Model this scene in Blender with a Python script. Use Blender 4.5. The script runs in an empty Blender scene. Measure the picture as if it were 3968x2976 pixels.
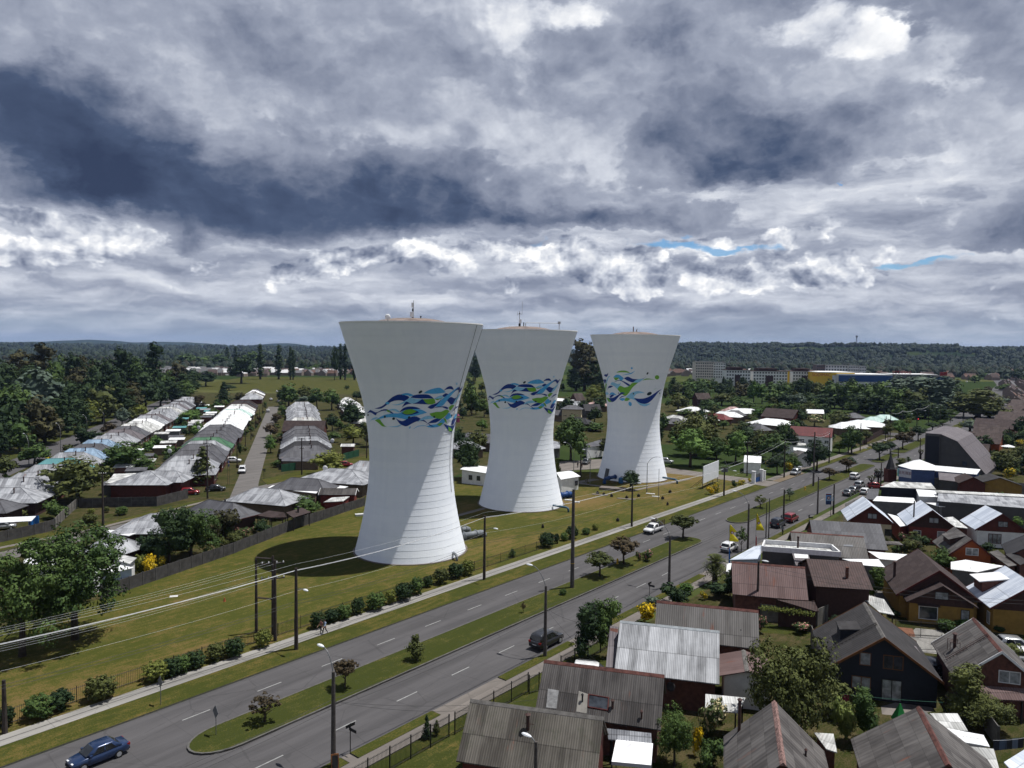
import bpy, math, random
import numpy as np
from mathutils import Vector, Matrix
from math import sin, cos, pi, radians as R, atan2, hypot

scene = bpy.context.scene
COL = scene.collection
RND = random.Random(7)

# ------------------------------------------------------------------ camera
FPX, CAM_H = 2866.0,33.0
_p, _r = math.atan((1488-1353)/FPX), R(.65)
_f = Vector((0, cos(_p),-sin(_p)))
_x = Vector((1,0,0))*cos(_r)+Vector((0, sin(_p), cos(_p)))*sin(_r)
_y = Vector((0, sin(_p), cos(_p)))*cos(_r)-Vector((1,0,0))*sin(_r)
cam_data = bpy.data.cameras.new("camera")
cam_data.sensor_width = 36
cam_data.lens = 36*FPX/3968
cam_data.clip_start, cam_data.clip_end = 1,40000
cam = bpy.data.objects.new("camera", cam_data)
COL.objects.link(cam)
cam.matrix_world = Matrix(((_x.x, _y.x, -_f.x, 0),(_x.y, _y.y, -_f.y, 0),(_x.z, _y.z, -_f.z, CAM_H),(0,0,0,1)))
scene.camera = cam

def ray(p):
 return _f+_x*((p[0]-1984)/FPX)+_y*((1488-p[1])/FPX)

def P(p, z=0.0):
 """survey point: where the sight line to a photo point meets height z (metres)"""
 d = ray(p)
 t = (z-CAM_H)/d.z
 return Vector((d.x*t, d.y*t, z))

def at(p, y):
 d = ray(p)
 return Vector((0,0, CAM_H))+d*(y/d.y)

def reg(x0, y0, s):
 return lambda x, y: (x0+x/s, y0+y/s)

R1, R2, R3, R4, R5 = [reg(a, 2200,2.138) for a in (0,900,1700,2500,3100)]
Z1, Z2, Z3, Z4, Z5, Z6, Z7, Z8 = [reg(a, b, 2.765) for a, b in
 ((0,1300),(0,1700),(700,1300),(700,1700),(1300,1150),(1300,1650),(2000,1150),(2000,1650))]
Y1, Y2, Y3, Y4, Y5 = [reg(a, b, 3.16) for a, b in ((2600,1300),(3268,1300),(2600,1750),(3268,1750),(3268,2150))]
D = reg(0,0,1/1.7939)
KL, KR = reg(0,0,1.106), reg(1968,0,1.106)

# ------------------------------------------------------------------ light
SUN_EL, SUN_AZ = 71., 73.0          # azimuth clockwise from +Y (view direction)
sd = Vector((sin(R(SUN_AZ))*cos(R(SUN_EL)), cos(R(SUN_AZ))*cos(R(SUN_EL)), sin(R(SUN_EL))))
sun_data = bpy.data.lights.new("sun", 'SUN')
sun_data.energy, sun_data.angle, sun_data.color = 5.0, R(.5),(1,.98,.945)
sun = bpy.data.objects.new("sun", sun_data)
COL.objects.link(sun)
sun.rotation_euler = sd.to_track_quat('Z','Y').to_euler()
vs = scene.view_settings
vs.view_transform, vs.look, vs.exposure, vs.gamma = 'Standard','None',.2,1
vs.use_curve_mapping = False
scene.cycles.use_denoising = True
scene.cycles.max_bounces = 5
scene.cycles.diffuse_bounces = 2
scene.cycles.glossy_bounces = 2
scene.cycles.transmission_bounces = 3
scene.cycles.transparent_max_bounces = 8
scene.cycles.volume_bounces = 0
scene.cycles.sample_clamp_indirect = 4

# ------------------------------------------------------------------ node helper
class Nd:
 """arithmetic on shader sockets"""
 def __init__(s, t, sock):
  s.t, s.s = t, sock

 def op(s, o, *a, clamp=False):
  n = s.t.nodes.new('ShaderNodeMath')
  n.operation, n.use_clamp = o, clamp
  for i, v in enumerate((s,)+a):
   if isinstance(v, Nd):
    s.t.links.new(v.s, n.inputs[i])
   else:
    n.inputs[i].default_value = v
  return Nd(s.t, n.outputs[0])

 def __add__(s, o): return s.op('ADD', o)
 def __sub__(s, o): return s.op('SUBTRACT', o)
 def __mul__(s, o): return s.op('MULTIPLY', o)
 def __truediv__(s, o): return s.op('DIVIDE', o)
 __radd__, __rmul__ = __add__, __mul__
 def __rsub__(s, o): return (s*-1.0)+o
 def max(s, o): return s.op('MAXIMUM', o)
 def min(s, o): return s.op('MINIMUM', o)
 def sat(s): return s.op('ADD',0.0, clamp=True)

 def step(s, a, b, lo=0., hi=1.):
  n = s.t.nodes.new('ShaderNodeMapRange')
  n.interpolation_type = 'SMOOTHSTEP'
  s.t.links.new(s.s, n.inputs[0])
  for i, v in enumerate((a, b, lo, hi)):
   n.inputs[i+1].default_value = v
  return Nd(s.t, n.outputs[0])

def vec(t, x, y, z):
 n = t.nodes.new('ShaderNodeCombineXYZ')
 for i, v in enumerate((x, y, z)):
  if isinstance(v, Nd):
   t.links.new(v.s, n.inputs[i])
  else:
   n.inputs[i].default_value = v
 return n.outputs[0]

def noi(t, v, scale, detail=4, rough=.55, lac=2., typ='FBM', dist=0.):
 n = t.nodes.new('ShaderNodeTexNoise')
 n.noise_type = typ
 if v is not None:
  t.links.new(v, n.inputs['Vector'])
 for k, x in (('Scale', scale),('Detail', detail),('Roughness', rough),('Lacunarity', lac),('Distortion', dist)):
  n.inputs[k].default_value = x
 return Nd(t, n.outputs[0])

def ramp(t, f, stops):
 n = t.nodes.new('ShaderNodeValToRGB')
 t.links.new(f.s, n.inputs[0])
 e = n.color_ramp.elements
 while len(e) < len(stops):
  e.new(.5)
 for i, (q, c) in enumerate(stops):
  e[i].position = q
  e[i].color = (*c, 1)
 return n.outputs[0]

def lin(*c):
 return tuple((v/255/12.92 if v < 10.3 else ((v/255+.055)/1.055) ** 2.4) for v in c)

# ------------------------------------------------------------------ sky
def build_sky():
 w = bpy.data.worlds.new("World")
 scene.world = w
 w.use_nodes = True
 t = w.node_tree
 t.nodes.clear()
 tc = t.nodes.new('ShaderNodeTexCoord')
 sp = t.nodes.new('ShaderNodeSeparateXYZ')
 t.links.new(tc.outputs['Generated'], sp.inputs[0])
 X, Y, Z = (Nd(t, o) for o in sp.outputs)
 az = X.op('ARCTAN2', Y)
 el = Z.op('ARCSINE')
 # cloud deck seen from below: plan coordinates flatten towards the horizon
 dz = Z.max(0.0)+.10
 pl = vec(t, X/dz, Y/dz, 0.)
 sph = vec(t, az, el*1.5,0.)
 # domain warp
 w1 = noi(t, sph, 5.5,9,.62)-.5
 w2 = noi(t, vec(t, az+3.7, el*1.8,1.3),6.5,9,.62)-.5
 fade = el.step(0.0,.22,.25,1.)
 A = az+w1*fade*.24
 Ev = el+w2*fade*.12

 def ang(p):
  d = ray(p).normalized()
  return atan2(d.x, d.y), math.asin(d.z)

 def blob(p, sx, up, dn, a, soft=True):
  """cloud lump: sx, up, dn are angular sizes in photo pixels"""
  a0, e0 = ang(p)
  f = FPX
  dx = (A-a0)*(f/sx)
  dy = Ev-e0
  dy = (dy.max(0.)*(f/up))-(dy.min(0.)*(f/dn))
  g = (dx*dx+dy*dy)*-1.
  return g.op('EXPONENT')*a if not isinstance(g, float) else None

 def total(lst):
  s = None
  for b in lst:
   q = blob(*b)
   s = q if s is None else s+q
  return s

 dark = total([
  (KL(1150,930),620,260,95,.62),(KL(1900,930),600,190,75,.50),(KL(500,830),330,120,70,.40),
  (KL(330,620),420,230,85,.52),(KL(-150,520),420,240,80,.50),(KL(700,420),420,160,120,.26),
  (KL(760,1060),130,60,40,.38),(KL(1150,1030),210,60,40,.35),(KL(1250,180),350,160,120,.16),
  (KL(1800,650),400,140,130,.26),
  (KR(930,760),480,330,55,.50),(KR(1350,620),420,200,90,.36),(KR(700,160),330,190,150,.42),
  (KR(300,960),330,70,50,.28),(KR(780,950),420,60,45,.34),(KR(2250,960),260,190,120,.52),
  (KR(2150,120),260,220,160,.22),(KR(1750,30),260,70,50,.25),(KR(1700,300),120,110,100,.16),
  (KL(330,1210),330,35,45,.22),(KL(700,1330),420,30,22,.17),(KL(1450,1240),420,30,22,.18),
  (KL(200,1180),200,50,40,.10),
  (KR(600,1285),620,20,16,.17),(KR(1500,1370),900,40,40,.10),(KR(2000,1080),330,60,30,.18),
 ])
 light = total([
  (KL(2150,90),150,130,170,.36),(KR(280,30),150,60,60,.44),(KR(100,400),160,240,240,.16),
  (KR(1540,130),130,60,60,.50),(KR(1400,260),260,140,110,.18),(KR(1240,70),110,80,80,.30),
  (KR(1900,300),110,180,150,.34),(KL(1600,240),150,50,50,.16),
  (KL(500,960),330,60,60,.26),(KL(120,960),330,110,130,.22),(KL(500,1080),260,60,50,.16),
  (KL(1700,1090),420,75,90,.30),(KL(1350,1180),260,60,50,.14),(KL(1700,1300),140,40,40,.18),
  (KR(330,1150),260,90,80,.38),(KR(900,1200),380,80,70,.34),(KR(1400,1200),190,80,80,.32),
  (KR(1600,830),260,130,130,.20),(KR(1200,900),170,80,80,.20),(KR(300,740),160,110,90,.20),
  (KR(900,1030),420,40,40,.20),(KR(2100,1350),200,40,40,.20),(KL(100,1310),300,30,30,.22),
  (KR(2000,700),220,120,120,.10),(KL(1050,1370),150,22,22,.16),(KL(1330,1310),240,26,22,.18),
 ])
 # billows: lit tops, grey undersides, from a height difference of the same field
 def cauli(ox, oy):
  n = t.nodes.new('ShaderNodeTexVoronoi')
  n.voronoi_dimensions = '2D'
  t.links.new(vec(t, az+w1*.05+ox, el*1.35+w2*.05+oy, 0.), n.inputs['Vector'])
  for k, x in (('Scale',15),('Detail',3.),('Roughness',.5),('Lacunarity',2.3)):
   n.inputs[k].default_value = x
  return Nd(t, n.outputs['Distance'])
 wv = vec(t, az+w1*.10, el*1.6+w2*.10,0.)
 bill = cauli(.004,.018)-cauli(0., 0.)
 s1 = vec(t, az+w1*.16, el*1.25+w2*.16,0.)
 s2 = vec(t, az+w1*.16+.012, el*1.25+w2*.16+.05,0.)
 soft = noi(t, s1,5.0,7,.52)-noi(t, s2,5.0,7,.52)
 l1 = vec(t, az*.8+w1*.12, el*3.0+w2*.16,2.)
 l2 = vec(t, az*.8+w1*.12+.006, el*3.0+w2*.16+.045,2.)
 layer_n = noi(t, l1,8.5,8,.56)-noi(t, l2,8.5,8,.56)
 wp = vec(t, X/dz+w1*.4, Y/dz+w2*.4,0.)
 big = noi(t, wp, .95,6,.50)-.5
 low = el.step(.05,.20,1., 0.)
 strat = noi(t, vec(t, az*1.0, el*9.0,0.),7,7,.55)-.5
 lowband = el.step(.01,.14,1., 0.)
 fine = noi(t, wv, 30,6,.62)-.5
 edgen = noi(t, vec(t, az+w1*.07, el*1.5+w2*.07,5.),11,9,.60)-.5
 rag = edgen*.75+(.32-cauli(.5,.3))*.40

 def layer(prev, mask, amp, thr, soft_, core, lit, shade, det):
  """cloud sheet in front of prev: bright thin edge, darker thick core"""
  f = mask+rag*amp
  al = f.step(thr, thr+soft_)
  T = f.step(thr, thr+core)
  Lc = (1.-T)*(lit-shade)+shade+det
  return prev*(1.-al)+Lc*al
 behind = Y.step(-.25,.2,-.02,0.)  # unseen sky behind the camera, dimmed a touch to set the ambient light
 # pale layered distance
 L = .63+strat*.30+layer_n*.95-el.step(.0,.10,.05,0.)
 # cumulus heads low over the horizon
 lowlight = light*el.step(.20,.30,1., 0.)
 L = layer(L, lowlight+el.step(.03,.08,0., .15)*el.step(.13,.19,1., 0.),.85,.12,.10,.60,.74,.90, bill*.66+layer_n*.70-.05)
 # general grey deck
 deck = (Ev-.185).op('MULTIPLY',5.0)
 L = layer(L, deck, .45,.0,.10,.9,.67,.53, big*.40+soft*.80+bill*.10+fine*.07)
 # sunlit towers in the deck
 hi = light*el.step(.20,.30,0., 1.)
 L = layer(L, hi, .30,.10,.26,.40,.72,.93, soft*.45+bill*.16-.02)
 # heavy dark bases
 L = layer(L, dark, .46,.15,.10,.66,.54,.10, soft*.90+big*.34+fine*.05)
 L = L+behind+el.step(.45,.9,0., -.20)  # sky above the frame is darkened to hold down the ambient light
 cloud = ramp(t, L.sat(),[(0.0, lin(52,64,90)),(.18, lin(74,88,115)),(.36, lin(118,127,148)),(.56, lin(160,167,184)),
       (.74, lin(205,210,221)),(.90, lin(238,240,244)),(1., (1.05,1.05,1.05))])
 # gaps of clear sky
 gap = total([(KR(630,1058),190,30,28,1.),(KR(1010,1062),170,24,22,.9),(KR(150,1050),100,22,22,.8),(KR(690,995),50,24,18,.7),
    (KR(1760,1140),230,18,18,1.),(KR(1495,757),26,14,12,.9),(KR(1090,1190),70,20,18,.45),
    (KR(1470,1085),60,12,12,.6)])
 gn = noi(t, l1,16,9,.62)-.5
 gapm = (gap*1.1+rag*1.3).step(.40,.85)*.9
 thin = el.step(.0,.07,.9,0.)       # pale blue distance under the cloud deck
 sky = t.nodes.new('ShaderNodeTexSky')
 sky.sky_type, sky.sun_disc = 'NISHITA', False
 sky.sun_elevation, sky.sun_rotation = R(SUN_EL), R(SUN_AZ)
 sky.air_density, sky.dust_density, sky.ozone_density = 1.3,.6,2.5
 b_sky, b_cl = t.nodes.new('ShaderNodeBackground'), t.nodes.new('ShaderNodeBackground')
 b_sky.inputs[1].default_value = .10
 tint = t.nodes.new('ShaderNodeMix')
 tint.data_type, tint.blend_type = 'RGBA','MULTIPLY'
 tint.inputs[0].default_value = 1.
 t.links.new(sky.outputs[0], tint.inputs[6])
 tint.inputs[7].default_value = (.42,.68,1., 1)
 t.links.new(tint.outputs[2], b_sky.inputs[0])
 air = t.nodes.new('ShaderNodeMix')
 air.data_type = 'RGBA'
 t.links.new((thin*(.85-strat*1.3-light*.6).sat()).sat().s, air.inputs[0])
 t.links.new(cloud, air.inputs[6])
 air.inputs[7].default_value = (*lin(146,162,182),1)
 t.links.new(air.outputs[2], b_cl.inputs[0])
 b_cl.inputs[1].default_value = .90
 mx = t.nodes.new('ShaderNodeMixShader')
 fac = gapm
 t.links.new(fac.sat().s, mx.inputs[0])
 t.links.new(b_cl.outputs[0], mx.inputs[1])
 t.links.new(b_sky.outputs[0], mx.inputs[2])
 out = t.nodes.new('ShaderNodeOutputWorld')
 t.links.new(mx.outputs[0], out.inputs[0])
 w.cycles.sampling_method = 'MANUAL'
 w.cycles.sample_map_resolution = 512

build_sky()

# ------------------------------------------------------------------ mesh helpers
class MB:
 """collects faces of ONE mesh object"""
 def __init__(s):
  s.v, s.f, s.m = [],[],[]

 def poly(s, pts, mi=0):
  b = len(s.v)
  s.v += [tuple(p) for p in pts]
  s.f.append(tuple(range(b, b+len(pts))))
  s.m.append(mi)

 def box(s, x0, x1, y0, y1, z0, z1, mi=0, rz=0., c=(0,0,0)):
  b = len(s.v)
  ca, sa = cos(rz), sin(rz)
  for z in (z0, z1):
   for x, y in ((x0, y0),(x1, y0),(x1, y1),(x0, y1)):
    s.v.append((c[0]+x*ca-y*sa, c[1]+x*sa+y*ca, c[2]+z))
  for q in ((3,2,1,0),(4,5,6,7),(0,1,5,4),(1,2,6,5),(2,3,7,6),(3,0,4,7)):
   s.f.append(tuple(b+i for i in q))
   s.m.append(mi)

 def loft(s, rings, mi=0, cap=True, closed=True):
  """rings: lists of the same number of points"""
  b, n = len(s.v), len(rings[0])
  for r in rings:
   s.v += [tuple(p) for p in r]
  for k in range(len(rings)-1):
   for i in range(n if closed else n-1):
    j = (i+1) % n
    s.f.append((b+k*n+i, b+k*n+j, b+(k+1)*n+j, b+(k+1)*n+i))
    s.m.append(mi)
  if cap:
   s.f.append(tuple(b+i for i in reversed(range(n))))
   s.f.append(tuple(b+(len(rings)-1)*n+i for i in range(n)))
   s.m += [mi, mi]

 def tube(s, pts, r, n=6, mi=0, cap=True):
  pts = [Vector(p) for p in pts]
  rs = r if isinstance(r, (list, tuple)) else [r]*len(pts)
  rings = []
  for i, p in enumerate(pts):
   d = (pts[min(i+1, len(pts)-1)]-pts[max(i-1,0)]).normalized()
   a = Vector((0,0,1)) if abs(d.z) < .9 else Vector((1,0,0))
   u = d.cross(a).normalized()
   w = d.cross(u)
   rings.append([p+(u*cos(2*pi*k/n)-w*sin(2*pi*k/n))*rs[i] for k in range(n)])
  s.loft(rings, mi, cap)

 def lathe(s, prof, n=24, c=(0,0,0), mi=0, cap=True):
  s.loft([[(c[0]+r*cos(2*pi*k/n), c[1]+r*sin(2*pi*k/n), c[2]+z) for k in range(n)] for r, z in prof], mi, cap)

 def prism(s, pts, z0, z1, mi=0):
  """vertical prism over a ground polygon"""
  a = sum(pts[i][0]*pts[(i+1) % len(pts)][1]-pts[(i+1) % len(pts)][0]*pts[i][1] for i in range(len(pts)))
  if a < 0:
   pts = pts[::-1]
  s.loft([[(p[0], p[1], z0) for p in pts],[(p[0], p[1], z1) for p in pts]], mi)

 def slabx(s, prof, x0, x1, mi=0):
  """profile of (y, z) points swept along x"""
  s.loft([[(x0, y, z) for y, z in prof],[(x1, y, z) for y, z in prof]], mi)

 def ell(s, c, r, n=10, m=6, mi=0, rz=0., jit=0., rnd=None):
  rings = []
  ca, sa = cos(rz), sin(rz)
  for j in range(1, m):
   t = pi*j/m
   ring = []
   for k in range(n):
    q = 1+(rnd.uniform(-jit, jit) if rnd else 0)
    x, y = r[0]*sin(t)*cos(2*pi*k/n)*q, r[1]*sin(t)*sin(2*pi*k/n)*q
    ring.append((c[0]+x*ca-y*sa, c[1]+x*sa+y*ca, c[2]-r[2]*cos(t)*q))
   rings.append(ring)
  s.loft(rings, mi)

 def mesh(s, name, mats, smooth=False):
  me = bpy.data.meshes.new(name)
  me.from_pydata(s.v, [], s.f)
  for m in (mats if isinstance(mats, (list, tuple)) else [mats]):
   me.materials.append(m)
  me.polygons.foreach_set('material_index', s.m)
  if smooth:
   me.polygons.foreach_set('use_smooth',[True]*len(s.f))
  me.update()
  return me

 def obj(s, name, mats, parent=None, smooth=False, loc=None, rz=0.):
  return link(name, s.mesh(name, mats, smooth), parent, loc, rz)

def link(name, data, parent=None, loc=None, rz=0.):
 o = bpy.data.objects.new(name, data)
 COL.objects.link(o)
 o.parent = parent
 if loc is not None:
  o.location = loc
 o.rotation_euler = (0,0, rz)
 return o

def tag(o, label=None, cat=None, group=None, kind=None):
 for k, v in (('label', label),('category', cat),('group', group),('kind', kind)):
  if v:
   o[k] = v
 return o

def thing(name, label, cat, loc=(0,0,0), rz=0., group=None, scale=None):
 o = link(name, None, None, loc, rz)
 o.empty_display_size = .5
 if scale:
  o.scale = scale
 return tag(o, label, cat, group)

def copy_thing(root, loc, rz=0., scale=None, label=None, group=None):
 """a thing with copies of its parts and sub-parts"""
 r = root.copy()
 COL.objects.link(r)
 r.location, r.rotation_euler = loc, (0,0, rz)
 if scale:
  r.scale = scale
 for k, v in (('label', label),('group', group)):
  if v:
   r[k] = v
 for ch in root.children:
  c = ch.copy()
  COL.objects.link(c)
  c.parent = r
  for g in ch.children:
   d = g.copy()
   COL.objects.link(d)
   d.parent = c
 return r

def az2rz(az):
 """object x axis along compass azimuth az (degrees)"""
 return R(90-az)

ORD = ['first','second','third','fourth','fifth','sixth','seventh','eighth','ninth','tenth','eleventh','twelfth','thirteenth',
 'fourteenth','fifteenth','sixteenth','seventeenth','eighteenth','nineteenth','twentieth']+['%dth' % i for i in range(21,60)]

# ------------------------------------------------------------------ materials
def new_mat(name):
 m = bpy.data.materials.new(name)
 m.use_nodes = True
 t = m.node_tree
 return m, t, t.nodes['Principled BSDF']

def coords(t, which='Object'):
 return t.nodes.new('ShaderNodeTexCoord').outputs[which]

def mapped(t, v, sc=(1,1,1), rot=(0,0,0)):
 n = t.nodes.new('ShaderNodeMapping')
 t.links.new(v, n.inputs[0])
 n.inputs['Scale'].default_value = sc
 n.inputs['Rotation'].default_value = rot
 return n.outputs[0]

def mixc(t, f, a, b):
 n = t.nodes.new('ShaderNodeMix')
 n.data_type = 'RGBA'
 for i, v in ((0, f),(6, a),(7, b)):
  if isinstance(v, Nd):
   t.links.new(v.s, n.inputs[i])
  elif isinstance(v, (tuple, float, int)):
   n.inputs[i].default_value = (*v, 1) if isinstance(v, tuple) else v
  else:
   t.links.new(v, n.inputs[i])
 return n.outputs[2]

def bump(t, b, h, strength=.4, dist=.05):
 n = t.nodes.new('ShaderNodeBump')
 n.inputs['Strength'].default_value, n.inputs['Distance'].default_value = strength, dist
 t.links.new(h.s, n.inputs['Height'])
 t.links.new(n.outputs[0], b.inputs['Normal'])

ALB = .65        # surfaces were sampled from the sunlit photo; this brings them back to reflectances

def alb(c):
 return tuple(x*ALB for x in c) if max(c) < .42 else c

def mul3(c, k):
 return tuple(min(1., x*k) for x in c)

def plain(name, c, rough=.7, var=.25, scale=3., metal=0., bmp=0., spec=.3):
 """base colour with blotchy wear"""
 m, t, b = new_mat(name)
 c = alb(c)
 o = coords(t)
 n1, n2 = noi(t, o, scale, 5,.6), noi(t, o, scale*9,3,.6)
 f = (n1*.7+n2*.3).step(.3,.7)
 t.links.new(mixc(t, f, mul3(c, 1-var), mul3(c, 1+var)), b.inputs['Base Color'])
 b.inputs['Roughness'].default_value, b.inputs['Metallic'].default_value = rough, metal
 b.inputs['Specular IOR Level'].default_value = spec
 if bmp:
  bump(t, b, n2, bmp, .03)
 return m

def roofing(name, c, c2, amount=.5, period=.18, rust=0., rough=.65, sheet=1.8, stripes=.25, moss=None):
 """corrugated sheets: ribs run down the slope, sheets lap, dirt streaks down the slope"""
 m, t, b = new_mat(name)
 c, c2 = alb(c), alb(c2)
 tc = t.nodes.new('ShaderNodeTexCoord')
 sx, sn = t.nodes.new('ShaderNodeSeparateXYZ'), t.nodes.new('ShaderNodeSeparateXYZ')
 t.links.new(tc.outputs['Object'], sx.inputs[0])
 t.links.new(tc.outputs['Normal'], sn.inputs[0])
 x, y, z = (Nd(t, q) for q in sx.outputs)
 nx, ny = Nd(t, sn.outputs[0]).op('ABSOLUTE'), Nd(t, sn.outputs[1]).op('ABSOLUTE')
 side = nx.op('GREATER_THAN', ny)
 a = x*(1.-side)+y*side          # across the ribs
 d = y*(1.-side)+x*side          # down the slope
 wave = (a*(2*pi/period)).op('SINE')*.5+.5
 oi = t.nodes.new('ShaderNodeObjectInfo')
 rn = Nd(t, oi.outputs['Random'])*37.
 st = noi(t, vec(t, a*3.2, d*.35, rn),1., 6,.62)
 bl = noi(t, vec(t, a*.5, d*.5, rn),1., 5,.6)
 # single sheets keep their own tone
 wn = t.nodes.new('ShaderNodeTexWhiteNoise')
 wn.noise_dimensions = '3D'
 t.links.new(vec(t, (a/.9).op('FLOOR'),(d/sheet).op('FLOOR'), rn), wn.inputs[0])
 sh = Nd(t, wn.outputs[0])
 f = (st*.55+bl*.45+(sh-.5)*.22).step(.5-amount*.30,.5+amount*.34)
 col = mixc(t, f, c, c2)
 if moss:
  col = mixc(t, (noi(t, vec(t, a*.8, d*.8, rn+5.),1., 6,.7)).step(.52,.72)*.6, col, moss)
 if rust:
  rf = (noi(t, vec(t, a*1.2, d*.3, rn+9.),1., 7,.7)).step(.62-rust*.12,.74)*.8
  col = mixc(t, rf, col, (.17,.06,.035))
 lap = ((d/sheet).op('FRACT')-.5).op('ABSOLUTE').step(.475,.5)*.45
 g = 1.-(lap+(1.-wave)*stripes).sat()
 dk = t.nodes.new('ShaderNodeMix')
 dk.data_type, dk.blend_type = 'RGBA','MULTIPLY'
 dk.inputs[0].default_value = 1.
 t.links.new(col, dk.inputs[6])
 t.links.new(vec(t, g, g, g), dk.inputs[7])
 t.links.new(dk.outputs[2], b.inputs['Base Color'])
 b.inputs['Roughness'].default_value = rough
 b.inputs['Specular IOR Level'].default_value = .3
 bump(t, b, wave, .6,.04)
 return m

def foliage(name, c, c2, flower=None, amount=.12):
 """leaf tones vary from leaf to leaf and from bough to bough"""
 m, t, b = new_mat(name)
 c, c2 = mul3(c, 1.30), mul3(c2,1.30)
 g = t.nodes.new('ShaderNodeNewGeometry')
 oi = t.nodes.new('ShaderNodeObjectInfo')
 rnd = Nd(t, g.outputs['Random Per Island'])
 o = Nd(t, oi.outputs['Random'])
 n = noi(t, coords(t),.55,3,.6)
 f = (rnd*.55+n*.55+(o-.5)*.35).step(.15,.95)
 col = mixc(t, f, c, c2)
 if flower:
  wn = t.nodes.new('ShaderNodeTexWhiteNoise')
  wn.noise_dimensions = '1D'
  t.links.new((rnd*977.).s, wn.inputs['W'])
  ff = (Nd(t, wn.outputs[0])+(noi(t, coords(t),.9,3)-.5)*.9).op('LESS_THAN', amount)
  col = mixc(t, ff, col, flower)
 t.links.new(col, b.inputs['Base Color'])
 b.inputs['Roughness'].default_value = .75
 b.inputs['Specular IOR Level'].default_value = .15
 return m

def grass_mat(name, a, b_, c, scale=.11, dry=.5, spots=()):
 """mown grass: green with worn straw-coloured patches and mowing streaks along the road"""
 m, t, b = new_mat(name)
 a, b_, c = [(x[0]*.90*ALB, x[1]*.84*ALB, x[2]*.68*ALB) for x in (a, b_, c)]
 o = coords(t)
 big = noi(t, mapped(t, o, (1,1.4,1),(0,0, R(50))), scale, 6,.62)
 mid = noi(t, o, .9,4,.6)
 st = noi(t, mapped(t, o, (.25,1.6,1),(0,0, R(50.4))),.9,5,.65)
 fine = noi(t, o, 7., 3,.7)
 f = (big*.56+st*.58+mid*.42+(fine-.5)*.8-.275)
 if spots:
  sp = t.nodes.new('ShaderNodeSeparateXYZ')
  t.links.new(o, sp.inputs[0])
  X, Y = Nd(t, sp.outputs[0]), Nd(t, sp.outputs[1])
  for cx, cy, rx, ry, k in spots:
   dx, dy = (X-cx)*(1/rx),(Y-cy)*(1/ry)
   f = f+((dx*dx+dy*dy)*-1.).op('EXPONENT')*k
 t.links.new(ramp(t, f, [(0., a),(.60-dry*.25, a),(.66-dry*.2, b_),(.80-dry*.12, c),(1., c)]), b.inputs['Base Color'])
 b.inputs['Roughness'].default_value = .95
 b.inputs['Specular IOR Level'].default_value = .05
 bump(t, b, fine+mid, .5,.12)
 return m

def asphalt_mat(name, c, joints=0.):
 m, t, b = new_mat(name)
 c = alb(c)
 o = coords(t)                     # object x axis runs along the road
 n1 = noi(t, mapped(t, o, (.25,1.2,1)),.35,6,.62)
 n2 = noi(t, mapped(t, o, (.03,1., 1)),.9,4,.6)
 n3 = noi(t, o, 14., 2,.7)
 v = t.nodes.new('ShaderNodeTexVoronoi')
 v.feature = 'DISTANCE_TO_EDGE'
 t.links.new(mapped(t, o, (.16,.22,1)), v.inputs[0])
 v.inputs['Scale'].default_value = 1.
 v.inputs['Randomness'].default_value = 1.
 cr = (Nd(t, v.outputs[0])+(noi(t, o, 1.2,5)-.5)*.05).step(.004,.012,1., 0.)*.35
 f = (n1*.55+n2*.55+n3*.26-.17).step(.28,.72)
 col = mixc(t, f, mul3(c, .72), mul3(c, 1.26))
 s = t.nodes.new('ShaderNodeSeparateXYZ')
 t.links.new(o, s.inputs[0])
 jt = ((Nd(t, s.outputs[0])/4.5).op('FRACT')-.5).op('ABSOLUTE').step(.488,.5)*joints
 col = mixc(t, cr.max(jt), col, mul3(c, .45))
 t.links.new(col, b.inputs['Base Color'])
 b.inputs['Roughness'].default_value = .85
 b.inputs['Specular IOR Level'].default_value = .25
 return m

# ------------------------------------------------------------------ ground, roads
RA = 39.6                                  # azimuth of the avenue
RU = Vector((sin(R(RA)), cos(R(RA)),0))
RN = Vector((-cos(R(RA)), sin(R(RA)),0))

def UV(s, v, z=0.):
 return RU*s+RN*v+Vector((0,0, z))

GRASS_DRY = grass_mat('meadow_grass',(.080,.098,.024),(.118,.122,.034),(.215,.160,.075),.085,.55,[(208,24,15,11,.26),(222,14,12,8,.16),(172,18,11,7,.24),(196,8,16,5,.14),(62,4,26,3,.16),(40,12,18,6,.10),(128,8,14,4,.10),(150,30,8,6,.12)])
GRASS_GREEN = grass_mat('median_grass',(.060,.078,.022),(.090,.102,.032),(.175,.145,.055),.12,.30)
GRASS_VERGE = grass_mat('verge_grass',(.066,.084,.022),(.105,.110,.032),(.19,.15,.06),.15,.5)
YARD = grass_mat('yard_soil',(.045,.060,.018),(.085,.080,.040),(.14,.115,.075),.16,.6)
ASPHALT = asphalt_mat('worn_asphalt',(.101,.096,.098),.35)
ASPHALT_SIDE = asphalt_mat('side_street_concrete',(.165,.152,.142),.4)
WALK = asphalt_mat('pavement_slabs',(.34,.325,.30),.6)
WALK_DULL = asphalt_mat('dull_pavement',(.21,.185,.165),.5)
KERB = plain('kerb_concrete',(.13,.125,.115),.9,.3)
PAINT_ROAD = plain('road_paint',(.34,.34,.33),.7,.25,2.)

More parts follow.
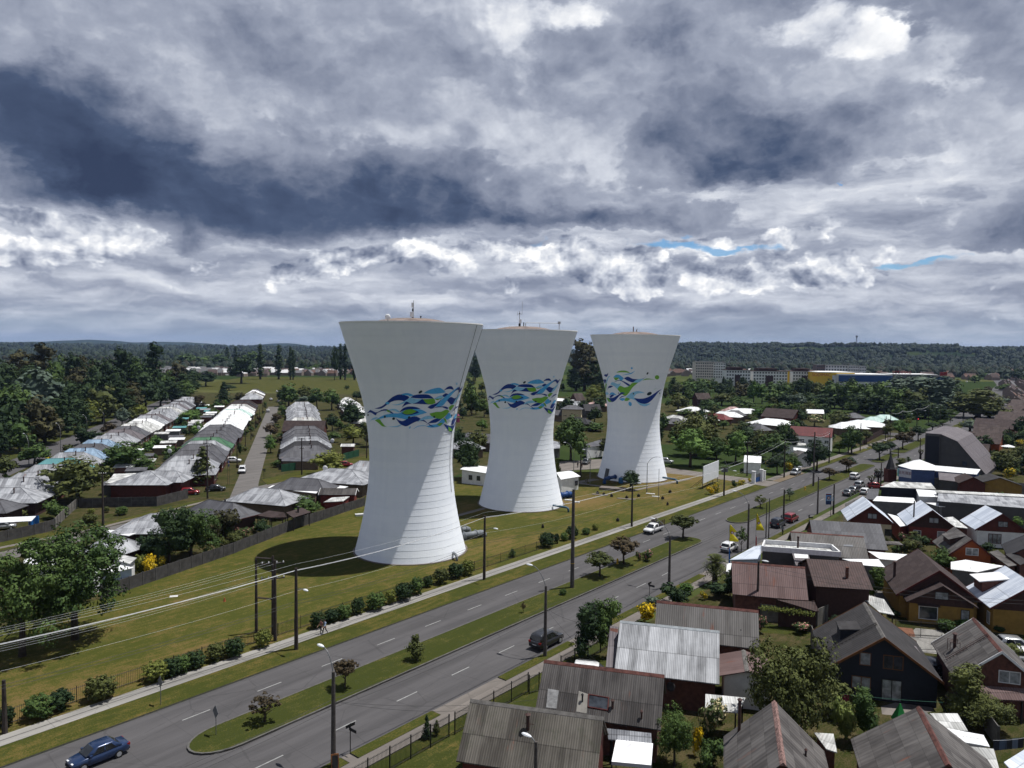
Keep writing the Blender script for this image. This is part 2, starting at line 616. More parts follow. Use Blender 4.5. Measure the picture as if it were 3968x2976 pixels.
def field_mat():
 m, t, b = new_mat('far_fields')
 o = coords(t)
 v = t.nodes.new('ShaderNodeTexVoronoi')
 t.links.new(o, v.inputs[0])
 v.inputs['Scale'].default_value = .0035
 sp = t.nodes.new('ShaderNodeSeparateColor')
 t.links.new(v.outputs['Color'], sp.inputs[0])
 f = Nd(t, sp.outputs[0])*.55+noi(t, o, .012,6,.6)*.45+(noi(t, o, .2,4)-.5)*.3
 t.links.new(ramp(t, f, [(0., (.018,.030,.012)),(.45,(.03,.045,.016)),(.62,(.05,.062,.020)),(.82,(.085,.085,.035)),(1., (.13,.11,.05))]), b.inputs['Base Color'])
 b.inputs['Roughness'].default_value = 1.
 b.inputs['Specular IOR Level'].default_value = 0.
 return m

def slab(name, pts, z, mats, kind='structure', base=0.):
 """a raised or flat sheet over ground points; kerb faces take the second material"""
 m = MB()
 a = sum(pts[i][0]*pts[(i+1) % len(pts)][1]-pts[(i+1) % len(pts)][0]*pts[i][1] for i in range(len(pts)))
 if a < 0:
  pts = pts[::-1]
 o0 = pts[0]
 rz = az2rz(RA)
 ca, sa = cos(-rz), sin(-rz)
 loc = [((p[0]-o0[0])*ca-(p[1]-o0[1])*sa, (p[0]-o0[0])*sa+(p[1]-o0[1])*ca) for p in pts]
 m.poly([(x, y, z) for x, y in loc],0)
 if z > .05:
  n = len(loc)
  for i in range(n):
   p, q = loc[i], loc[(i+1) % n]
   m.poly([(p[0], p[1], base),(q[0], q[1], base),(q[0], q[1], z),(p[0], p[1], z)],1)
 o = m.obj(name, mats, None, False, (o0[0], o0[1],0), rz)
 o['kind'] = kind
 return o

def kerbed(name, pts, z, mat, w=.16):
 """grass strip with a concrete kerb round it"""
 o = slab(name, pts, z, [mat, KERB])
 return o

def strip(name, v0, v1, s0, s1, z, mats):
 return slab(name, [UV(s0, v0), UV(s1, v0), UV(s1, v1), UV(s0, v1)], z, mats)

def island(name, s0, s1, v0, v1, z, mats, nose0=3., nose1=3.):
 vc, h = (v0+v1)/2,(v1-v0)/2
 pts = [UV(s0+nose0*(1-cos(a)), vc-h*sin(a)) for a in [pi/2*k/6 for k in range(7)]]
 pts += [UV(s1-nose1*(1-cos(a)), vc-h*sin(a)) for a in [pi/2*k/6 for k in range(6,-1,-1)]]
 pts += [UV(s1-nose1*(1-cos(a)), vc+h*sin(a)) for a in [pi/2*k/6 for k in range(1,7)]]
 pts += [UV(s0+nose0*(1-cos(a)), vc+h*sin(a)) for a in [pi/2*k/6 for k in range(6,0,-1)]]
 ring = [(p.x, p.y) for p in pts]
 o = slab(name, ring, z, mats)
 c = sum((Vector(p) for p in ring), Vector((0,0)))/len(ring)
 m = MB()
 for i in range(len(ring)):
  p, q = Vector(ring[i]), Vector(ring[(i+1) % len(ring)])
  if (q-p).length < 1e-4:
   continue
  def inn(k):
   a, b, d = Vector(ring[k-1]), Vector(ring[k]), Vector(ring[(k+1) % len(ring)])
   t_ = (d-a).normalized()
   nn = Vector((-t_.y, t_.x))
   if nn.dot(c-b) < 0 and abs(nn.dot(c-b)) > .01:
    nn = -nn
   return b+nn*.17
  pi_, qi = inn(i), inn((i+1) % len(ring))
  m.poly([(*p, z+.02),(*q, z+.02),(*qi, z+.02),(*pi_, z+.02)])
  m.poly([(*p, 0),(*q, 0),(*q, z+.02),(*p, z+.02)])
  m.poly([(*pi_, z+.02),(*qi, z+.02),(*qi, z-.02),(*pi_, z-.02)])
 k = m.obj(name+'_kerb', KERB)
 k['kind'] = 'structure'
 return o

def build_ground():
 m = MB()
 n = 96
 rs = [0,60,150,300,600,1200,2500,5000,9000]
 rings = [[(r*cos(2*pi*k/n), r*sin(2*pi*k/n),0.) for k in range(n)] for r in rs[1:]]
 m.loft(rings, 0, cap=False)
 m.f.append(tuple(range(n)))
 m.m.append(0)
 tag(m.obj('ground', field_mat()), kind='structure')
 # soil and grass of the housing blocks
 slab('yard_ground',[UV(-40,43.4), UV(420,43.4), UV(420,-160), UV(60,-160), UV(-40,-40)],.004,[YARD])
 slab('block_ground',[(-330,60),(-80,60),(-46,101),(-15,190),(20,260),(150,260),(180,330),(60,520),(-330,520)],.004,[YARD])
 # avenue
 strip('avenue_road',47.3,66., -60,420,.012,[ASPHALT])
 slab('avenue_road_far',[UV(420,47.3), UV(420,66),(525,800),(640,985),(672,975),(540,745)],.012,[ASPHALT])
 slab('side_road',[UV(326,66), UV(338,66), UV(338,110), UV(326,110)],.008,[ASPHALT])
 strip('right_side_road',20., 47.3,104,111,.008,[ASPHALT_SIDE])
 # lawn of the water works, pavement, verge
 slab('lawn',[UV(-40,71.5), UV(181,70.6), UV(186,96), UV(150,120),(14,205),(-14,188),(-30.5,153),(-38.5,132.6),(-44,116.3),(-52.6,95.6),(-62,72)],.10,[GRASS_DRY, KERB])
 strip('sidewalk',69.5,71.45,-40,181,.125,[WALK, KERB])
 strip('pavement_groove',70.42,70.56,-40,181,.129,[KERB])
 strip('sidewalk_far',68.2,70.2,188,322,.125,[WALK_DULL, KERB])
 strip('verge',66.05,69.45,-40,178.5,.13,[GRASS_VERGE, KERB])
 strip('verge_far',66.05,68.15,187,206,.13,[plain('bare_earth',(.20,.15,.095),.95,.3), KERB])
 strip('verge_end',66.05,68.15,218,322,.13,[GRASS_VERGE, KERB])
 slab('gate_driveway',[UV(178.6,66.05), UV(186.9,66.05), UV(187,84), UV(181,84)],.11,[WALK_DULL, KERB])
 for i, (s0, s1, v0, v1) in enumerate(((28.6,120.2,54.9,59.5),(136,235.5,54.9,59.4),(241.5,266.5,54.9,58.6),(270,326,54.9,59.6),(344,410,55,59.6))):
  island('median', s0, s1, v0, v1,.16,[GRASS_GREEN, KERB],3.4 if i < 2 else 2,2.5)
 # right-hand verge, pavement and front gardens
 for s0, s1 in ((20,36.),(37,46.2),(55.4,67.5),(71., 101.),(112,121.),(126,150)):
  strip('verge_right',46.1,47.25, s0, s1,.12,[GRASS_VERGE, KERB])
 strip('sidewalk_right',44.6,46.05,-10,103.5,.115,[WALK_DULL, KERB])
 strip('sidewalk_right',44.6,46.05,111.5,330,.115,[WALK_DULL, KERB])
 for s0, s1 in ((36.1,36.9),(46.3,55.3),(67.6,70.9),(101.1,103.5),(121.1,125.9)):
  strip('driveway',46.1,47.25, s0, s1,.06,[WALK_DULL, KERB])
 strip('front_gardens',36.5,44.5,15,66,.09,[GRASS_GREEN, KERB])
 # lane dashes
 m = MB()
 for v in (62.7,51.15):
  s = -6.
  while s < 330:
   if not (v < 55 and 100 < s < 118):
    p = [UV(s, v-.07,.018), UV(s+2.6, v-.07,.018), UV(s+2.6, v+.07,.018), UV(s, v+.07,.018)]
    m.poly(p)
   s += 7.35
 tag(m.obj('lane_markings', PAINT_ROAD), kind='structure')
 # side streets of the left blocks
 a = R(-16.4)
 su, sv = Vector((sin(a), cos(a))), Vector((cos(a),-sin(a)))
 st = lambda s, t: su*s+sv*t
 q = lambda *c: [(v.x, v.y) for v in (st(*k) for k in c)]
 slab('left_street', q((150,-13.6),(425,-13.8),(425,-8.4),(188,-8.4),(170,-8.)),.010,[ASPHALT_SIDE])
 slab('left_avenue', q((120,-77),(560,-77),(560,-68.5),(120,-68.5)),.010,[ASPHALT])
 slab('left_avenue_verge', q((120,-84),(560,-84),(560,-77.2),(120,-77.2)),.09,[GRASS_GREEN, KERB])
 # cross street, its verge and footpath run behind the fence
 slab('cross_street',[(-84,108.5),(-60.5,158.3),(-62,168),(-42,211),(-33,228),(-28,226),(-37,205),(-56,161),(-79,106)],.014,[ASPHALT_SIDE])
 slab('cross_street_verge',[(-97,116),(-76.6,130.6),(-67,156),(-63,156),(-63.5,152),(-84.5,108.8),(-90,100)],.09,[GRASS_VERGE, KERB])
 slab('cross_street_path',[(-84.2,115.6),(-74.6,131.2),(-65.0,155.4),(-64.0,155.),(-73.6,130.6),(-83.2,115.)],.11,[WALK_DULL])
 slab('corner_grass',[(-61.6,181.5),(-58,175),(-50,190),(-38,216),(-34,231),(-42,229)],.09,[GRASS_VERGE, KERB])
 slab('far_meadow',[(-262,560),(-120,520),(-60,560),(-60,800),(-285,800)],.02,[GRASS_VERGE])
 slab('works_yard',[UV(181,84), UV(187,84), UV(190,120), UV(150,140), UV(140,128), UV(176,110)],.108,[WALK_DULL])
 for pts in ([(8.3,174.5),(16.8,181.5),(22.5,186.5),(21.2,188.3),(15.7,183.2),(7.5,176)],[(16.5,180.8),(28.6,171.8),(46.8,189.3),(45.9,190.2),(28.4,173.2),(17.2,182)],
    [(-12.8,142.3),(-11.9,141.3),(-4.6,151.6),(-5.6,152.3)]):
  slab('footpath', pts, .112,[WALK_DULL])

build_ground()

# ------------------------------------------------------------------ hills
def build_hills():
 from mathutils import noise as mn
 m, t, b = new_mat('wooded_slopes')
 o = coords(t)
 f = noi(t, o, .006,7,.65)
 t.links.new(ramp(t, f, [(0., (.010,.017,.010)),(.5,(.016,.026,.013)),(.62,(.03,.042,.018)),(.70,(.075,.085,.034)),(1., (.09,.085,.04))]), b.inputs['Base Color'])
 b.inputs['Roughness'].default_value = 1.
 b.inputs['Specular IOR Level'].default_value = 0.

 def sheet(name, az0, az1, r0, r1, hf, na=120, nr=16):
  mb = MB()
  rings = []
  for j in range(nr+1):
   k = j/nr
   r = r0+(r1-r0)*k
   rings.append([(r*sin(R(a)), r*cos(R(a)), hf(a, k, r)-.5) for a in [az0+(az1-az0)*i/na for i in range(na+1)]])
  mb.loft(rings, 0, False, False)
  mb.f = [tuple(reversed(x)) for x in mb.f]
  tag(mb.obj(name, m, None, True), kind='structure')
 sm = lambda x: x*x*(3-2*x)
 nz = lambda a, s, q: mn.noise(Vector((a*s, q, 0)))
 right = lambda a, k, r: sm(min(1, k*1.5))*(54+9*nz(a, .25,1)+5*nz(a, .9,2)-(8 if a > 31 else 0))*sm(min(1, max(0,(a-3)/7)))
 sheet('hills_right',2,46,1700,3300, right)
 left = lambda a, k, r: sm(min(1, k*1.6))*(22+5*nz(a, .3,4))
 sheet('plain_woods_left',-48,4,2300,5200, left)
 far = lambda a, k, r: sm(min(1, k*1.6))*(60+34*nz(a, .22,7)+8*nz(a, .8,8))*sm(min(1, max(0,(-12-a)/6)))
 sheet('distant_hills',-44,-10,6800,8800, far)
 return right, left

HILL_R, HILL_L = build_hills()

# ------------------------------------------------------------------ towers
TOWERS = [(-16.28,119.70),(2.21,156.81),(31.65,191.57)]
_PZ = [0,3.6,6,9,13,16,20,24,28,32,36.8]
_PR = [9.0,8.12,7.62,7.12,6.72,6.70,7.02,7.66,8.72,9.95,11.45]

def prof(z):
 z = max(0., min(36.8, z))
 i = max(k for k in range(len(_PZ)-1) if _PZ[k] <= z)
 def sl(k):
  k = max(0, min(len(_PZ)-1, k))
  a, b_ = max(0, k-1), min(len(_PZ)-1, k+1)
  return (_PR[b_]-_PR[a])/(_PZ[b_]-_PZ[a])
 h = _PZ[i+1]-_PZ[i]
 x = (z-_PZ[i])/h
 return (_PR[i]*(1+2*x)*(1-x) ** 2+sl(i)*h*x*(1-x) ** 2+_PR[i+1]*x*x*(3-2*x)+sl(i+1)*h*x*x*(x-1))

def tower_hit(p, c):
 """point of a tower's skin seen at a photo point -> (angle, z)"""
 d = ray(p)
 z = 24.
 for _ in range(8):
  r = prof(z)+.03
  a = d.x ** 2+d.y ** 2
  b_ = -(d.x*c[0]+d.y*c[1])
  q = b_*b_-a*(c[0] ** 2+c[1] ** 2-r*r)
  t_ = (-b_-math.sqrt(max(q, 0.)))/a
  z = CAM_H+d.z*t_
 return atan2(d.y*t_-c[1], d.x*t_-c[0]), z

def crom(pts, n):
 """smooth curve through points"""
 out = []
 m = len(pts)-1
 for i in range(n+1):
  u = i/n*m
  k = min(int(u), m-1)
  x = u-k
  p0, p1, p2, p3 = (pts[max(0, min(m, j))] for j in (k-1, k, k+1, k+2))
  out.append(tuple(.5*(2*b+(c-a)*x+(2*a-5*b+4*c-d)*x*x+(3*b-a-3*c+d)*x ** 3) for a, b, c, d in zip(p0, p1, p2, p3)))
 return out

def ellipse(cx, cy, rx, ry, rot=0):
 u, l = [],[]
 for k in range(9):
  a = pi-pi*k/8
  for s, lst in ((-1, u),(1, l)):
   x, y = rx*cos(a), s*ry*sin(a)
   lst.append((cx+x*cos(R(rot))-y*sin(R(rot)), cy+x*sin(R(rot))+y*cos(R(rot))))
 return u, l

MURAL_A = [
 (2,[(630,375),(680,325),(800,305),(920,350)],[(630,375),(700,350),(800,352),(850,375),(920,350)]),
 (0,[(190,612),(330,560),(430,455),(530,370),(650,330),(800,365),(835,395)],[(190,612),(300,615),(410,540),(450,500),(560,455),(680,452),(750,470),(835,395)]),
 (2,[(375,505),(415,475),(465,512)],[(375,505),(420,535),(465,512)]),
 (3,[(490,535),(600,530),(700,490),(850,400),(900,410),(980,430),(1100,425)],[(490,535),(600,550),(700,525),(800,490),(890,520),(1000,490),(1100,425)]),
 (0,[(860,395),(930,350),(1080,335),(1230,350),(1340,430)],[(860,395),(950,410),(1100,420),(1200,420),(1340,430)]),
 (0,[(900,522),(1000,490),(1100,432),(1150,490),(1240,545)],[(900,522),(1050,530),(1150,538),(1240,545)]),
 (1,[(1110,435),(1225,434),(1340,435),(1375,520)],[(1110,435),(1170,510),(1270,545),(1375,520)]),
 (0,[(690,600),(770,480),(850,510),(885,522)],[(690,600),(760,550),(820,528),(885,522)]),
 (2,[(1120,315),(1200,260),(1330,220),(1450,208),(1530,250),(1590,305)],[(1120,315),(1300,328),(1450,325),(1590,305)]),
 (0,[(1545,268),(1620,200),(1700,180),(1750,210),(1775,262)],[(1545,268),(1620,243),(1700,240),(1775,262)]),
 (0,[(1620,465),(1710,405),(1810,435),(1900,390)],[(1620,465),(1735,560),(1830,480),(1900,390)]),
 (2,[(1310,590),(1450,500),(1560,410),(1700,310),(1910,185)],[(1310,590),(1520,580),(1620,480),(1720,370),(1910,185)]),
 (0,[(1755,335),(1850,235),(1915,208),(1950,240),(2015,185)],[(1755,335),(1830,275),(1890,265),(1935,320),(2015,185)]),
 (0,[(1515,370),(1590,325),(1650,345)],[(1515,370),(1560,400),(1650,345)]),
 (3,[(1340,430),(1430,380),(1515,370),(1540,410)],[(1340,430),(1420,450),(1480,445),(1540,410)]),
 (1,[(1350,435),(1450,430),(1530,400)],[(1350,435),(1420,458),(1530,400)]),
 (0,[(1205,600),(1280,555),(1400,520),(1520,425)],[(1205,600),(1290,635),(1390,570),(1520,425)]),
 (0,[(1290,640),(1400,595),(1520,592),(1610,600),(1665,630)],[(1290,640),(1380,615),(1520,610),(1630,650),(1665,630)]),
 (2,[(220,840),(350,750),(520,712),(640,712),(760,650),(960,630),(1090,650),(1200,710)],[(220,840),(400,795),(560,790),(700,820),(850,850),(820,790),(960,770),(1200,710)]),
 (0,[(640,695),(720,610),(830,578),(960,590),(1070,628)],[(640,695),(750,650),(830,638),(960,632),(1070,628)]),
 (0,[(690,710),(760,655),(860,640),(980,665),(1035,705)],[(690,710),(780,752),(900,745),(1035,705)]),
 (1,[(700,700),(760,650),(860,632),(930,645),(985,680)],[(700,700),(780,735),(890,725),(985,680)]),
 (3,[(345,700),(420,650),(520,620),(600,635),(660,690)],[(345,700),(440,655),(540,655),(620,690),(660,690)]),
 (0,[(75,720),(120,645),(160,660),(230,690),(330,635),(420,630),(500,680),(540,715)],[(75,720),(130,690),(215,750),(240,705),(330,660),(420,660),(480,705),(540,715)]),
 (1,[(400,640),(450,650),(490,690)],[(400,640),(430,680),(490,690)]),
 (3,[(110,910),(160,820),(220,790),(260,800)],[(110,910),(150,850),(200,830),(260,800)]),
 (1,[(205,850),(280,825),(320,880),(380,960),(430,978)],[(205,850),(270,905),(340,970),(430,978)]),
 (3,[(430,978),(600,965),(700,920),(770,880)],[(430,978),(600,988),(690,950),(770,880)]),
 (0,[(585,810),(640,850),(720,868),(830,810),(960,778),(1080,835),(1150,865),(1220,935)],[(585,810),(640,900),(700,950),(790,975),(900,920),(1000,880),(1120,880),(1220,935)]),
 (3,[(1000,900),(1100,810),(1220,775),(1330,800),(1380,825)],[(1000,900),(1080,865),(1200,845),(1380,825)]),
 (2,[(1180,990),(1300,960),(1420,945),(1530,850),(1600,900)],[(1180,990),(1300,1018),(1450,1005),(1540,960),(1600,900)]),
 (0,[(1145,995),(1270,890),(1400,835),(1540,830)],[(1145,995),(1240,930),(1400,915),(1540,830)]),
 (0,[(1220,930),(1290,970),(1350,1005)],[(1220,930),(1270,985),(1350,1005)]),
 (3,[(905,1050),(1000,980),(1120,965),(1200,985)],[(905,1050),(1020,990),(1120,980),(1200,985)]),
 (1,[(1250,730),(1400,700),(1500,700),(1620,660),(1690,700)],[(1250,730),(1300,790),(1400,830),(1530,835),(1690,700)]),
 (1,[(1670,620),(1730,575),(1810,575)],[(1670,620),(1710,680),(1810,575)]),
 (2,[(1590,820),(1680,730),(1760,820)],[(1590,820),(1640,870),(1760,820)]),
 (1,[(1545,830),(1610,860),(1640,960)],[(1545,830),(1590,900),(1640,960)]),
 (1,[(1410,960),(1490,925),(1545,935)],[(1410,960),(1480,990),(1545,935)]),
 (0,[(1555,950),(1680,990),(1800,1000),(1900,860)],[(1555,950),(1680,1100),(1780,1110),(1900,860)]),
 (1,[(1670,1010),(1740,1050),(1790,1105)],[(1670,1010),(1690,1110),(1790,1105)]),
 (0,[(1735,980),(1780,870),(1880,850)],[(1735,980),(1800,970),(1880,850)]),
 (2,[(1780,860),(1850,770),(1895,770)],[(1780,860),(1850,845),(1895,770)]),
 (3,[(1750,570),(1850,420),(1970,310)],[(1750,570),(1850,500),(1970,310)]),
 (0,[(1755,715),(1840,620),(1925,600)],[(1755,715),(1850,645),(1925,600)]),
 (4, *ellipse(1052,288,42,24,-35)),(4, *ellipse(380,778,18,24)),(4, *ellipse(542,818,27,24,-30)),(4, *ellipse(838,800,24,24)),
 (4, *ellipse(1350,800,22,22)),(4, *ellipse(1748,785,16,20)),(4, *ellipse(97,745,10,18)),(3, *ellipse(853,1003,16,28,30)),(3, *ellipse(1835,135,14,26))]
MURAL_B = [
 (1,[(640,325),(740,275),(880,265),(980,290),(1050,340)],[(640,325),(800,315),(930,320),(1050,340)]),
 (2,[(800,405),(950,360),(1080,325),(1190,265)],[(800,405),(960,380),(1090,355),(1190,265)]),
 (2,[(560,455),(640,390),(740,390),(870,485)],[(560,455),(700,480),(780,560),(870,485)]),
 (1,[(570,465),(650,462),(740,465)],[(570,465),(640,545),(740,465)]),
 (0,[(870,485),(980,440),(1120,500),(1260,510),(1420,490),(1505,425)],[(870,485),(980,560),(1130,605),(1220,560),(1420,500),(1505,425)]),
 (3,[(1130,605),(1250,520),(1440,500)],[(1130,605),(1290,600),(1440,500)]),
 (1,[(1390,550),(1500,495),(1620,500),(1780,535)],[(1390,550),(1520,525),(1640,520),(1780,535)]),
 (0,[(575,605),(680,545),(800,550),(940,610),(1055,680)],[(575,605),(690,560),(800,570),(1005,710),(1055,680)]),
 (3,[(480,660),(540,595),(700,650),(790,610)],[(480,660),(600,720),(690,780),(790,610)]),
 (1,[(680,790),(760,700),(880,745),(1010,710),(1110,620),(1280,605)],[(680,790),(760,890),(900,990),(1010,900),(1120,740),(1280,605)]),
 (0,[(395,820),(430,720),(500,695),(560,715)],[(395,820),(430,765),(490,755),(560,715)]),
 (2,[(445,980),(490,900),(570,895),(660,970)],[(445,980),(520,950),(600,960),(660,970)]),
 (0,[(420,1045),(560,1040),(700,960),(800,885),(910,910)],[(420,1045),(520,1160),(620,1120),(760,970),(910,910)]),
 (0,[(455,1010),(520,955),(600,960)],[(455,1010),(500,1040),(600,960)]),
 (3,[(920,1025),(1050,920),(1150,870),(1300,850),(1470,905)],[(920,1025),(1080,1075),(1160,1010),(1250,925),(1470,905)]),
 (3,[(1040,1060),(1110,1000),(1165,1045),(1230,1130)],[(1040,1060),(1130,1090),(1230,1130)]),
 (0,[(1160,1045),(1300,1070),(1480,1050),(1660,970),(1850,840),(1955,795)],[(1160,1045),(1230,1130),(1350,1200),(1520,1205),(1680,1090),(1850,880),(1955,795)]),
 (3,[(1210,1125),(1360,1205),(1500,1215),(1640,1205)],[(1210,1125),(1320,1240),(1480,1285),(1640,1205)]),
 (2,[(740,1085),(820,1050),(920,1070)],[(740,1085),(830,1130),(920,1070)]),
 (1,[(880,1130),(930,1040),(1050,1075)],[(880,1130),(970,1130),(1050,1075)]),
 (0,[(710,1100),(800,1000),(920,1000)],[(710,1100),(820,1020),(920,1000)]),
 (0,[(300,400),(330,370),(370,375),(425,330)],[(300,400),(340,435),(390,435),(425,330)]),
 (0,[(275,530),(320,515),(370,530)],[(275,530),(330,630),(370,530)]),
 (1,[(325,760),(350,640),(380,650)],[(325,760),(345,860),(380,650)]),(3,[(340,930),(380,870),(440,930)],[(340,930),(390,960),(440,930)]),
 (1,[(370,1040),(420,1050),(520,1160)],[(370,1040),(430,1150),(520,1160)]),
 (3,[(350,640),(380,530),(430,430),(490,430)],[(350,640),(390,590),(430,470),(490,430)]),
 (1, *ellipse(1812,458,62,60)),(4, *ellipse(1540,345,38,22,-60)),(4, *ellipse(1592,925,72,44,-25)),(4, *ellipse(1140,925,20,20)),
 (4, *ellipse(715,908,16,16)),(4, *ellipse(1888,915,12,24)),(2, *ellipse(1045,1218,46,62,-20)),(2, *ellipse(1092,197,27,27))]

def tower_white():
 m, t, b = new_mat('white_painted_concrete')
 o = coords(t)
 s = t.nodes.new('ShaderNodeSeparateXYZ')
 t.links.new(o, s.inputs[0])
 x, y, z = (Nd(t, q) for q in s.outputs)
 th = x.op('ARCTAN2', y)
 oi = t.nodes.new('ShaderNodeObjectInfo')
 rn = Nd(t, oi.outputs['Random'])*20.
 lift = (z/1.02).op('FLOOR')
 wn = t.nodes.new('ShaderNodeTexWhiteNoise')
 wn.noise_dimensions = '2D'
 t.links.new(vec(t, lift, rn, 0.), wn.inputs[0])
 panel = ((th*(28/(2*pi))+Nd(t, wn.outputs[0])*.35).op('FRACT')-.5).op('ABSOLUTE').step(.488,.5)
 streak = noi(t, vec(t, th*9., z*.10, rn),1.3,6,.62)
 blot = noi(t, vec(t, th*4., z*.6, rn),1.1,6,.6)
 f = (streak*.5+blot*.5+(Nd(t, wn.outputs[0])-.5)*.16).step(.30,.70)
 col = mixc(t, f, (.765,.80,.85),(.825,.855,.89))
 t.links.new(mixc(t, panel*.22, col, (.62,.65,.70)), b.inputs['Base Color'])
 b.inputs['Roughness'].default_value = .6
 bump(t, b, noi(t, vec(t, th*14., z*2., rn),1., 4)*.5+panel*-.5,.35,.05)
 return m

def build_towers():
 white = tower_white()
 paints = [plain('navy_mural_paint',(.006,.055,.36),.5,.12), plain('green_mural_paint',(.17,.42,.045),.5,.12), plain('sky_blue_mural_paint',(.09,.42,.76),.5,.12),
   plain('pale_blue_mural_paint',(.28,.58,.80),.5,.12), plain('dark_mural_paint',(.02,.05,.075),.5,.2)]
 dome_m = plain('weathered_dome',(.26,.205,.18),.9,.45,.7)
 rim_m = plain('rim_coping',(.80,.80,.79),.7,.1)
 metal = plain('galvanised_metal',(.42,.43,.43),.5,.2,2., .3)
 darkm = plain('dark_steel',(.05,.055,.06),.6,.3)
 gal = plain('grey_cable',(.30,.30,.31),.6,.1)
 blue = plain('blue_pipe_paint',(.015,.07,.24),.45,.25)
 teal = plain('faded_blue_pipe_paint',(.05,.13,.20),.5,.35)
 grey = plain('grey_pipe_paint',(.22,.24,.26),.55,.35)
 conc = plain('foundation_concrete',(.20,.17,.15),.9,.25)
 labels = ['nearest white hourglass water tower with wave mural, its shadow on the lawn at left',
   'middle white hourglass water tower with wave mural, partly hidden behind the nearest tower',
   'farthest white hourglass water tower, standing alone at right, with shorter mural and doorway']
 r2_ = reg(1880,1440,6.9125)
 r3_ = reg(2300,1400,7.373)
 rel = [(ci, [tower_hit(r2_(*p), TOWERS[1]) for p in crom(u, 20)],[tower_hit(r2_(*p), TOWERS[1]) for p in crom(l, 20)]) for ci, u, l in MURAL_A]
 rel3 = [(ci, [tower_hit(r3_(*p), TOWERS[2]) for p in crom(u, 20)],[tower_hit(r3_(*p), TOWERS[2]) for p in crom(l, 20)]) for ci, u, l in MURAL_B]
 # one shell mesh for the three
 ring = []
 for k in range(36):
  z0, z1 = k*1.0222,(k+1)*1.0222
  ring += [(prof(z0)-.012, z0+.012),(prof(z0+.04)+.016, z0+.04),(prof((z0+z1)/2)+.006,(z0+z1)/2),(prof(z1-.02), z1-.02)]
 ring += [(11.45,36.8),(11.1,36.8),(11.05,36.55)]
 mb = MB()
 mb.lathe(ring, 144, cap=False)
 shell = mb.mesh('shell', white)
 mb = MB()
 mb.lathe([(11.04,36.55),(8.6,36.62),(6.6,37.0),(5,37.42),(3,37.74),(.6,37.85)],48)
 dome = mb.mesh('roof_dome', dome_m, True)
 mb = MB()
 mb.lathe([(11.47,36.72),(11.50,36.80),(11.50,36.97),(11.18,36.97),(11.16,36.62)],144, cap=False)
 rim = mb.mesh('rim_coping', rim_m)
 mb = MB()
 mb.lathe([(9.0,.0),(9.28,.0),(9.28,.20),(9.02,.22)],72, cap=False)
 foot = mb.mesh('footing', conc)
 view = [atan2(-c[1],-c[0]) for c in TOWERS]
 out = []
 for i, c in enumerate(TOWERS):
  t = thing('water_tower', labels[i],'water tower',(c[0], c[1],0),0,'white water towers')
  link('shell', shell, t)
  link('roof_dome', dome, t)
  link('rim_coping', rim, t)
  link('footing', foot, t)
  m = MB()
  src = rel3 if i == 2 else rel
  off = view[i]-view[1]+(R(6.5) if i == 0 else 0.) if i < 2 else 0.
  for j, (ci, u, l) in enumerate(src):
   g = .032+j*.0012
   n = len(u)
   b0 = len(m.v)
   K = 3
   for a in range(n):
    for k in range(K+1):
     th = u[a][0]+(l[a][0]-u[a][0])*k/K+off
     z = u[a][1]+(l[a][1]-u[a][1])*k/K
     r = prof(z)+g
     m.v.append((r*cos(th), r*sin(th), z))
   for a in range(n-1):
    for k in range(K):
     q = b0+a*(K+1)+k
     m.f.append((q, q+1, q+K+2, q+K+1))
     m.m.append(ci)
  m.obj('mural', paints, t)
  out.append(t)
  # overflow pipes at the foot
  back = atan2(-c[1],-c[0])
  def elbow(mat, p0, p1, r=.24, rise=1.0, nm='pipe', big=False):
   mm = MB()
   a_, b_ = Vector((*p0,0)), Vector((*p1,0))
   d = b_-a_
   pts = [a_+d*q+Vector((0,0, rise)) for q in (0,.5,.86)]+[a_+d*.95+Vector((0,0, rise*.9)), a_+d+Vector((0,0, rise*.55)), a_+d*1.0+Vector((0,0,.02))]
   mm.tube(pts, r, 10)
   if big:
    for q in (.05,.6):
     pp = a_+d*q+Vector((0,0, rise))
     mm.tube([pp-d.normalized()*.06, pp+d.normalized()*.06], r*1.35,10)
   mm.obj(nm, mat, t, True)
  loc = lambda q: (q.x-c[0], q.y-c[1])
  if i == 0:
   a_, b_ = P(Z6(1245,1400)), P(Z6(1300,1455))
   elbow(grey, loc(a_+Vector((-.6,1,0))), loc(b_),.20,.95)
   elbow(grey, loc(P(Z6(1370,1230))), loc(P(Z6(1590,1190))),.55,.8,'inlet_pipe', True)
   elbow(grey, loc(P(Z6(1345,1165))), loc(P(Z6(1425,1150))),.5,.8,'inlet_pipe', True)
  if i == 1:
   elbow(teal, loc(P(Z8(395,905))), loc(P(Z8(560,930))),.22,1.0)
   elbow(blue, loc(P(Z8(470,790))), loc(P(Z8(600,770))),.6,.9,'inlet_pipe', True)
  if i == 2:
   elbow(teal, loc(P(Z8(1570,600))), loc(P(Z8(1725,625))),.24,1.1)
   elbow(blue, loc(P(Z8(1065,600))), loc(P(Z8(945,625))),.42,1.3,'inlet_pipe', True)
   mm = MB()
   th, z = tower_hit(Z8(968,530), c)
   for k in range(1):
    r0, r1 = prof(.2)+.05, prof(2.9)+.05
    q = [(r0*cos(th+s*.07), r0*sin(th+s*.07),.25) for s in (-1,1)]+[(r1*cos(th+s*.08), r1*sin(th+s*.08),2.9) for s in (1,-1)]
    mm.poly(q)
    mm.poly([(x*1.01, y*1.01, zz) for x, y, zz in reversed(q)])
   mm.obj('door', plain('door_grey',(.12,.12,.125),.7,.2), t)  # door face in its own dark grey
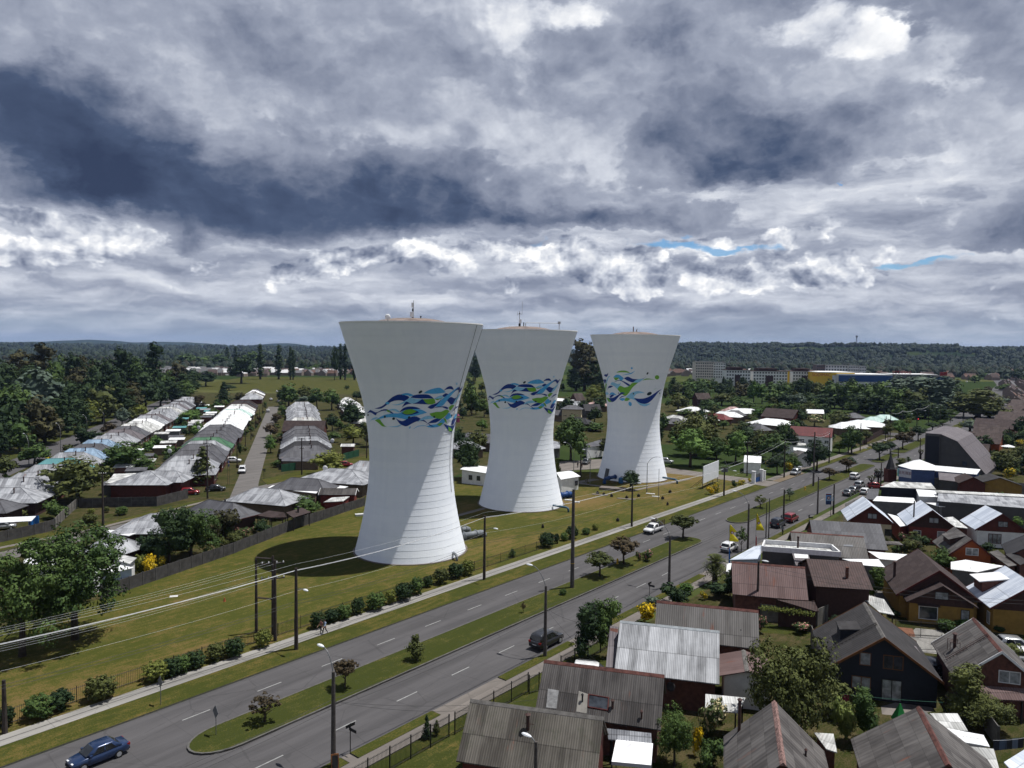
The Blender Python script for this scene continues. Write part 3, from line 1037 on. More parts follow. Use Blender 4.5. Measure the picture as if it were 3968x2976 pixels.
  if i == 0:
   # lightning conductors run down from the rim
   for (pa, pb) in ((Z5(1513,300), Z6(1240,100)),(Z5(1580,330), Z6(1262,420))):
    (t0, za),(t1, zb) = tower_hit(pa, c), tower_hit(pb, c)
    pts = []
    for k in range(15):
     q = k/14
     z = 36.7+(10-36.7)*q
     th = t0+(t1-t0)*min(1, q*1.3)
     r = prof(z)+.1
     pts.append((r*cos(th), r*sin(th), z))
    mm = MB()
    mm.tube(pts, .035,4)
    mm.obj('conductor_cable', gal, t)

 def mast(c, px, py, hgt, label, kind):
  y = c[1]
  b_ = at(px, y)
  z0 = 37.55
  t = thing('antenna_mast', label, 'antenna',(b_.x, y, z0))
  m = MB()
  m.tube([(0,0,0),(0,0, hgt*.62)],.075,6)
  m.obj('pole', metal, t)
  if kind == 0:
   m = MB(); m.tube([(.14,0,.1),(.14,0, hgt)],.05,6); m.obj('whip', metal, t)
   m = MB(); m.box(-.42,.05,-.2,.2,.45,1.25); m.obj('cabinet', rim_m, t)
   m = MB(); m.box(-.2,.1,-.12,.12,2.0,2.75); m.obj('panel_antenna', rim_m, t)
   m = MB(); m.box(-.12,.08,-.1,.1,1.4,1.75); m.obj('bracket', darkm, t)
   m = MB(); m.box(-.15,.12,-.1,.1,0,.42); m.obj('pedestal', darkm, t)
  else:
   m = MB(); m.box(-.1,.42,-.2,.2,.95,1.75); m.obj('cabinet', rim_m, t)
   m = MB(); m.tube([(-.42,0,2.85),(.55,0,2.9)],.05,6); m.tube([(-.42,0,2.55),(-.42,0,3.3)],.04,5); m.obj('crossbar', metal, t)
   m = MB(); m.tube([(.53,0,2.8),(.53,0, hgt)],.035,5); m.obj('whip', metal, t)
   m = MB(); m.box(-.2,.25,-.2,.2,0,.9); m.obj('pedestal', darkm, t)
   m = MB(); m.box(-.12,.12,-.1,.1,2.9,3.1); m.obj('bracket', darkm, t)
  m = MB()
  m.tube([(1.3-.4*kind, 0,-.1),(1.3-.4*kind, 0,.55+.5*kind)],.1,8)
  m.tube([(1.3-.4*kind, 0,.5+.5*kind),(1.3-.4*kind, 0,.62+.5*kind)],.14,8)
  m.box(.7-.3*kind, 1.6-.3*kind, -.3,.3,-.05,.06)
  m.obj('vent', darkm, t)
 rA, rB = reg(1480,1150,5.53), reg(1880,1150,5.53)
 mast(TOWERS[0], rA(660,480),0,3.15,'antenna mast with white cabinet and short whip on the dome of the nearest tower',0)
 mast(TOWERS[1], rB(735,640),0,5.6,'antenna mast with crossbar and tall whip on the dome of the middle tower',1)
 t = thing('roof_vent','pair of short rusty vent pipes on the dome of the farthest tower','vent',(*at(Z7(1280,400), TOWERS[2][1]).xy, 37.7))
 m = MB(); m.tube([(-.6,0,0),(-.6,0,1.45)],.13,8); m.obj('vent_pipe', dome_m, t)
 m = MB(); m.tube([(.25,0,0),(.25,0,.7),(.45,0,.9)],.12,8); m.obj('vent_pipe', dome_m, t)
 t = thing('satellite_dish','small round white dish on the rim of the nearest tower','dish',(*at(rA(122,500), TOWERS[0][1]-6).xy, 37.0))
 m = MB(); m.ell((0,0,.72),(.42,.12,.46),14,8); m.obj('dish', rim_m, t, True)
 m = MB(); m.tube([(0,0,0),(0,.05,.4)],.05,6); m.obj('bracket', darkm, t)
 t = thing('roof_railing','thin grey railing with end post on the rim of the middle tower','railing',(*at(rB(1170,680), TOWERS[1][1]).xy, 37.))
 m = MB(); m.tube([(-3,0,1.6),(4.1,0,1.6)],.06,5); m.obj('rail', metal, t)
 for x, w in ((-3., .08),(0., .06),(4.1,.08)):
  m = MB(); m.tube([(x, 0,-.3),(x, 0,1.6)], w, 5)
  if x > 4: m.box(x-.28, x+.28,-.1,.1,1.4,1.95)
  m.obj('post', metal, t)
 return out

build_towers()

# ------------------------------------------------------------------ houses
G1 = reg(3200,1950,2.88)
G2 = reg(2700,1900,2.88)
G3 = reg(3400,1500,3.894)
G4 = reg(0,1900,3.16)
RF = dict(
 moss=roofing('mossy_fibre_cement',(.088,.078,.066),(.200,.182,.155),.55,.18,.05,.9,1.9,.30,(.055,.060,.038)),
 darkmoss=roofing('dark_weathered_fibre_cement',(.062,.056,.054),(.165,.152,.145),.6,.18,.1,.9,1.9,.30),
 silver=roofing('silvery_weathered_sheet',(.20,.205,.215),(.50,.51,.53),.9,.16,.0,.6,2.4,.20),
 grey=roofing('grey_corrugated_sheet',(.150,.140,.132),(.235,.222,.212),.5,.22,.03,.85,2.2,.30),
 rust=roofing('faded_red_corrugated_sheet',(.155,.098,.092),(.225,.150,.142),.5,.22,.35,.85,2.6,.25),
 tile=roofing('brown_roof_tiles',(.060,.030,.026),(.095,.050,.045),.5,.30,.0,.7,.36,.35),
 char=roofing('charcoal_shingles',(.040,.037,.038),(.058,.054,.055),.4,.4,.0,.9,.6,.08),
 brown=roofing('brown_shingles',(.052,.034,.032),(.078,.054,.051),.4,.35,.0,.9,.6,.10),
 worn=roofing('worn_grey_shingles',(.075,.068,.066),(.175,.162,.155),.55,.5,.02,.95,.9,.06),
 frost=roofing('pale_blue_grey_sheet',(.40,.44,.51),(.56,.60,.66),.4,.35,.0,.5,2.5,.08),
 white=roofing('white_painted_sheet',(.62,.63,.63),(.80,.80,.80),.5,.25,.03,.5,2.5,.10),
 dirtywhite=roofing('dirty_white_sheet',(.36,.36,.345),(.66,.66,.64),.7,.22,.10,.6,2.0,.15),
 zinc=roofing('weathered_zinc_sheet',(.200,.205,.225),(.40,.41,.43),.75,.2,.06,.55,1.8,.10),
 slate=roofing('dark_grey_sheet',(.080,.079,.090),(.150,.150,.165),.6,.2,.02,.65,2., .10),
 black=roofing('near_black_sheet',(.030,.029,.033),(.052,.050,.055),.5,.3,.0,.8,2., .08),
 green=roofing('green_painted_sheet',(.045,.155,.075),(.085,.22,.11),.5,.2,.02,.6,2., .10),
 teal=roofing('turquoise_painted_sheet',(.10,.30,.32),(.15,.40,.41),.5,.2,.02,.6,2., .10),
 blue=roofing('blue_painted_sheet',(.17,.26,.38),(.25,.35,.46),.5,.2,.0,.6,2., .10),
 red=roofing('crimson_painted_sheet',(.17,.024,.026),(.23,.036,.036),.4,.2,.0,.6,2., .08),
 mint=roofing('pale_mint_sheet',(.34,.50,.45),(.52,.62,.58),.5,.2,.0,.6,2., .10),
 pink=roofing('faded_pink_sheet',(.36,.22,.20),(.48,.33,.31),.5,.2,.1,.7,2., .10),
 lilac=roofing('mauve_grey_sheet',(.150,.130,.140),(.205,.182,.192),.5,.3,.0,.7,3., .06),
 brownrow=roofing('brown_grey_shingles',(.072,.052,.048),(.120,.092,.084),.5,.4,.03,.95,.8,.06),
)
W = dict(
 brick=plain('dark_red_brick',(.16,.068,.050),.9,.35,2.5,0,.3), redwood=plain('red_brown_boards',(.135,.036,.026),.8,.2,2,0,.2),
 navy=plain('navy_boards',(.018,.022,.034),.7,.2,2), yellow=plain('ochre_plaster',(.36,.215,.05),.9,.15,1.5), cream=plain('cream_plaster',(.50,.42,.28),.9,.15,1.5),
 white=plain('white_plaster',(.66,.66,.65),.85,.12,1.2), grey=plain('grey_plaster',(.20,.20,.205),.9,.2,1.2), orange=plain('orange_boards',(.36,.085,.022),.8,.15,2),
 brown=plain('dark_brown_boards',(.070,.034,.028),.85,.25,3), blue=plain('blue_plaster',(.085,.13,.30),.85,.15,1), concrete=plain('raw_concrete',(.19,.18,.165),.95,.3,1.4,0,.3),
 dark=plain('dark_grey_plaster',(.105,.10,.10),.9,.15,.8), red=plain('brick_red_plaster',(.22,.042,.030),.9,.2,2), paleblue=plain('pale_blue_boards',(.36,.43,.50),.8,.15,2),
 tan=plain('tan_plaster',(.20,.145,.10),.9,.2,1.5),
)
CAP_RUST = plain('rusty_ridge_cap',(.135,.055,.045),.9,.5,2.2)
CAP_GREY = plain('grey_ridge_cap',(.16,.15,.14),.9,.4,2.)
TRIM_W = plain('white_trim',(.62,.62,.62),.7,.15)
TRIM_O = plain('varnished_wood_trim',(.20,.078,.024),.6,.25,2)
TRIM_R = plain('dark_red_trim',(.11,.022,.018),.7,.2)
TRIM_D = plain('dark_trim',(.035,.030,.028),.7,.2)
FLUE_M = plain('rusty_flue_pipe',(.080,.042,.036),.7,.4,3.)
FLUE_D = plain('black_flue_pipe',(.022,.022,.024),.6,.2)
FLUE_S = plain('galvanised_flue',(.50,.51,.52),.4,.2,3., .4)

def glass(name, c, r=.12):
 m, t, b = new_mat(name)
 t.links.new(ramp(t, noi(t, coords(t),1.7,2),[(.35, mul3(c, .6)),(.65, mul3(c, 1.6))]), b.inputs['Base Color'])
 b.inputs['Roughness'].default_value = r
 b.inputs['Specular IOR Level'].default_value = .6
 return m

GLASS = glass('window_glass',(.030,.034,.040))
CURTAIN = glass('curtained_glass',(.20,.21,.22),.3)

def window(parent, face, pos, w, h, frame=TRIM_W, pane=GLASS, bars=1, depth=.05):
 """window in a wall: frame > pane. face: ('x', sign) or ('y', sign); pos = (along, coordinate of the wall plane, sill height)"""
 ax, sg = face
 a, q, z = pos
 m = MB()

 def bx(mb, a0, a1, z0, z1, d0, d1):
  lo, hi = sorted((q+sg*d0, q+sg*d1))
  if ax == 'x':
   mb.box(lo, hi, a0, a1, z0, z1)
  else:
   mb.box(a0, a1, lo, hi, z0, z1)
 t = .07
 bx(m, a-w/2, a+w/2, z, z+t, -.02, depth)
 bx(m, a-w/2, a+w/2, z+h-t, z+h, -.02, depth)
 bx(m, a-w/2, a-w/2+t, z+t, z+h-t, -.02, depth)
 bx(m, a+w/2-t, a+w/2, z+t, z+h-t, -.02, depth)
 for k in range(bars):
  c = a-w/2+w*(k+1)/(bars+1)
  bx(m, c-t/2, c+t/2, z+t, z+h-t, -.02, depth)
 f = m.obj('window', frame, parent)
 m = MB()
 bx(m, a-w/2+.02, a+w/2-.02, z+.02, z+h-.02,-.02, depth*.35)
 m.obj('pane', pane, f)
 return f

def flue(roof, x, y, z, h, r=.09, mat=FLUE_M, cap=FLUE_S, base=True):
 m = MB()
 m.tube([(x, y, z-.35),(x, y, z+h)], r, 8)
 m.tube([(x, y, z+h+.02),(x, y, z+h+.14)], r*1.25,8)
 m.tube([(x, y, z+h+.14),(x, y, z+h+.26)],[r*1.8, r*.5],8)
 m.obj('flue',[mat], roof)

class House:
 pass

PITCH = []

def gable(label, r1, r2, e, roof='moss', wall='brick', hr=6., he=3., cat='house', name='house', cap=None, fascia=None, group=None, over=.45, flues=(), ext=(0,0), az=None,
  both=True, gwall=None, hw=None, walls=True):
 """gable house from its two ridge ends and one point of its eave (photo points at ridge/eave height)"""
 a = P(r1, hr) if not isinstance(r1, Vector) else r1
 b = P(r2, hr) if not isinstance(r2, Vector) else r2
 u = (b-a).xy.normalized()
 if az is not None:
  v_ = Vector((sin(R(az)), cos(R(az))))
  u = v_ if v_.dot(u) > 0 else -v_
 L = (b-a).xy.dot(u)+ext[0]+ext[1]
 v = Vector((-u.y, u.x))
 if hw is None:
  d = (P(e, he).xy-a.xy).dot(v)
  hw = max(abs(d),3.0 if cat == 'house' else 2.)
 PITCH.append((label[:30], round(hw, 1), round(L, 1), round(math.degrees(atan2(hr-he, hw)))))
 c = (a.xy+u*((b-a).xy.dot(u)-ext[0]+ext[1])/2)
 rz = atan2(u.y, u.x)
 t = thing(name, label, cat, (c.x, c.y, 0), rz, group)
 h = House()
 h.t, h.L, h.hw, h.hr, h.he, h.c, h.rz = t, L, hw, hr, he, c, rz
 X = L/2
 k = (hr-he)/hw
 ww = hw-over
 xi = X-.35
 th = .09
 m = MB()
 m.slabx([(-ww, 0),(ww, 0),(ww, he+k*over-th-.02),(0, hr-th-.02),(-ww, he+k*over-th-.02)],-xi, xi)
 h.wall = m.obj('wall', W[wall], t)
 if gwall:
  for s in (-1,1):
   m = MB()
   x0, x1 = (-xi-.03,-xi+.02) if s < 0 else (xi-.02, xi+.03)
   m.slabx([(-ww+.02, he*.93),(ww-.02, he*.93),(ww-.02, he+k*over-th-.05),(0, hr-th-.08),(-ww+.02, he+k*over-th-.05)], x0, x1)
   m.obj('gable_boards', W[gwall], t)
 m = MB()
 for s in (-1,1):
  m.slabx([(0, hr),(s*hw, he),(s*hw, he-th),(0, hr-th)] if s < 0 else [(0, hr-th),(hw, he-th),(hw, he),(0, hr)],-X, X)
 h.roof = m.obj('roof', RF[roof], t)
 if cap is not None:
  m = MB()
  m.slabx([(-.22, hr-.22*k-.005),(-.2, hr-.2*k+.03),(0, hr+.05),(.2, hr-.2*k+.03),(.22, hr-.22*k-.005)],-X-.02, X+.02)
  m.obj('ridge_cap', cap, h.roof)
 if fascia is not None:
  for s in (-1,1):
   m = MB()
   x0, x1 = sorted((s*(X+.002), s*(X+.06)))
   for q in (-1,1):
    pr = [(0, hr+.03),(q*(hw+.02), he+.03),(q*(hw+.02), he-.22),(0, hr-.24)]
    m.slabx(pr if q < 0 else pr[::-1], x0, x1)
   m.obj('barge_board', fascia, t)
 for f in flues:
  p = roof_at(h, f[0])
  flue(h.roof, p[0], p[1], p[2], f[1], *f[2:])
 return h

def to_local(h, p):
 d = p.xy-h.c
 return d.x*cos(h.rz)+d.y*sin(h.rz),-d.x*sin(h.rz)+d.y*cos(h.rz)

def roof_at(h, px):
 z = (h.hr+h.he)/2
 for _ in range(12):
  x, y = to_local(h, P(px, z))
  z = z*.4+.6*(h.hr-(h.hr-h.he)*min(1.3, abs(y)/h.hw))
 return x, y, z

def hip(label, r1, r2, e, roof='zinc', wall='tan', hr=4.9, he=2.7, run=1.0, cat='house', name='house', group=None, flues=(), over=.75, hw=None, az=None, fascia=None, L=None):
 """hip roof: ridge ends and one point of the long eave"""
 a = P(r1, hr) if not isinstance(r1, Vector) else r1
 b = P(r2, hr) if not isinstance(r2, Vector) else r2
 u = (b-a).xy
 u = u.normalized() if u.length > .05 else Vector((1,0))
 if az is not None:
  v_ = Vector((sin(R(az)), cos(R(az))))
  u = v_ if v_.dot(u) > 0 else -v_
 rl = (b-a).xy.dot(u)
 v = Vector((-u.y, u.x))
 if hw is None:
  hw = min(max(abs((P(e, he).xy-a.xy).dot(v)),3.4),6.3)
 c = (a.xy+b.xy)/2
 rz = atan2(u.y, u.x)
 t = thing(name, label, cat, (c.x, c.y, 0), rz, group)
 h = House()
 h.t, h.L, h.hw, h.hr, h.he, h.c, h.rz = t, rl+2*hw*run, hw, hr, he, c, rz
 PITCH.append((label[:30], round(hw, 1), round(h.L, 1), round(math.degrees(atan2(hr-he, hw)))))
 h.wall, h.roof = hip_body(t, rl, hw, hr, he, run, RF[roof], W[wall], over, fascia)
 for f in flues:
  p = roof_at(h, f[0])
  flue(h.roof, p[0], p[1], p[2], f[1], *f[2:])
 return h

def hip_body(t, rl, hw, hr, he, run, roofm, wallm, over=.4, fascia=None):
 X, x = rl/2+hw*run, rl/2
 m = MB()
 m.box(-X+over, X-over, -hw+over, hw-over, 0, he-.02)
 wall = m.obj('wall', wallm, t)
 m = MB()
 A = [(-X, -hw, he),(X, -hw, he),(X, hw, he),(-X, hw, he)]
 B = [(-x, 0, hr),(x, 0, hr)]
 m.poly([A[0], A[1], B[1], B[0]])
 m.poly([A[2], A[3], B[0], B[1]])
 m.poly([A[1], A[2], B[1]])
 m.poly([A[3], A[0], B[0]])
 lo = [(p[0], p[1], he-.12) for p in A]
 for i in range(4):
  j = (i+1) % 4
  m.poly([lo[i], lo[j], A[j], A[i]],1)
 m.poly(lo[::-1],1)
 for p, q in ((A[0], B[0]),(A[1], B[1]),(A[2], B[1]),(A[3], B[0]),(B[0], B[1])):
  if (Vector(p)-Vector(q)).length > .3:
   m.tube([Vector(p)+Vector((0,0,.0)), Vector(q)+Vector((0,0,.02))],.07,5)
 roof = m.obj('roof',[roofm, fascia or TRIM_D], t)
 return wall, roof

def canopy(label, pts, roof='white', wall=None, cat='shed', name='shed', thick=.09, posts=False, group=None, parapet=0., inset=.3, base=0., wname='wall'):
 """roof plane through surveyed corners [(photo point, height)...] with walls or posts below"""
 q = [P(p, z) if not isinstance(p, Vector) else Vector((p.x, p.y, z)) for p, z in pts]
 c = sum(q, Vector())/len(q)
 ar = sum(q[i].x*q[(i+1) % len(q)].y-q[(i+1) % len(q)].x*q[i].y for i in range(len(q)))
 if ar < 0:
  q = q[::-1]
 u = (q[1]-q[0]).xy
 rz = atan2(u.y, u.x)
 loc = []
 for p in q:
  d = p.xy-c.xy
  loc.append(Vector((d.x*cos(rz)+d.y*sin(rz),-d.x*sin(rz)+d.y*cos(rz), p.z)))
 t = thing(name, label, cat, (c.x, c.y, 0), rz, group)
 m = MB()
 m.loft([[p-Vector((0,0, thick)) for p in loc], loc])
 h = House()
 h.t = t
 h.roof = m.obj('roof', RF[roof] if roof in RF else W[roof], t)
 ins = [Vector((p.x*(1-inset/max(.6, p.xy.length)), p.y*(1-inset/max(.6, p.xy.length)), p.z-thick-.02)) for p in loc]
 if wall:
  m = MB()
  m.loft([[Vector((p.x, p.y, base)) for p in ins], ins])
  h.wall = m.obj(wname, W[wall], t)
 if posts:
  for p in ins:
   m = MB()
   m.box(p.x-.06, p.x+.06, p.y-.06, p.y+.06,0, p.z)
   m.obj('post', TRIM_D, t)
 if parapet:
  m = MB()
  n = len(loc)
  for i in range(n):
   a, b = loc[i], loc[(i+1) % n]
   d = (b-a).xy.normalized()
   nn = Vector((-d.y, d.x, 0))*.16
   za = parapet
   m.loft([[a, b, b+nn, a+nn],[a+Vector((0,0, za)), b+Vector((0,0, za)), b+nn+Vector((0,0, za)), a+nn+Vector((0,0, za))]])
  m.obj('parapet', W[wall or 'white'], t)
 h.c, h.rz, h.pts = c.xy, rz, loc
 return h

def patch(h, corners, mat, name='roof_patch'):
 """a replaced sheet lying on a gable roof"""
 m = MB()
 p = [Vector(roof_at(h, c)) for c in corners]
 up = Vector((0,0,.03))
 m.loft([p, [x+up for x in p]])
 f = m.f[-1]
 return m.obj(name, mat, h.roof)

def build_right_houses():
 # A: nearest mossy roof, bottom centre
 h = gable('mossy brown corrugated gable roof cut by the bottom edge of the photo, metal-capped stovepipe', R3(265,1090), R3(1365,1240), R3(150,1600),'moss','redwood', cap=CAP_GREY,
   flues=[(R3(738,1335),.95,.13), ], fascia=None)
 patch(h, [R3(722,1165), R3(795,1175), R3(790,1300), R3(715,1290)], CAP_RUST)
 # B
 h = gable('dark weathered corrugated gable roof with recessed roof window and two pale sheets', R3(875,765), R3(1870,890), R3(1750,1330),'darkmoss','brick', cap=CAP_RUST,
   flues=[(R3(1190,1112),.45,.07, FLUE_D, FLUE_D),(R3(1440,1165),.5,.10),(R3(1680,1250),.45,.08, FLUE_M, FLUE_M)])
 patch(h, [R3(905,1005), R3(995,1020), R3(975,1170), R3(890,1160)], plain('pale_sheet',(.30,.30,.30),.8,.4,2))
 patch(h, [R3(1160,1022), R3(1240,1052), R3(1225,1210), R3(1140,1195)], plain('cream_sheet',(.32,.30,.27),.8,.2,2))
 m = MB()
 a, b, c, d = [Vector(roof_at(h, q)) for q in (R3(1238,1055), R3(1412,1085), R3(1405,1195), R3(1232,1165))]
 up = Vector((0,0,.12))
 ct = (a+b+c+d)/4
 for p, q in ((a, b),(b, c),(c, d),(d, a)):
  i_, j_ = p+(ct-p)*.10, q+(ct-q)*.10
  m.loft([[p, q, j_, i_],[p+up, q+up, j_+up, i_+up]])
 f = m.obj('roof_window', TRIM_R, h.roof)
 m = MB()
 m.loft([[p+(ct-p)*.1+Vector((0,0,.02)) for p in (a, b, c, d)],[p+(ct-p)*.1+Vector((0,0,.05)) for p in (a, b, c, d)]])
 m.obj('roof_glass', GLASS, h.roof)
 # C
 h = gable('silvery streaked corrugated gable roof over a dark brick wall with satellite dish', R3(1505,440), R4(615,525), R4(600,962),'silver','brick', hr=6.2, cap=plain('pale_ridge',(.34,.37,.39),.6,.3),
   flues=[])
 m = MB()
 xd, zz = to_local(h, P(R4(215,1010),2.0))
 yw = -h.hw+.45
 m.lathe([(.02,0.),(.22,.03),(.42,.10),(.42,.12),(.2,.05)],16,(0,0,0),0, True)
 o = m.obj('satellite_dish', TRIM_D, h.t, True, (xd, yw-.45,2.2))
 o.rotation_euler = (R(68), R(10), R(-25))
 canopy('narrow lower grey roof strip along the left end of the silvery roof',[(R3(1420,480),5.1),(R3(1492,490),5.1),(R3(1466,828),2.9),(R3(1384,822),2.9)],'lilac','brick','annex','annex')
 # D
 gable('plain grey corrugated gable roof with rust-red ridge behind the silvery roof', R4(97,272), R4(938,355), R4(930,672),'grey','brick', hr=5.9, cap=CAP_RUST,
  flues=[(R4(285,460),.9,.11),(R4(790,628),.35,.08, FLUE_D, FLUE_D)])
 # small patched roof and canopies between
 gable('small patched red and grey shingle roof beside the silvery roof', R4(815,682), R4(845,858), R4(606,800),'rust','white', hr=3.7, he=3.0, cat='annex', name='annex', cap=CAP_GREY)
 canopy('translucent white corrugated patio canopy behind the flowering shrubs',[(R4(500,1045),2.9),(R4(832,1076),2.9),(R4(775,1200),2.4),(R4(497,1180),2.4)],'dirtywhite', None, 'canopy','patio_canopy', posts=True)
 canopy('grey translucent lean-to roof between the dark corrugated house and the white gazebo',[(R3(1395,1330),2.9),(R3(1760,1370),2.9),(R3(1765,1455),2.3),(R3(1405,1420),2.3)],'zinc', None, 'canopy','patio_canopy', posts=True)
 # dark navy house
 h = gable('navy boarded house with charcoal gable roof, dormer and varnished orange barge boards', R5(535,285), R5(700,575), R5(215,870),'char','navy', hr=6.3, he=2.6, cap=CAP_GREY, fascia=TRIM_O,
   flues=[(R5(175,640),.55,.09, FLUE_D, FLUE_D)])
 X = h.L/2-.35
 window(h.t, ('x',1),(to_local(h, P(R5(555,830),3.4))[1], X, 3.25),1.0,1.25, TRIM_O, CURTAIN, 0)
 window(h.t, ('x',1),(to_local(h, P(R5(780,840),3.4))[1], X, 3.15),1.75,1.35, TRIM_O, GLASS, 1)
 window(h.t, ('x',1),(to_local(h, P(R5(510,1010),1.0))[1], X, .95),1.7,1.2, TRIM_O, CURTAIN, 1)
 window(h.t, ('x',1),(to_local(h, P(R5(752,1090),.2))[1], X, .12),1.75,2.05, TRIM_D, CURTAIN, 1)
 # box dormer on its left slope
 x0, y0, z0 = roof_at(h, R5(300,625))
 x1, y1, z1 = roof_at(h, R5(285,480))
 m = MB()
 yb = -h.hw*.62
 m.slabx([(yb, 3.0),(yb, 5.0),(-1.0,5.25),(-1.0,4.6)],-1.35,.75)
 o = m.obj('dormer', W['navy'], h.t)
 m = MB()
 m.slabx([(yb-.12,5.0),(yb-.12,5.14),(-.75,5.42),(-.75,5.28)],-1.5,.9)
 m.obj('dormer_roof', RF['char'], o)
 m = MB()
 for xx in (1.55,1.95):
  m.tube([(xx, -h.hw+.6, h.he+.55+(h.hr-h.he)*.0+.05),(xx, -.05, h.hr+.12)],.03,4)
 for k in range(14):
  q = (k+.5)/14
  y = (-h.hw+.6)*(1-q)
  z = h.he+.6+(h.hr-h.he-.48)*q
  m.tube([(1.55, y, z),(1.95, y, z)],.025,4)
 m.obj('roof_ladder', TRIM_D, h.t)
 canopy('small grey lean-to beside the navy house with a parked car under it',[(R5(915,640),3.4),(R5(960,650),3.3),(R5(1105,865),2.6),(R5(1010,862),2.7)],'lilac', None, 'canopy','carport', posts=True)
 # brown house
 h = gable('large brown shingle gable house with ochre walls and a lower front gable', Y4(915,1190), Y4(1180,1455), Y5(640,480),'brown','yellow', hr=6.4, he=2.9, fascia=TRIM_R, gwall='brown',
   flues=[(Y5(625,268),1.9,.17, FLUE_M, FLUE_M)])
 X = h.L/2
 # lower front gable of the same house
 m = MB()
 fw, fz0, fz1 = 3.9,2.75,5.0
 m.slabx([(-fw+.4,0),(fw-.4,0),(fw-.4, fz0),(0, fz1-.15),(-fw+.4, fz0)], X-.36, X+1.2)
 o = m.obj('front_wing', W['yellow'], h.t)
 m = MB()
 m.slabx([(-fw+.42, fz0-.35),(fw-.42, fz0-.35),(fw-.42, fz0),(0, fz1-.2),(-fw+.42, fz0)], X+1.2, X+1.24)
 m.obj('boards', W['brown'], o)
 m = MB()
 for s in (-1,1):
  pr = [(0, fz1),(s*fw, fz0-.1),(s*fw, fz0-.22),(0, fz1-.12)]
  m.slabx(pr if s < 0 else pr[::-1], X-.3, X+1.7)
 m.obj('front_roof', RF['brown'], h.t)
 window(h.t, ('x',1),(.0, X+1.24,3.15),1.5,.95, TRIM_D, CURTAIN, 0)
 window(h.t, ('x',1),(-1.4, X+1.2,.55),2.1,1.6, TRIM_W, GLASS, 0)
 window(h.t, ('x',1),(2.6, X+1.2,.25),.95,1.9, TRIM_D, CURTAIN, 0)
 m = MB()
 m.slabx([(-2.6,2.3),(-.2,2.3),(-.2,2.42),(-2.6,2.42)], X+1.2, X+1.7)
 m.obj('window_awning', RF['brown'], h.t)
 # grey house with white barge boards
 h = gable('worn grey shingle gable house with white barge boards, stovepipe and roof ladder', R5(1440,415), R5(1675,690), R5(1100,640),'worn','brick', hr=6.1, he=3., cap=CAP_RUST, fascia=TRIM_W,
   flues=[(R5(1280,660),1.25,.15)])
 X = h.L/2-.35
 window(h.t, ('x',1),(to_local(h, P(R5(1650,850),3.1))[1], X, 3.05),1.75,1.15, TRIM_W, CURTAIN, 1)
 m = MB()
 for xx in (.3,.7):
  m.tube([(xx, -h.hw+.2, h.he+.3),(xx, -.05, h.hr+.1)],.03,4)
 for k in range(13):
  q = (k+.5)/13
  y = (-h.hw+.2)*(1-q)
  z = h.he+.33+(h.hr-h.he-.25)*q
  m.tube([(.3, y, z),(.7, y, z)],.025,4)
 m.obj('roof_ladder', FLUE_M, h.t)
 m = MB()
 x0, y0, z0 = roof_at(h, R5(1280,665))
 for dx, dy in ((-.5,-.5),(.5,-.5),(.5,.35),(-.5,.35)):
  m.tube([(x0+dx, y0+dy, z0-.3+dy*.6),(x0+dx, y0+dy, z0+.75)],.025,4)
 m.tube([(x0-.5, y0-.5, z0+.7),(x0+.5, y0-.5, z0+.7),(x0+.5, y0+.35, z0+.7),(x0-.5, y0+.35, z0+.7),(x0-.5, y0-.5, z0+.7)],.022,4)
 m.obj('flue_stay', FLUE_M, h.roof)
 canopy('faded red striped corrugated awning under the white barge boards',[(R5(1420,970),2.9),(R5(1870,1000),2.9),(R5(1875,1100),2.2),(R5(1500,1085),2.2)],'rust', None, 'canopy','patio_canopy', posts=True)
 # bottom right pair
 h = gable('dark grey shingle gable roof at the bottom edge with a white and red mottled ridge', R4(1070,1100), R4(1140,1590), R4(650,1360),'worn','brick', hr=6.2, he=2.8, cap=plain('mottled_ridge',(.28,.17,.15),.9,.8,5), ext=(0,.4),
   flues=[(R4(778,1350),2.3,.12, FLUE_M, FLUE_M),(R4(1330,1560),.3,.07)])
 h = gable('dark streaked shingle gable roof at the bottom right with rust-red ridge', R5(985,1150), R5(1215,1595), R5(440,1490),'worn','brick', hr=6.2, he=2.9, cap=CAP_RUST, ext=(0,.5))
 canopy('pale grey ribbed annex roof behind the dark streaked gable roof',[(R5(1075,1205),3.2),(R5(1305,1206),3.2),(R5(1392,1352),2.7),(R5(1200,1340),2.7)],'dirtywhite','brick','annex','annex')
 canopy('bright white flat annex roof in the bottom right corner',[(R5(1212,1328),3.1),(R5(1520,1385),3.1),(R5(1572,1482),2.8),(R5(1245,1425),2.9)],'white','white','annex','annex')
 canopy('whitish corrugated lean-to at the bottom right corner',[(R5(1212,1460),3.3),(R5(1605,1500),3.2),(R5(1660,1700),2.5),(R5(1340,1700),2.5)],'dirtywhite','white','annex','annex')
 canopy('pale blue-grey roof corner at the right bottom edge of the photo',[(R5(1690,1610),3.2),(R5(1900,1480),3.2),(R5(2050,1600),2.8),(R5(1820,1760),2.8)],'frost','brick','house','house')
 canopy('dull white shed roof with a thin flue between the two bottom edge roofs',[(R4(1400,1365),2.8),(R4(1560,1375),2.8),(R4(1590,1530),2.5),(R4(1500,1500),2.5)],'dirtywhite','brick','shed','shed')
 # rust roof, tile roof, white box
 gable('faded pinkish-red corrugated gable roof beside the palm', Y3(745,1345), Y3(1640,1415), R4(718,218),'rust','brick', cap=CAP_RUST)
 h = gable('brown tiled roof with a rusty patch and brick chimney next to the pinkish roof', Y3(1655,1310), G1(405,655), R4(1360,150),'tile','brown', hr=6.4, he=4.4)
 x, y, z = roof_at(h, G1(235,830))
 m = MB()
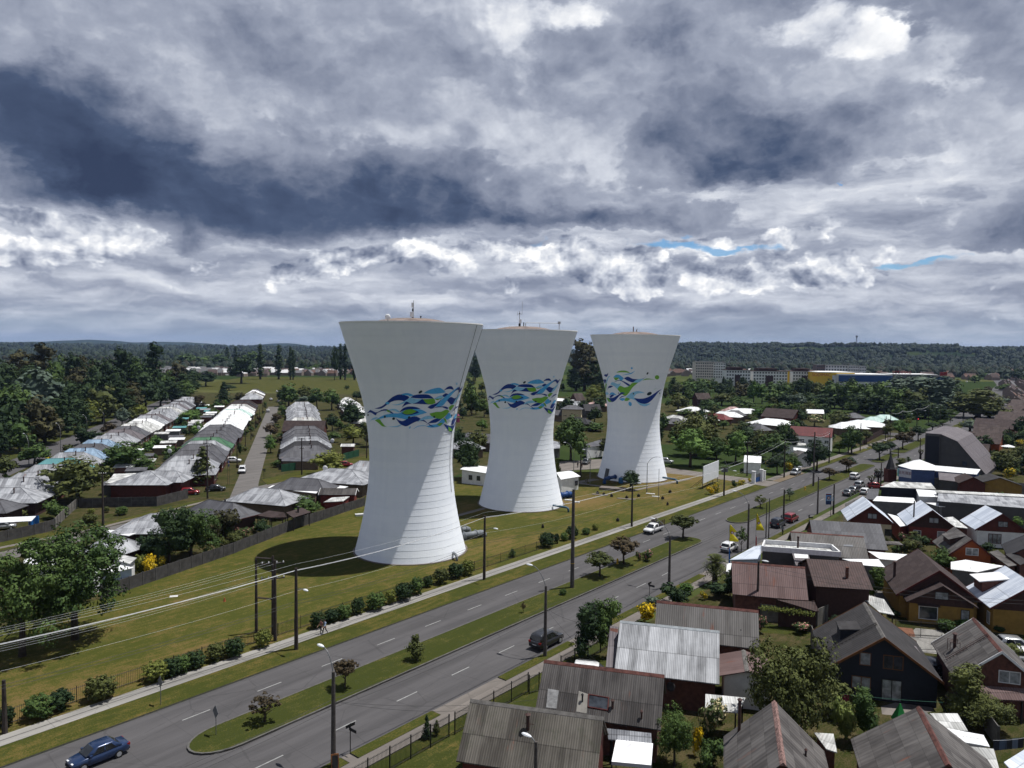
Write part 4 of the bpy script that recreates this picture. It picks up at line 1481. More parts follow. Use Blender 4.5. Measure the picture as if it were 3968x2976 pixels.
 m.box(x-.16, x+.16, y-.16, y+.16, z-.6, z+1.3)
 m.obj('chimney', plain('chimney_brick',(.17,.075,.055),.9,.35,4), h.roof)
 patch(h, [G1(185,650), G1(245,650), G1(258,830), G1(205,830)], TRIM_W)
 canopy('low brown tiled lean-to above the ivy-topped concrete wall',[(R4(1085,256),3.4),(R4(1400,272),3.4),(R4(1440,362),2.5),(R4(1085,310),2.5)],'tile','brown','annex','annex')
 h = canopy('grey-walled box house with white parapet and flat roof',[(G2(755,590),5.6),(G2(1500,640),5.6),(G2(1600,690),5.6),(G2(725,630),5.6)],'dirtywhite','dark','house','house', parapet=0., inset=.1)
 # (flat roof with coping)
 m = MB()
 pts = [P(G2(752,548),6.2), P(G2(1510,600),6.2), P(G2(1612,688),6.2), P(G2(722,622),6.2)]
 for i in range(4):
  a, b = pts[i], pts[(i+1) % 4]
  d = (b-a).xy.normalized()
  nn = Vector((-d.y, d.x, 0))*.2
  if (sum(pts, Vector())/4-a).dot(nn) < 0:
   nn = -nn
  m.loft([[a-Vector((0,0,.7)), b-Vector((0,0,.7)), b+nn-Vector((0,0,.7)), a+nn-Vector((0,0,.7))],[a, b, b+nn, a+nn]])
 o = m.obj('parapet', TRIM_W, h.t)
 o.matrix_parent_inverse = (Matrix.Translation(h.t.location) @ Matrix.Rotation(h.rz, 4,'Z')).inverted()
 m = MB()
 x, y = to_local(h, P(G2(1128,640),5.6))
 m.tube([(x, y, 5.5),(x, y, 7.0)],.13,8)
 m.tube([(x, y, 7.0),(x, y, 7.2)],.17,8)
 m.obj('flue', FLUE_M, h.roof)
 canopy('pale blue sloping flat roof of the corner shop beside the white hatchback',[(G2(720,610),4.4),(G2(712,765),4.0),(G2(365,775),3.0),(G2(640,625),3.6)],'frost','paleblue','shop','shop')
 canopy('bright white canopy roof between the palm and the pinkish roof',[(G2(335,815),3.0),(G2(392,812),3.0),(G2(390,912),2.8),(G2(330,905),2.8)],'white', None, 'canopy','patio_canopy', posts=True)
 h = gable('small grey dormer house with white skylight behind the brown tiled roof', G2(1060,690), G2(1240,700), G2(1075,800),'lilac','grey', hr=5.2, he=4.2)
 patch(h, [G2(1085,705), G2(1240,712), G2(1245,760), G2(1095,755)], TRIM_W)
 h = gable('grey corrugated gable roof with three white sheets and a skylight', G2(1045,460), G1(420,372), G1(380,620),'grey','brick', hr=5.5, he=3.2, cap=CAP_RUST)
 patch(h, [G2(1340,487), G2(1520,500), G2(1530,600), G2(1345,575)], plain('white_sheets',(.55,.54,.50),.7,.2))
 patch(h, [G2(1635,565), G2(1740,572), G2(1745,628), G2(1640,622)], plain('skylight_pane',(.22,.23,.25),.3,.1),'skylight')
 gable('smooth dark grey sheet roof in front of the first red gable', G2(1260,328), G1(610,232), G1(640,522),'slate','redwood', hr=5.8, he=2.9, flues=[(G1(512,465),.3,.08, FLUE_D, FLUE_D)])
 canopy('white ribbed flat roof behind the large brown house',[(G1(468,535),3.0),(G1(925,572),3.0),(G1(810,640),2.8),(G1(600,622),2.8)],'white','white','annex','annex')
 canopy('white flat roof with a rusty flue beside the brown tiled house',[(G1(180,620),3.4),(G1(590,625),3.3),(G1(660,712),3.2),(G1(415,690),3.2)],'white','grey','annex','annex')
 canopy('flat grey carport roof in the yard behind the brown house',[(G1(640,420),2.8),(G1(815,428),2.8),(G1(870,466),2.6),(G1(645,455),2.6)],'worn', None, 'carport','carport', posts=True)
 # red gables
 for lab, r1, r2, e, wl, gw, wpx, low in (
   ('red-brown gable house with pale blue roof nearest the avenue, first of three', Y4(240,545), Y4(345,665), Y4(55,855),'cream','redwood', Y4(338,800), None),
   ('red gable house with pale blue roof and arched window, middle of three', Y4(945,590), Y4(1095,715), Y4(800,920),'red','brown', Y4(1082,850),'arch'),
   ('pale blue roofed gable house with white lower wall and large red-framed window, third of three', Y4(1740,655), Y4(1950,760), Y4(1640,970),'white','redwood', Y4(1935,910),'big')):
  h = gable(lab, r1, r2, e, 'frost', wl, hr=6, he=3, fascia=TRIM_R, gwall=gw, cap=None)
  X = h.L/2-.32
  window(h.t, ('x',1),(to_local(h, P(wpx, 3.7))[1], X, 3.65),1.5,.95, TRIM_D, CURTAIN, 1)
  if low == 'arch':
   window(h.t, ('x',1),(-2.2, X-.03,.9),1.2,1.3, TRIM_W, GLASS, 1)
   window(h.t, ('x',1),(2., X-.03,.1),2.2,2.2, TRIM_W, CURTAIN, 0)
  if low == 'big':
   window(h.t, ('x',1),(-.9, X-.03,.7),2.0,1.7, TRIM_R, CURTAIN, 2)
  if low is None:
   window(h.t, ('x',1),(2.9, X-.03,.8),1.2,1.2, TRIM_D, GLASS, 0)
 h = gable('orange gable house with worn grey roof and long dormer', G1(1435,260), G1(1632,402), G1(1375,585),'worn','orange', hr=5.7, he=3.1, fascia=TRIM_R)
 window(h.t, ('x',1),(to_local(h, P(G1(1605,555),3.3))[1], h.L/2-.35,3.2),1.7,1.1, TRIM_W, CURTAIN, 1)
 m = MB()
 m.slabx([(-h.hw*.72,4.0),(-h.hw*.72,4.85),(-.2,5.5),(-.2,5.2)],-1.6,1.6)
 o = m.obj('dormer', W['brown'], h.t)
 m = MB()
 m.slabx([(-h.hw*.80,4.80),(-h.hw*.80,4.9),(-.1,5.66),(-.1,5.56)],-1.8,1.8)
 m.obj('dormer_roof', RF['worn'], o)
 canopy('blinding white flat roof with a rusty flue in front of the orange gable',[(G1(1395,655),3.0),(G1(1560,630),3.0),(G1(1985,700),3.0),(G1(1690,770),2.9),(G1(1395,735),2.9)],'white','grey','annex','annex')
 canopy('folded grey corrugated roof between the two pale blue gable roofs',[(G1(1310,160),3.2),(G1(1420,150),3.3),(G1(1590,280),2.8),(G1(1415,262),2.8)],'dirtywhite','brick','annex','annex')
 canopy('white yard roof between the first and middle pale blue gables',[(G1(690,115),2.9),(G1(790,140),2.9),(G1(960,240),2.7),(G1(830,258),2.7)],'white','red','annex','annex')
 gable('dark roof at the right edge behind the orange gable', G1(2330,300), G1(2420,420), G1(1985,510),'black','brick', hr=5.8, he=3.0)
 canopy('grey annex roof right of the orange gable with a pale strip',[(G1(1820,545),3.2),(G1(1920,520),3.2),(G1(2130,690),2.8),(G1(2040,705),2.8)],'worn','brick','annex','annex')
 canopy('charcoal annex roof at the right edge above the pale strip',[(G1(2005,570),3.4),(G1(2100,540),3.4),(G1(2260,650),3.0),(G1(2170,690),3.0)],'char','brick','annex','annex')
 # pale blue house at right with the white dormer
 h = gable('pale blue roofed house at the right edge with bright white dormer and ochre walls', G1(2000,695), G1(2330,905), G1(1875,1200),'frost','yellow', hr=6.2, he=3.0, fascia=TRIM_R, gwall='brown')
 m = MB()
 m.slabx([(-h.hw*.85,3.6),(-h.hw*.85,4.9),(-1., 5.4),(-1., 4.9)],-2.9,-.4)
 o = m.obj('dormer', W['brick'], h.t)
 m = MB()
 m.slabx([(-h.hw*.95,4.88),(-h.hw*.95,4.98),(-.5,5.62),(-.5,5.5)],-3.2,-.1)
 m.obj('dormer_roof', TRIM_W, o)
 X = h.L/2-.35
 window(h.t, ('y',-1),(X-1.2,-h.hw+.45,.6),.8,1.5, TRIM_W, GLASS, 1)
 canopy('dirty white pergola roof between the brown house and the navy house',[(G1(320,985),3.2),(G1(440,1020),3.2),(G1(650,1070),3.1),(G1(765,1245),2.5),(G1(600,1215),2.6)],'dirtywhite', None, 'canopy','patio_canopy', posts=True)
 canopy('small pale blue lean-to roof in front of the white dormer',[(G1(1640,955),3.0),(G1(1735,885),3.2),(G1(1735,1030),2.7),(G1(1690,1040),2.7)],'frost','brick','annex','annex')
 # long roofs and shops further along
 canopy('long pale grey corrugated roof above a black wall by the avenue',[(Y4(620,365),4.8),(Y4(1072,385),4.8),(Y4(1135,462),4.3),(Y4(450,430),4.3)],'dirtywhite','navy','building','low_building')
 canopy('white corrugated canopy roof beside the black wall',[(Y4(410,545),3.4),(Y4(862,568),3.4),(Y4(895,632),3.0),(Y4(360,602),3.0)],'white','grey','building','low_building')
 canopy('small white roofed block in the long row of grey roofs',[(Y4(890,460),4.2),(Y4(1150,478),4.2),(Y4(1170,555),4.0),(Y4(925,548),4.0)],'white','white','building','low_building')
 canopy('long streaked grey corrugated roof stretching to the right edge, behind the third gable',[(Y4(1165,505),4.6),(Y4(2330,560),4.6),(Y4(2330,700),3.8),(Y4(1150,605),3.8)],'zinc','dark','building','low_building')
 canopy('pale upper strip of roof behind the long streaked grey roof',[(Y4(1120,470),4.9),(Y4(2330,530),4.9),(Y4(2330,560),4.7),(Y4(1140,500),4.7)],'dirtywhite','grey','building','low_building')
 canopy('narrow white roof strip in front of the long streaked grey roof',[(Y4(1005,625),3.0),(Y4(1340,628),3.0),(Y4(1360,675),2.8),(Y4(1180,672),2.8)],'white','grey','building','low_building')
 canopy('dark grey end roof by the parked cars on the avenue',[(Y4(310,455),4.0),(Y4(440,455),4.0),(Y4(415,590),2.8),(Y4(270,580),2.8)],'slate','redwood','building','low_building')
 # blue restaurant
 c = [P(G3(x, y),5.0) for x, y in ((325,1180),(520,1235),(865,1250),(850,1175),(700,1120),(560,1105))]
 t = thing('restaurant','blue-walled corner restaurant with white faceted roof and Chinese sign','restaurant',(*c[0].xy, 0))
 o0 = c[0]
 lc = [Vector((p.x-o0.x, p.y-o0.y, 0)) for p in c]
 m = MB()
 m.prism([(p.x, p.y) for p in lc],0,4.9)
 m.obj('wall', W['blue'], t)
 ap = P(G3(590,1110),6.6)-o0
 ctr = sum(lc, Vector())/len(lc)
 ap = Vector((ctr.x, ctr.y, 6.4))
 m = MB()
 ex = [ctr+(p-ctr)*1.06+Vector((0,0,4.95)) for p in lc]
 for i in range(len(ex)):
  m.poly([ex[i], ex[(i+1) % len(ex)], ap])
 m.poly([Vector((p.x, p.y, 4.92)) for p in ex[::-1]])
 m.obj('roof', RF['white'], t)
 a, b = P(G3(318,1330),3.1), P(G3(520,1362),3.1)
 d = (b-a).xy.normalized()
 ln = (b-a).xy.length
 sg = thing('shop_sign','white sign with red Chinese characters on the blue restaurant','sign',(a.x, a.y, 0), atan2(d.y, d.x))
 m = MB()
 m.box(0, ln, -.45,-.35,2.9,4.85)
 m.obj('board', plain('sign_board',(.50,.50,.56),.5,.1), sg)
 m = MB()
 m.box(.0, ln*.12,-.47,-.452,2.9,4.85)
 m.obj('border', plain('sign_teal',(.16,.42,.46),.5,.1), sg)
 text(sg, '金兆酒家',(ln*.55,-.47,3.95),.86, plain('sign_red',(.20,.03,.06),.5,.1))
 canopy('white ribbed wing roof behind the blue restaurant',[(G3(850,1180),4.6),(G3(1555,1240),4.6),(G3(1500,1318),4.0),(G3(865,1262),4.2)],'white','blue','building','low_building')
 canopy('grey shingle roof with small skylight in front of the restaurant wing',[(G3(920,1285),4.0),(G3(1300,1320),4.0),(G3(1270,1435),3.2),(G3(930,1395),3.2)],'lilac','dark','building','low_building')
 gable('dark brown gabled house with red boarded front beside the restaurant wing', G3(1405,1335), G3(1400,1345), G3(1262,1410),'brown','redwood', hr=4.8, he=3.2, ext=(4,1.), az=15)
 gable('charcoal gabled house with ochre front at the end of the restaurant row', G3(1790,1340), G3(1785,1350), G3(1600,1405),'char','yellow', hr=4.8, he=3.1, ext=(4,1.5), az=15, hw=5.)
 # dark cement hall with steep lean roof
 t = thing('hall','tall dark cement hall with long steep mauve roof and navy front panel','building',(114.9,204.2,0), az2rz(RA+90))
 ht, xk, zk, Lx, dp = 10.9,7.6,9.3,14.4,25.8
 prof_ = [(0,0),(Lx, 0),(Lx, 1.0),(xk, zk),(3.7, ht),(0, ht)]
 m = MB()
 m.loft([[(x, 0, z) for x, z in prof_],[(x, dp, z) for x, z in prof_]])
 m.obj('wall', W['dark'], t)
 m = MB()
 up = .18
 for (xa, za),(xb, zb) in (((-.2, ht+.02),(3.7, ht+.02)),((3.7, ht+.02),(xk, zk+.02)),((xk, zk+.02),(Lx+.1,1.0))):
  m.loft([[(xa, -.2, za),(xb, -.2, zb),(xb, -.2, zb+up),(xa, -.2, za+up)],[(xa, dp+.2, za),(xb, dp+.2, zb),(xb, dp+.2, zb+up),(xa, dp+.2, za+up)]])
 m.obj('roof', RF['lilac'], t)
 m = MB()
 m.box(.15,3.4,-.35,-.02,3., ht-.5)
 m.obj('front_panel', W['navy'], t)
 m = MB()
 m.box(-.1,3.6,-.4,-.02, ht-.5, ht-.2); m.box(3.4,3.6,-.4,-.02,.4, ht-.5); m.box(-.1,.15,-.4,-.02,.4, ht-.5)
 m.obj('panel_frame', W['dark'], t)
 window(t, ('y',-1),(Lx*.66,0., 2.9),1.2,1.3, TRIM_D, GLASS, 0)
 # tower spire beside the black wall
 sp = P(Y4(570,370))
 t = thing('spire','dark pointed wooden turret by the avenue in front of the blue restaurant','turret',(sp.x, sp.y, 0))
 m = MB(); m.box(-1.1,1.1,-1.1,1.1,0,3.4); m.obj('base', W['redwood'], t)
 m = MB(); m.lathe([(1.35,3.4),(1.1,3.9),(.12,7.2),(.05,8.6)],6); m.obj('spire_roof', RF['black'], t)
 # brown row on the far right, nearest first
 row = [((1540,850),(1690,850),3.6),((1370,668),(1850,712),5.6),((1480,598),(1940,628),5.8),((1530,558),(1960,590),6.),((1505,465),(2110,492),6.8),((1800,420),(2212,440),6.2),((1850,365),(2212,380),6.2),
  ((1925,300),(2212,312),6.2),((1985,240),(2212,250),6.2),((2040,185),(2212,192),6.2),((2080,140),(2212,146),6.2)]
 for i, (a, b, hr) in enumerate(row):
  gable('brown shingle row house at the right edge, %s counted from the tall dark hall' % ORD[i], G3(*a), G3(*b), None, 'brownrow' if i != 4 else 'brown','orange' if i < 4 else 'brick', hr=hr, he=hr-3.2, hw=[4,5.4,5.6,5,7,7,8,9,9,9,9][i], az=129.6,
   group='brown row houses at the right edge', ext=(.5,.5 if i < 5 else 4))

def text(parent, s, loc, size, mat, rot=(pi/2,0,0), name='lettering'):
 cu = bpy.data.curves.new(name, 'FONT')
 cu.body, cu.size, cu.align_x, cu.align_y = s, size, 'CENTER','CENTER'
 cu.extrude = .008
 tmp = bpy.data.objects.new('tmp', cu)
 COL.objects.link(tmp)
 bpy.context.view_layer.update()
 me = bpy.data.meshes.new_from_object(tmp.evaluated_get(bpy.context.evaluated_depsgraph_get()))
 bpy.data.objects.remove(tmp)
 me.materials.clear()
 me.materials.append(mat)
 o = link(name, me, parent, loc)
 o.rotation_euler = rot
 return o

build_right_houses()

def build_left_houses():
 a = R(-16.4)
 su, sv = Vector((sin(a), cos(a))), Vector((cos(a),-sin(a)))
 rz = az2rz(73.6)          # ridge runs across the street
 rnd = random.Random(3)
 protos = {}

 def row(name, where, s0, ts, cols, step, group):
  t0, t1 = ts
  for i, c in enumerate(cols):
   if c is None:
    continue
   s = s0+step*(i+.5)
   p = su*s+sv*((t0+t1)/2)
   key = (c, round(t1-t0,1))
   lab = '%s hip-roofed house, %s along %s' % (NAMES[c], ORD[i], where)
   if key not in protos:
    t = thing('row_house', lab, 'house',(p.x, p.y, 0), rz, group)
    hw = step/2-.12
    wall, roof = hip_body(t, (t1-t0)-2*hw*.9, hw, 5.5,2.6,.9, RF[c], W['redwood' if c in ('zinc','slate') else 'tan'],.45)
    x = (t1-t0)*.5-.46
    window(t, ('x',1),(-1.6, x, .9),1.5,1.2, TRIM_W, GLASS, 1)
    window(t, ('x',1),(1.5, x, .1),.95,2.0, TRIM_D, CURTAIN, 0).name = 'door'
    flue(roof, 1.2,-1.0,4.9,.8,.12)
    protos[key] = t
   else:
    copy_thing(protos[key],(p.x+rnd.uniform(-.35,.35)*sv.x, p.y+rnd.uniform(-.35,.35)*sv.y, rnd.uniform(-.3,.0)), rz+rnd.uniform(-.015,.015),(rnd.uniform(.94,1.05), rnd.uniform(.95,1.0), rnd.uniform(.97,1.1)), lab, group)
 NAMES = dict(zinc='streaked zinc-grey', slate='dark grey', white='white', dirtywhite='dull white', blue='pale blue', teal='turquoise', green='green', lilac='mauve-grey', mint='pale mint', black='near-black', brown='dark brown', red='red')
 row('west','the left-avenue row',168,(-61,-47.5),['zinc','zinc','zinc','teal','zinc','blue','slate','blue','zinc','zinc','lilac','slate','dirtywhite','dirtywhite','white','zinc','lilac','zinc','zinc','zinc','dirtywhite','zinc','lilac','zinc','slate','zinc','zinc','zinc'],
  9.3,'row houses along the left avenue')
 row('east','the row left of the side street',176,(-32.7,-17.9),[None, 'zinc','zinc','slate','slate','zinc','green','slate','slate','slate','slate','white','white','white','white','white','white','mint','white','white','dirtywhite','brown','black','brown'],
  9.55,'row houses left of the side street')
 row('east2','the row right of the side street',210,(-4,10.8),['slate','black','zinc','slate','slate','slate', None, None, None, 'dirtywhite','zinc','zinc','zinc','zinc','zinc','zinc','zinc','zinc'],
  9.55,'row houses right of the side street')
 row('far3','the row behind the nearest tower',300,(22,34),['dirtywhite','slate', None, 'white', None, 'dirtywhite','zinc','white', None, 'white','dirtywhite'],11,'row houses behind the nearest tower')
 row('far4','the second row behind the nearest tower',330,(42,54),['white','slate','zinc', None, 'dirtywhite','zinc','slate','white','lilac','zinc'],12,'row houses behind the nearest tower, second row')
 row('far5','the row left of the meadow',445,(-30,-18),['zinc','dirtywhite','brown','white','slate'],12,'row houses left of the meadow')
 for i in range(26):
  s_, t_ = 180+i*9.1+rnd.uniform(-2,2), rnd.choice([-44.5,-41,-37.5])+rnd.uniform(-1,1)
  p = su*s_+sv*t_
  c = rnd.choice(['white','dirtywhite','zinc','slate','teal','dirtywhite','white'])
  q = [Vector((p.x, p.y, 0))+Vector((*(su*a_+sv*b_),0)) for a_, b_ in ((-1.5,-2.4),(-1.5,2.4),(1.5,2.4),(1.5,-2.4))]
  canopy('%s yard shed between the two left rows, %s from the near end' % (NAMES[c], ORD[i]),[(v, z) for v, z in zip(q, (2.3,2.3,2.7,2.7))], c, rnd.choice(['brick','grey','tan']),'shed','yard_shed', group='yard sheds between the two left rows')
 # two-storey brown gable among the hips
 gable('dark brown house with long roof and small central gable in the right-hand row', Z3(1110,910), Z3(1555,912), Z3(1100,1025),'brown','redwood', hr=6.6, he=3.2, fascia=TRIM_D)
 # corner houses
 hip('streaked zinc pyramid roof of the corner house behind the grey panel fence', Z2(1585,342), Z2(1605,342), Z2(1545,522),'zinc','redwood', hr=5.0, he=2.9)
 hip('long streaked zinc hip roof joined to the pyramid-roofed corner house', Z2(1640,345), Z2(1890,345), Z2(1950,468),'zinc','redwood', hr=4.9, he=2.9, run=.8)
 canopy('patched white yard roof beside the large zinc corner house',[(Z2(1210,395),3.0),(Z2(1510,385),3.0),(Z2(1340,480),2.6),(Z2(1125,475),2.6)],'dirtywhite','brick','shed','shed')
 hip('big pale streaked zinc hip roof at the left edge below the turquoise roof', Z2(-260,430), Z2(400,415), Z2(560,552),'zinc','brown', hr=5.2, he=2.9)
 hip('streaked zinc hip roof with rusty streak at the left edge, behind the white-roofed shed', Z2(-150,530), Z2(220,522), Z2(300,692),'zinc','brown', hr=5.0, he=2.8, flues=[(Z2(150,560),.6,.12)])
 hip('dark grey hip roof corner at the left edge behind the white-roofed shed', Z2(-200,640), Z2(-20,640), Z2(200,800),'slate','brown', hr=4.8, he=2.8)
 canopy('white-roofed open shed with blue tarpaulin end at the left edge',[(Z2(-120,850),2.9),(Z2(385,828),2.9),(Z2(335,880),2.6),(Z2(-120,905),2.6)],'white', None, 'shed','shed', posts=True)
 m = MB()
 p = P(Z2(362,900),1.3)
 o = thing('tarpaulin','blue tarpaulin hung on the end of the open shed','tarpaulin',(p.x, p.y, 0), R(30))
 m.loft([[(x, .1*sin(x*5),.9),(x, .1*sin(x*5)+.03,.9),(x, .05*sin(x*7)+.03,2.5),(x, .05*sin(x*7),2.5)] for x in [k*.2-.8 for k in range(9)]])
 m.obj('sheet', plain('blue_tarpaulin',(.02,.15,.46),.5,.15), o)
 # south row between cross street and lawn fence
 hip('dark slate hip roof with red fascia behind the rose hedge', Z4(300,650), Z4(560,688), Z4(590,872),'slate','brown', hr=5.0, he=2.8, fascia=TRIM_R, flues=[(Z4(478,705),.9,.14, FLUE_D, FLUE_D)])
 hip('streaked zinc hip roof with white corrugated apron', Z4(800,522), Z4(1058,542), Z4(1100,722),'zinc','tan', hr=5.0, he=2.8)
 hip('dark slate hip roof with tall flue behind the white corrugated annex', Z4(1190,415), Z4(1468,430), Z4(1500,522),'slate','tan', hr=5.0, he=3.0, flues=[(Z4(1400,450),1.0,.14, FLUE_D, FLUE_D)])
 canopy('white corrugated annex roof with small black vents',[(Z4(985,498),3.2),(Z4(1500,535),3.2),(Z4(1450,585),2.9),(Z4(935,525),2.9)],'white','tan','annex','annex')
 hip('weathered zinc hip roof against the nearest tower, thin flue on top', Z4(1610,315), Z4(1830,328), Z4(1850,500),'zinc','tan', hr=5.0, he=2.8, flues=[(Z4(1835,335),.8,.10)])
 hip('grey hip roof half hidden behind the nearest tower', Z4(1920,235), Z4(2060,240), Z4(1760,318),'zinc','tan', hr=5.0, he=2.8)
 gable('red-ended shed with grey mossy roof against the lawn fence', Z4(1500,528), Z4(1890,530), Z4(1450,600),'darkmoss','red', hr=3.6, he=2.6, cat='shed', name='shed', fascia=TRIM_W)
 canopy('small white flat shed roof beside the lawn fence',[(Z4(1620,630),2.7),(Z4(1810,618),2.7),(Z4(1740,668),2.5),(Z4(1530,680),2.5)],'dirtywhite','red','shed','shed')
 canopy('bright white sheet roof beside the dark slate hip roof',[(Z4(1640,495),3.),(Z4(1795,512),3.),(Z4(1715,545),2.8),(Z4(1545,528),2.8)],'white', None, 'canopy','patio_canopy', posts=True)
 canopy('open timber pavilion with brown tiled roof behind the lawn fence',[(Z4(950,768),3.3),(Z4(1110,790),3.3),(Z4(1140,840),2.6),(Z4(968,845),2.6),(Z4(810,820),2.6)],'brown', None, 'pavilion','pavilion', posts=True)
 h = canopy('brown tiled lean-to roof with black flue behind the lawn fence',[(Z4(1130,790),3.2),(Z4(1300,738),3.2),(Z4(1395,785),2.6),(Z4(1205,845),2.6)],'brown', None, 'pavilion','pavilion', posts=True)
 flue(h.roof, 0,0,2.9,.9,.16, FLUE_D, FLUE_D)
 hip('zinc hip roof beyond the dark yard tree', Z2(1620,802), Z2(1800,800), Z2(1700,1020),'zinc','brown', hr=5.0, he=2.8)
 hip('zinc pyramid roof beside the large green tree at left', Z2(1195,1022), Z2(1215,1024), Z2(1250,1250),'zinc','brown', hr=5.2, he=2.9)
 canopy('white ribbed lean-to behind the zinc pyramid roof',[(Z2(1150,975),3.),(Z2(1500,995),3.),(Z2(1380,1040),2.8),(Z2(1120,1005),2.8)],'white','brown','annex','annex')
 canopy('pale lean-to roof in front of the zinc pyramid roof',[(Z2(1270,1235),3.1),(Z2(1465,1275),3.1),(Z2(1390,1340),2.8),(Z2(1200,1290),2.8)],'dirtywhite','white','annex','annex')
 h = canopy('pale blue garden house with white roof behind the yellow broom',[(Z2(1250,1345),3.0),(Z2(1435,1380),3.0),(Z2(1185,1440),2.7),(Z2(1030,1395),2.7)],'white','paleblue','garden house','garden_house')
 canopy('white flat roof glimpsed between the two large trees',[(Z2(340,1185),3.0),(Z2(720,1260),3.0),(Z2(640,1400),2.8),(Z2(240,1330),2.8)],'white','white','house','house')
 canopy('white gravel-dusted roof behind the left foreground tree',[(Z2(780,1330),3.),(Z2(1130,1370),3.),(Z2(1010,1470),2.8),(Z2(680,1430),2.8)],'white','white','house','house')
 canopy('long green-walled shed of the corner house by the side street',[(Z3(1080,1345),2.4),(Z3(1480,1350),2.4),(Z3(1490,1310),2.6),(Z3(1085,1300),2.6)],'slate','tan','shed','shed')
 gable('small brown gabled garden shed beside the green fence', Z3(1720,1160), Z3(1870,1160), Z3(1690,1190),'dirtywhite','brick', hr=3.2, he=2.6, cat='shed', name='shed')

build_left_houses()

def build_mid_houses():
 """houses seen between and right of the towers"""
 for lab, a, b, e, c, w, k in (
   ('pale hip roof with pinkish stain at the foot of the green belt', Y1(720,872), Y1(790,872), Y1(690,922),'pink','tan', {}),
   ('white hip roof behind the dark hip roof, right of the far tower', Y1(800,890), Y1(985,896), Y1(800,955),'white','tan', {}),
   ('white hip roof over the red hip roof', Y1(600,926), Y1(780,936), Y1(860,1003),'white','tan', {}),
   ('red hip roof among the white hip roofs', Y1(500,950), Y1(640,962), Y1(700,1022),'red','brick', {}),
   ('white hip roof left of the red hip roof', Y1(430,975), Y1(470,978), Y1(560,1045),'white','tan', {}),
   ('dark hip roof between two white hip roofs', Y1(740,916), Y1(830,918), Y1(900,982),'slate','tan', {}),
   ('big white hip roof with a rusty stain round its flue', Y1(1170,1012), Y1(1360,1028), Y1(1200,1125),'white','tan', dict(flues=[(Y1(1178,1060),.9,.12)])),
   ('dark hip roof in front of the rust-stained white roof', Y1(1020,1075), Y1(1100,1085), Y1(1120,1150),'slate','brick', {}),
   ('white hip roof beside the crimson roof, partly behind a tree', Y1(2080,1062), Y1(2200,1058), Y1(2060,1125),'white','tan', {}),
   ('dark slate hip roof left of the mint roofs', Y2(110,945), Y2(150,946), Y2(60,1010),'slate','brick', {}),
   ('pale mint hip roof nearest the green belt', Y2(450,968), Y2(560,970), Y2(500,1030),'mint','tan', {}),
   ('pale mint hip roof behind the long white roof', Y2(330,992), Y2(420,994), Y2(420,1060),'mint','tan', {}),
   ('long white hip roof above the dark boarded fence', Y2(170,1032), Y2(360,1040), Y2(230,1150),'white','tan', {}),
   ('white hip roof far left of the long white roof', Y2(30,1058), Y2(120,1060), Y2(60,1140),'white','tan', {}),
   ('slate roof beside the white flat roofs right of the far tower', Y1(0,1010), Y1(90,1014), Y1(20,1075),'slate','tan', {}),
   ('whitish roof between the trees right of the far tower', Y1(20,970), Y1(120,985), Y1(30,1015),'dirtywhite','tan', {}),
   ('small white roof deep among the garden trees', Y1(240,870), Y1(310,876), Y1(290,915),'white','tan', {}),
   ('grey hip roof of the two-storey cream house between the towers', Z7(560,1160), Z7(640,1162), Z7(600,1200),'slate','cream', dict(hr=7.5, he=5.8)),
   ('grey roof behind the two-storey cream house', Z7(520,1115), Z7(680,1120), Z7(560,1158),'zinc','tan', {}),
   ('slate roof at the edge of the middle tower, near the cream house', Z7(400,1210), Z7(490,1214), Z7(440,1262),'slate','tan', {}),
   ('dark low roof in front of the cream house', Z7(640,1290), Z7(730,1296), Z7(760,1345),'black','tan', {}),
   ('white roof edge against the middle tower above the slate roof', Z7(410,1085), Z7(470,1088), Z7(440,1120),'white','cream', dict(hr=6., he=5.)),
   ('slate roof seen between nearest and middle tower', Z5(1420,1455), Z5(1660,1470), Z5(1500,1575),'slate','tan', {}),
   ('zinc roof with flue between nearest and middle tower', Z5(1330,1540), Z5(1450,1550), Z5(1480,1625),'zinc','tan', {})):
  hip(lab, a, b, e, c, w, **{**dict(hr=5.0, he=2.8), **k})
 gable('red-brown steep gable house with skylights between the towers', Z7(610,1035), Z7(705,1030), Z7(660,1115),'brownrow','brown', hr=8.5, he=4.2)
 gable('long brown-grey gable roof with white strip amid the white roofs', Y1(1165,885), Y1(1560,910), Y1(1140,992),'brown','redwood', hr=7, he=3.4)
 gable('white gable roof behind the long brown-grey roof', Y1(1610,900), Y1(1870,908), Y1(1630,948),'white','tan', hr=5, he=3.2)
 h = gable('crimson gable roof on a white two-storey block', Y1(1470,1106), Y1(1985,1136), Y1(1418,1202),'red','white', hr=8.2, he=5.4, fascia=TRIM_R, flues=[(Y1(1560,1190),.5,.1, FLUE_M, FLUE_M)])
 for k in range(5):
  window(h.t, ('y',-1),(-h.L/2+h.L*(k+.6)/5.2,-h.hw+.45,3.2),1.4,1.1, TRIM_W, GLASS, 1)
 canopy('patched grey lean-to roof in front of the crimson roof',[(Y1(1400,1270),3.4),(Y1(1650,1275),3.4),(Y1(1655,1345),2.8),(Y1(1385,1345),2.8)],'dirtywhite','white','annex','annex')
 gable('brown gable cottage with pale walls beside the avenue trees', Y1(1545,1400), Y1(1640,1420), Y1(1480,1440),'worn','white', hr=4.6, he=3.0)
 canopy('grey-white sheet roof right of the brown gable cottage',[(Y1(1500,1370),3.2),(Y1(1670,1385),3.2),(Y1(1665,1425),2.9),(Y1(1500,1405),2.9)],'white','white','annex','annex')
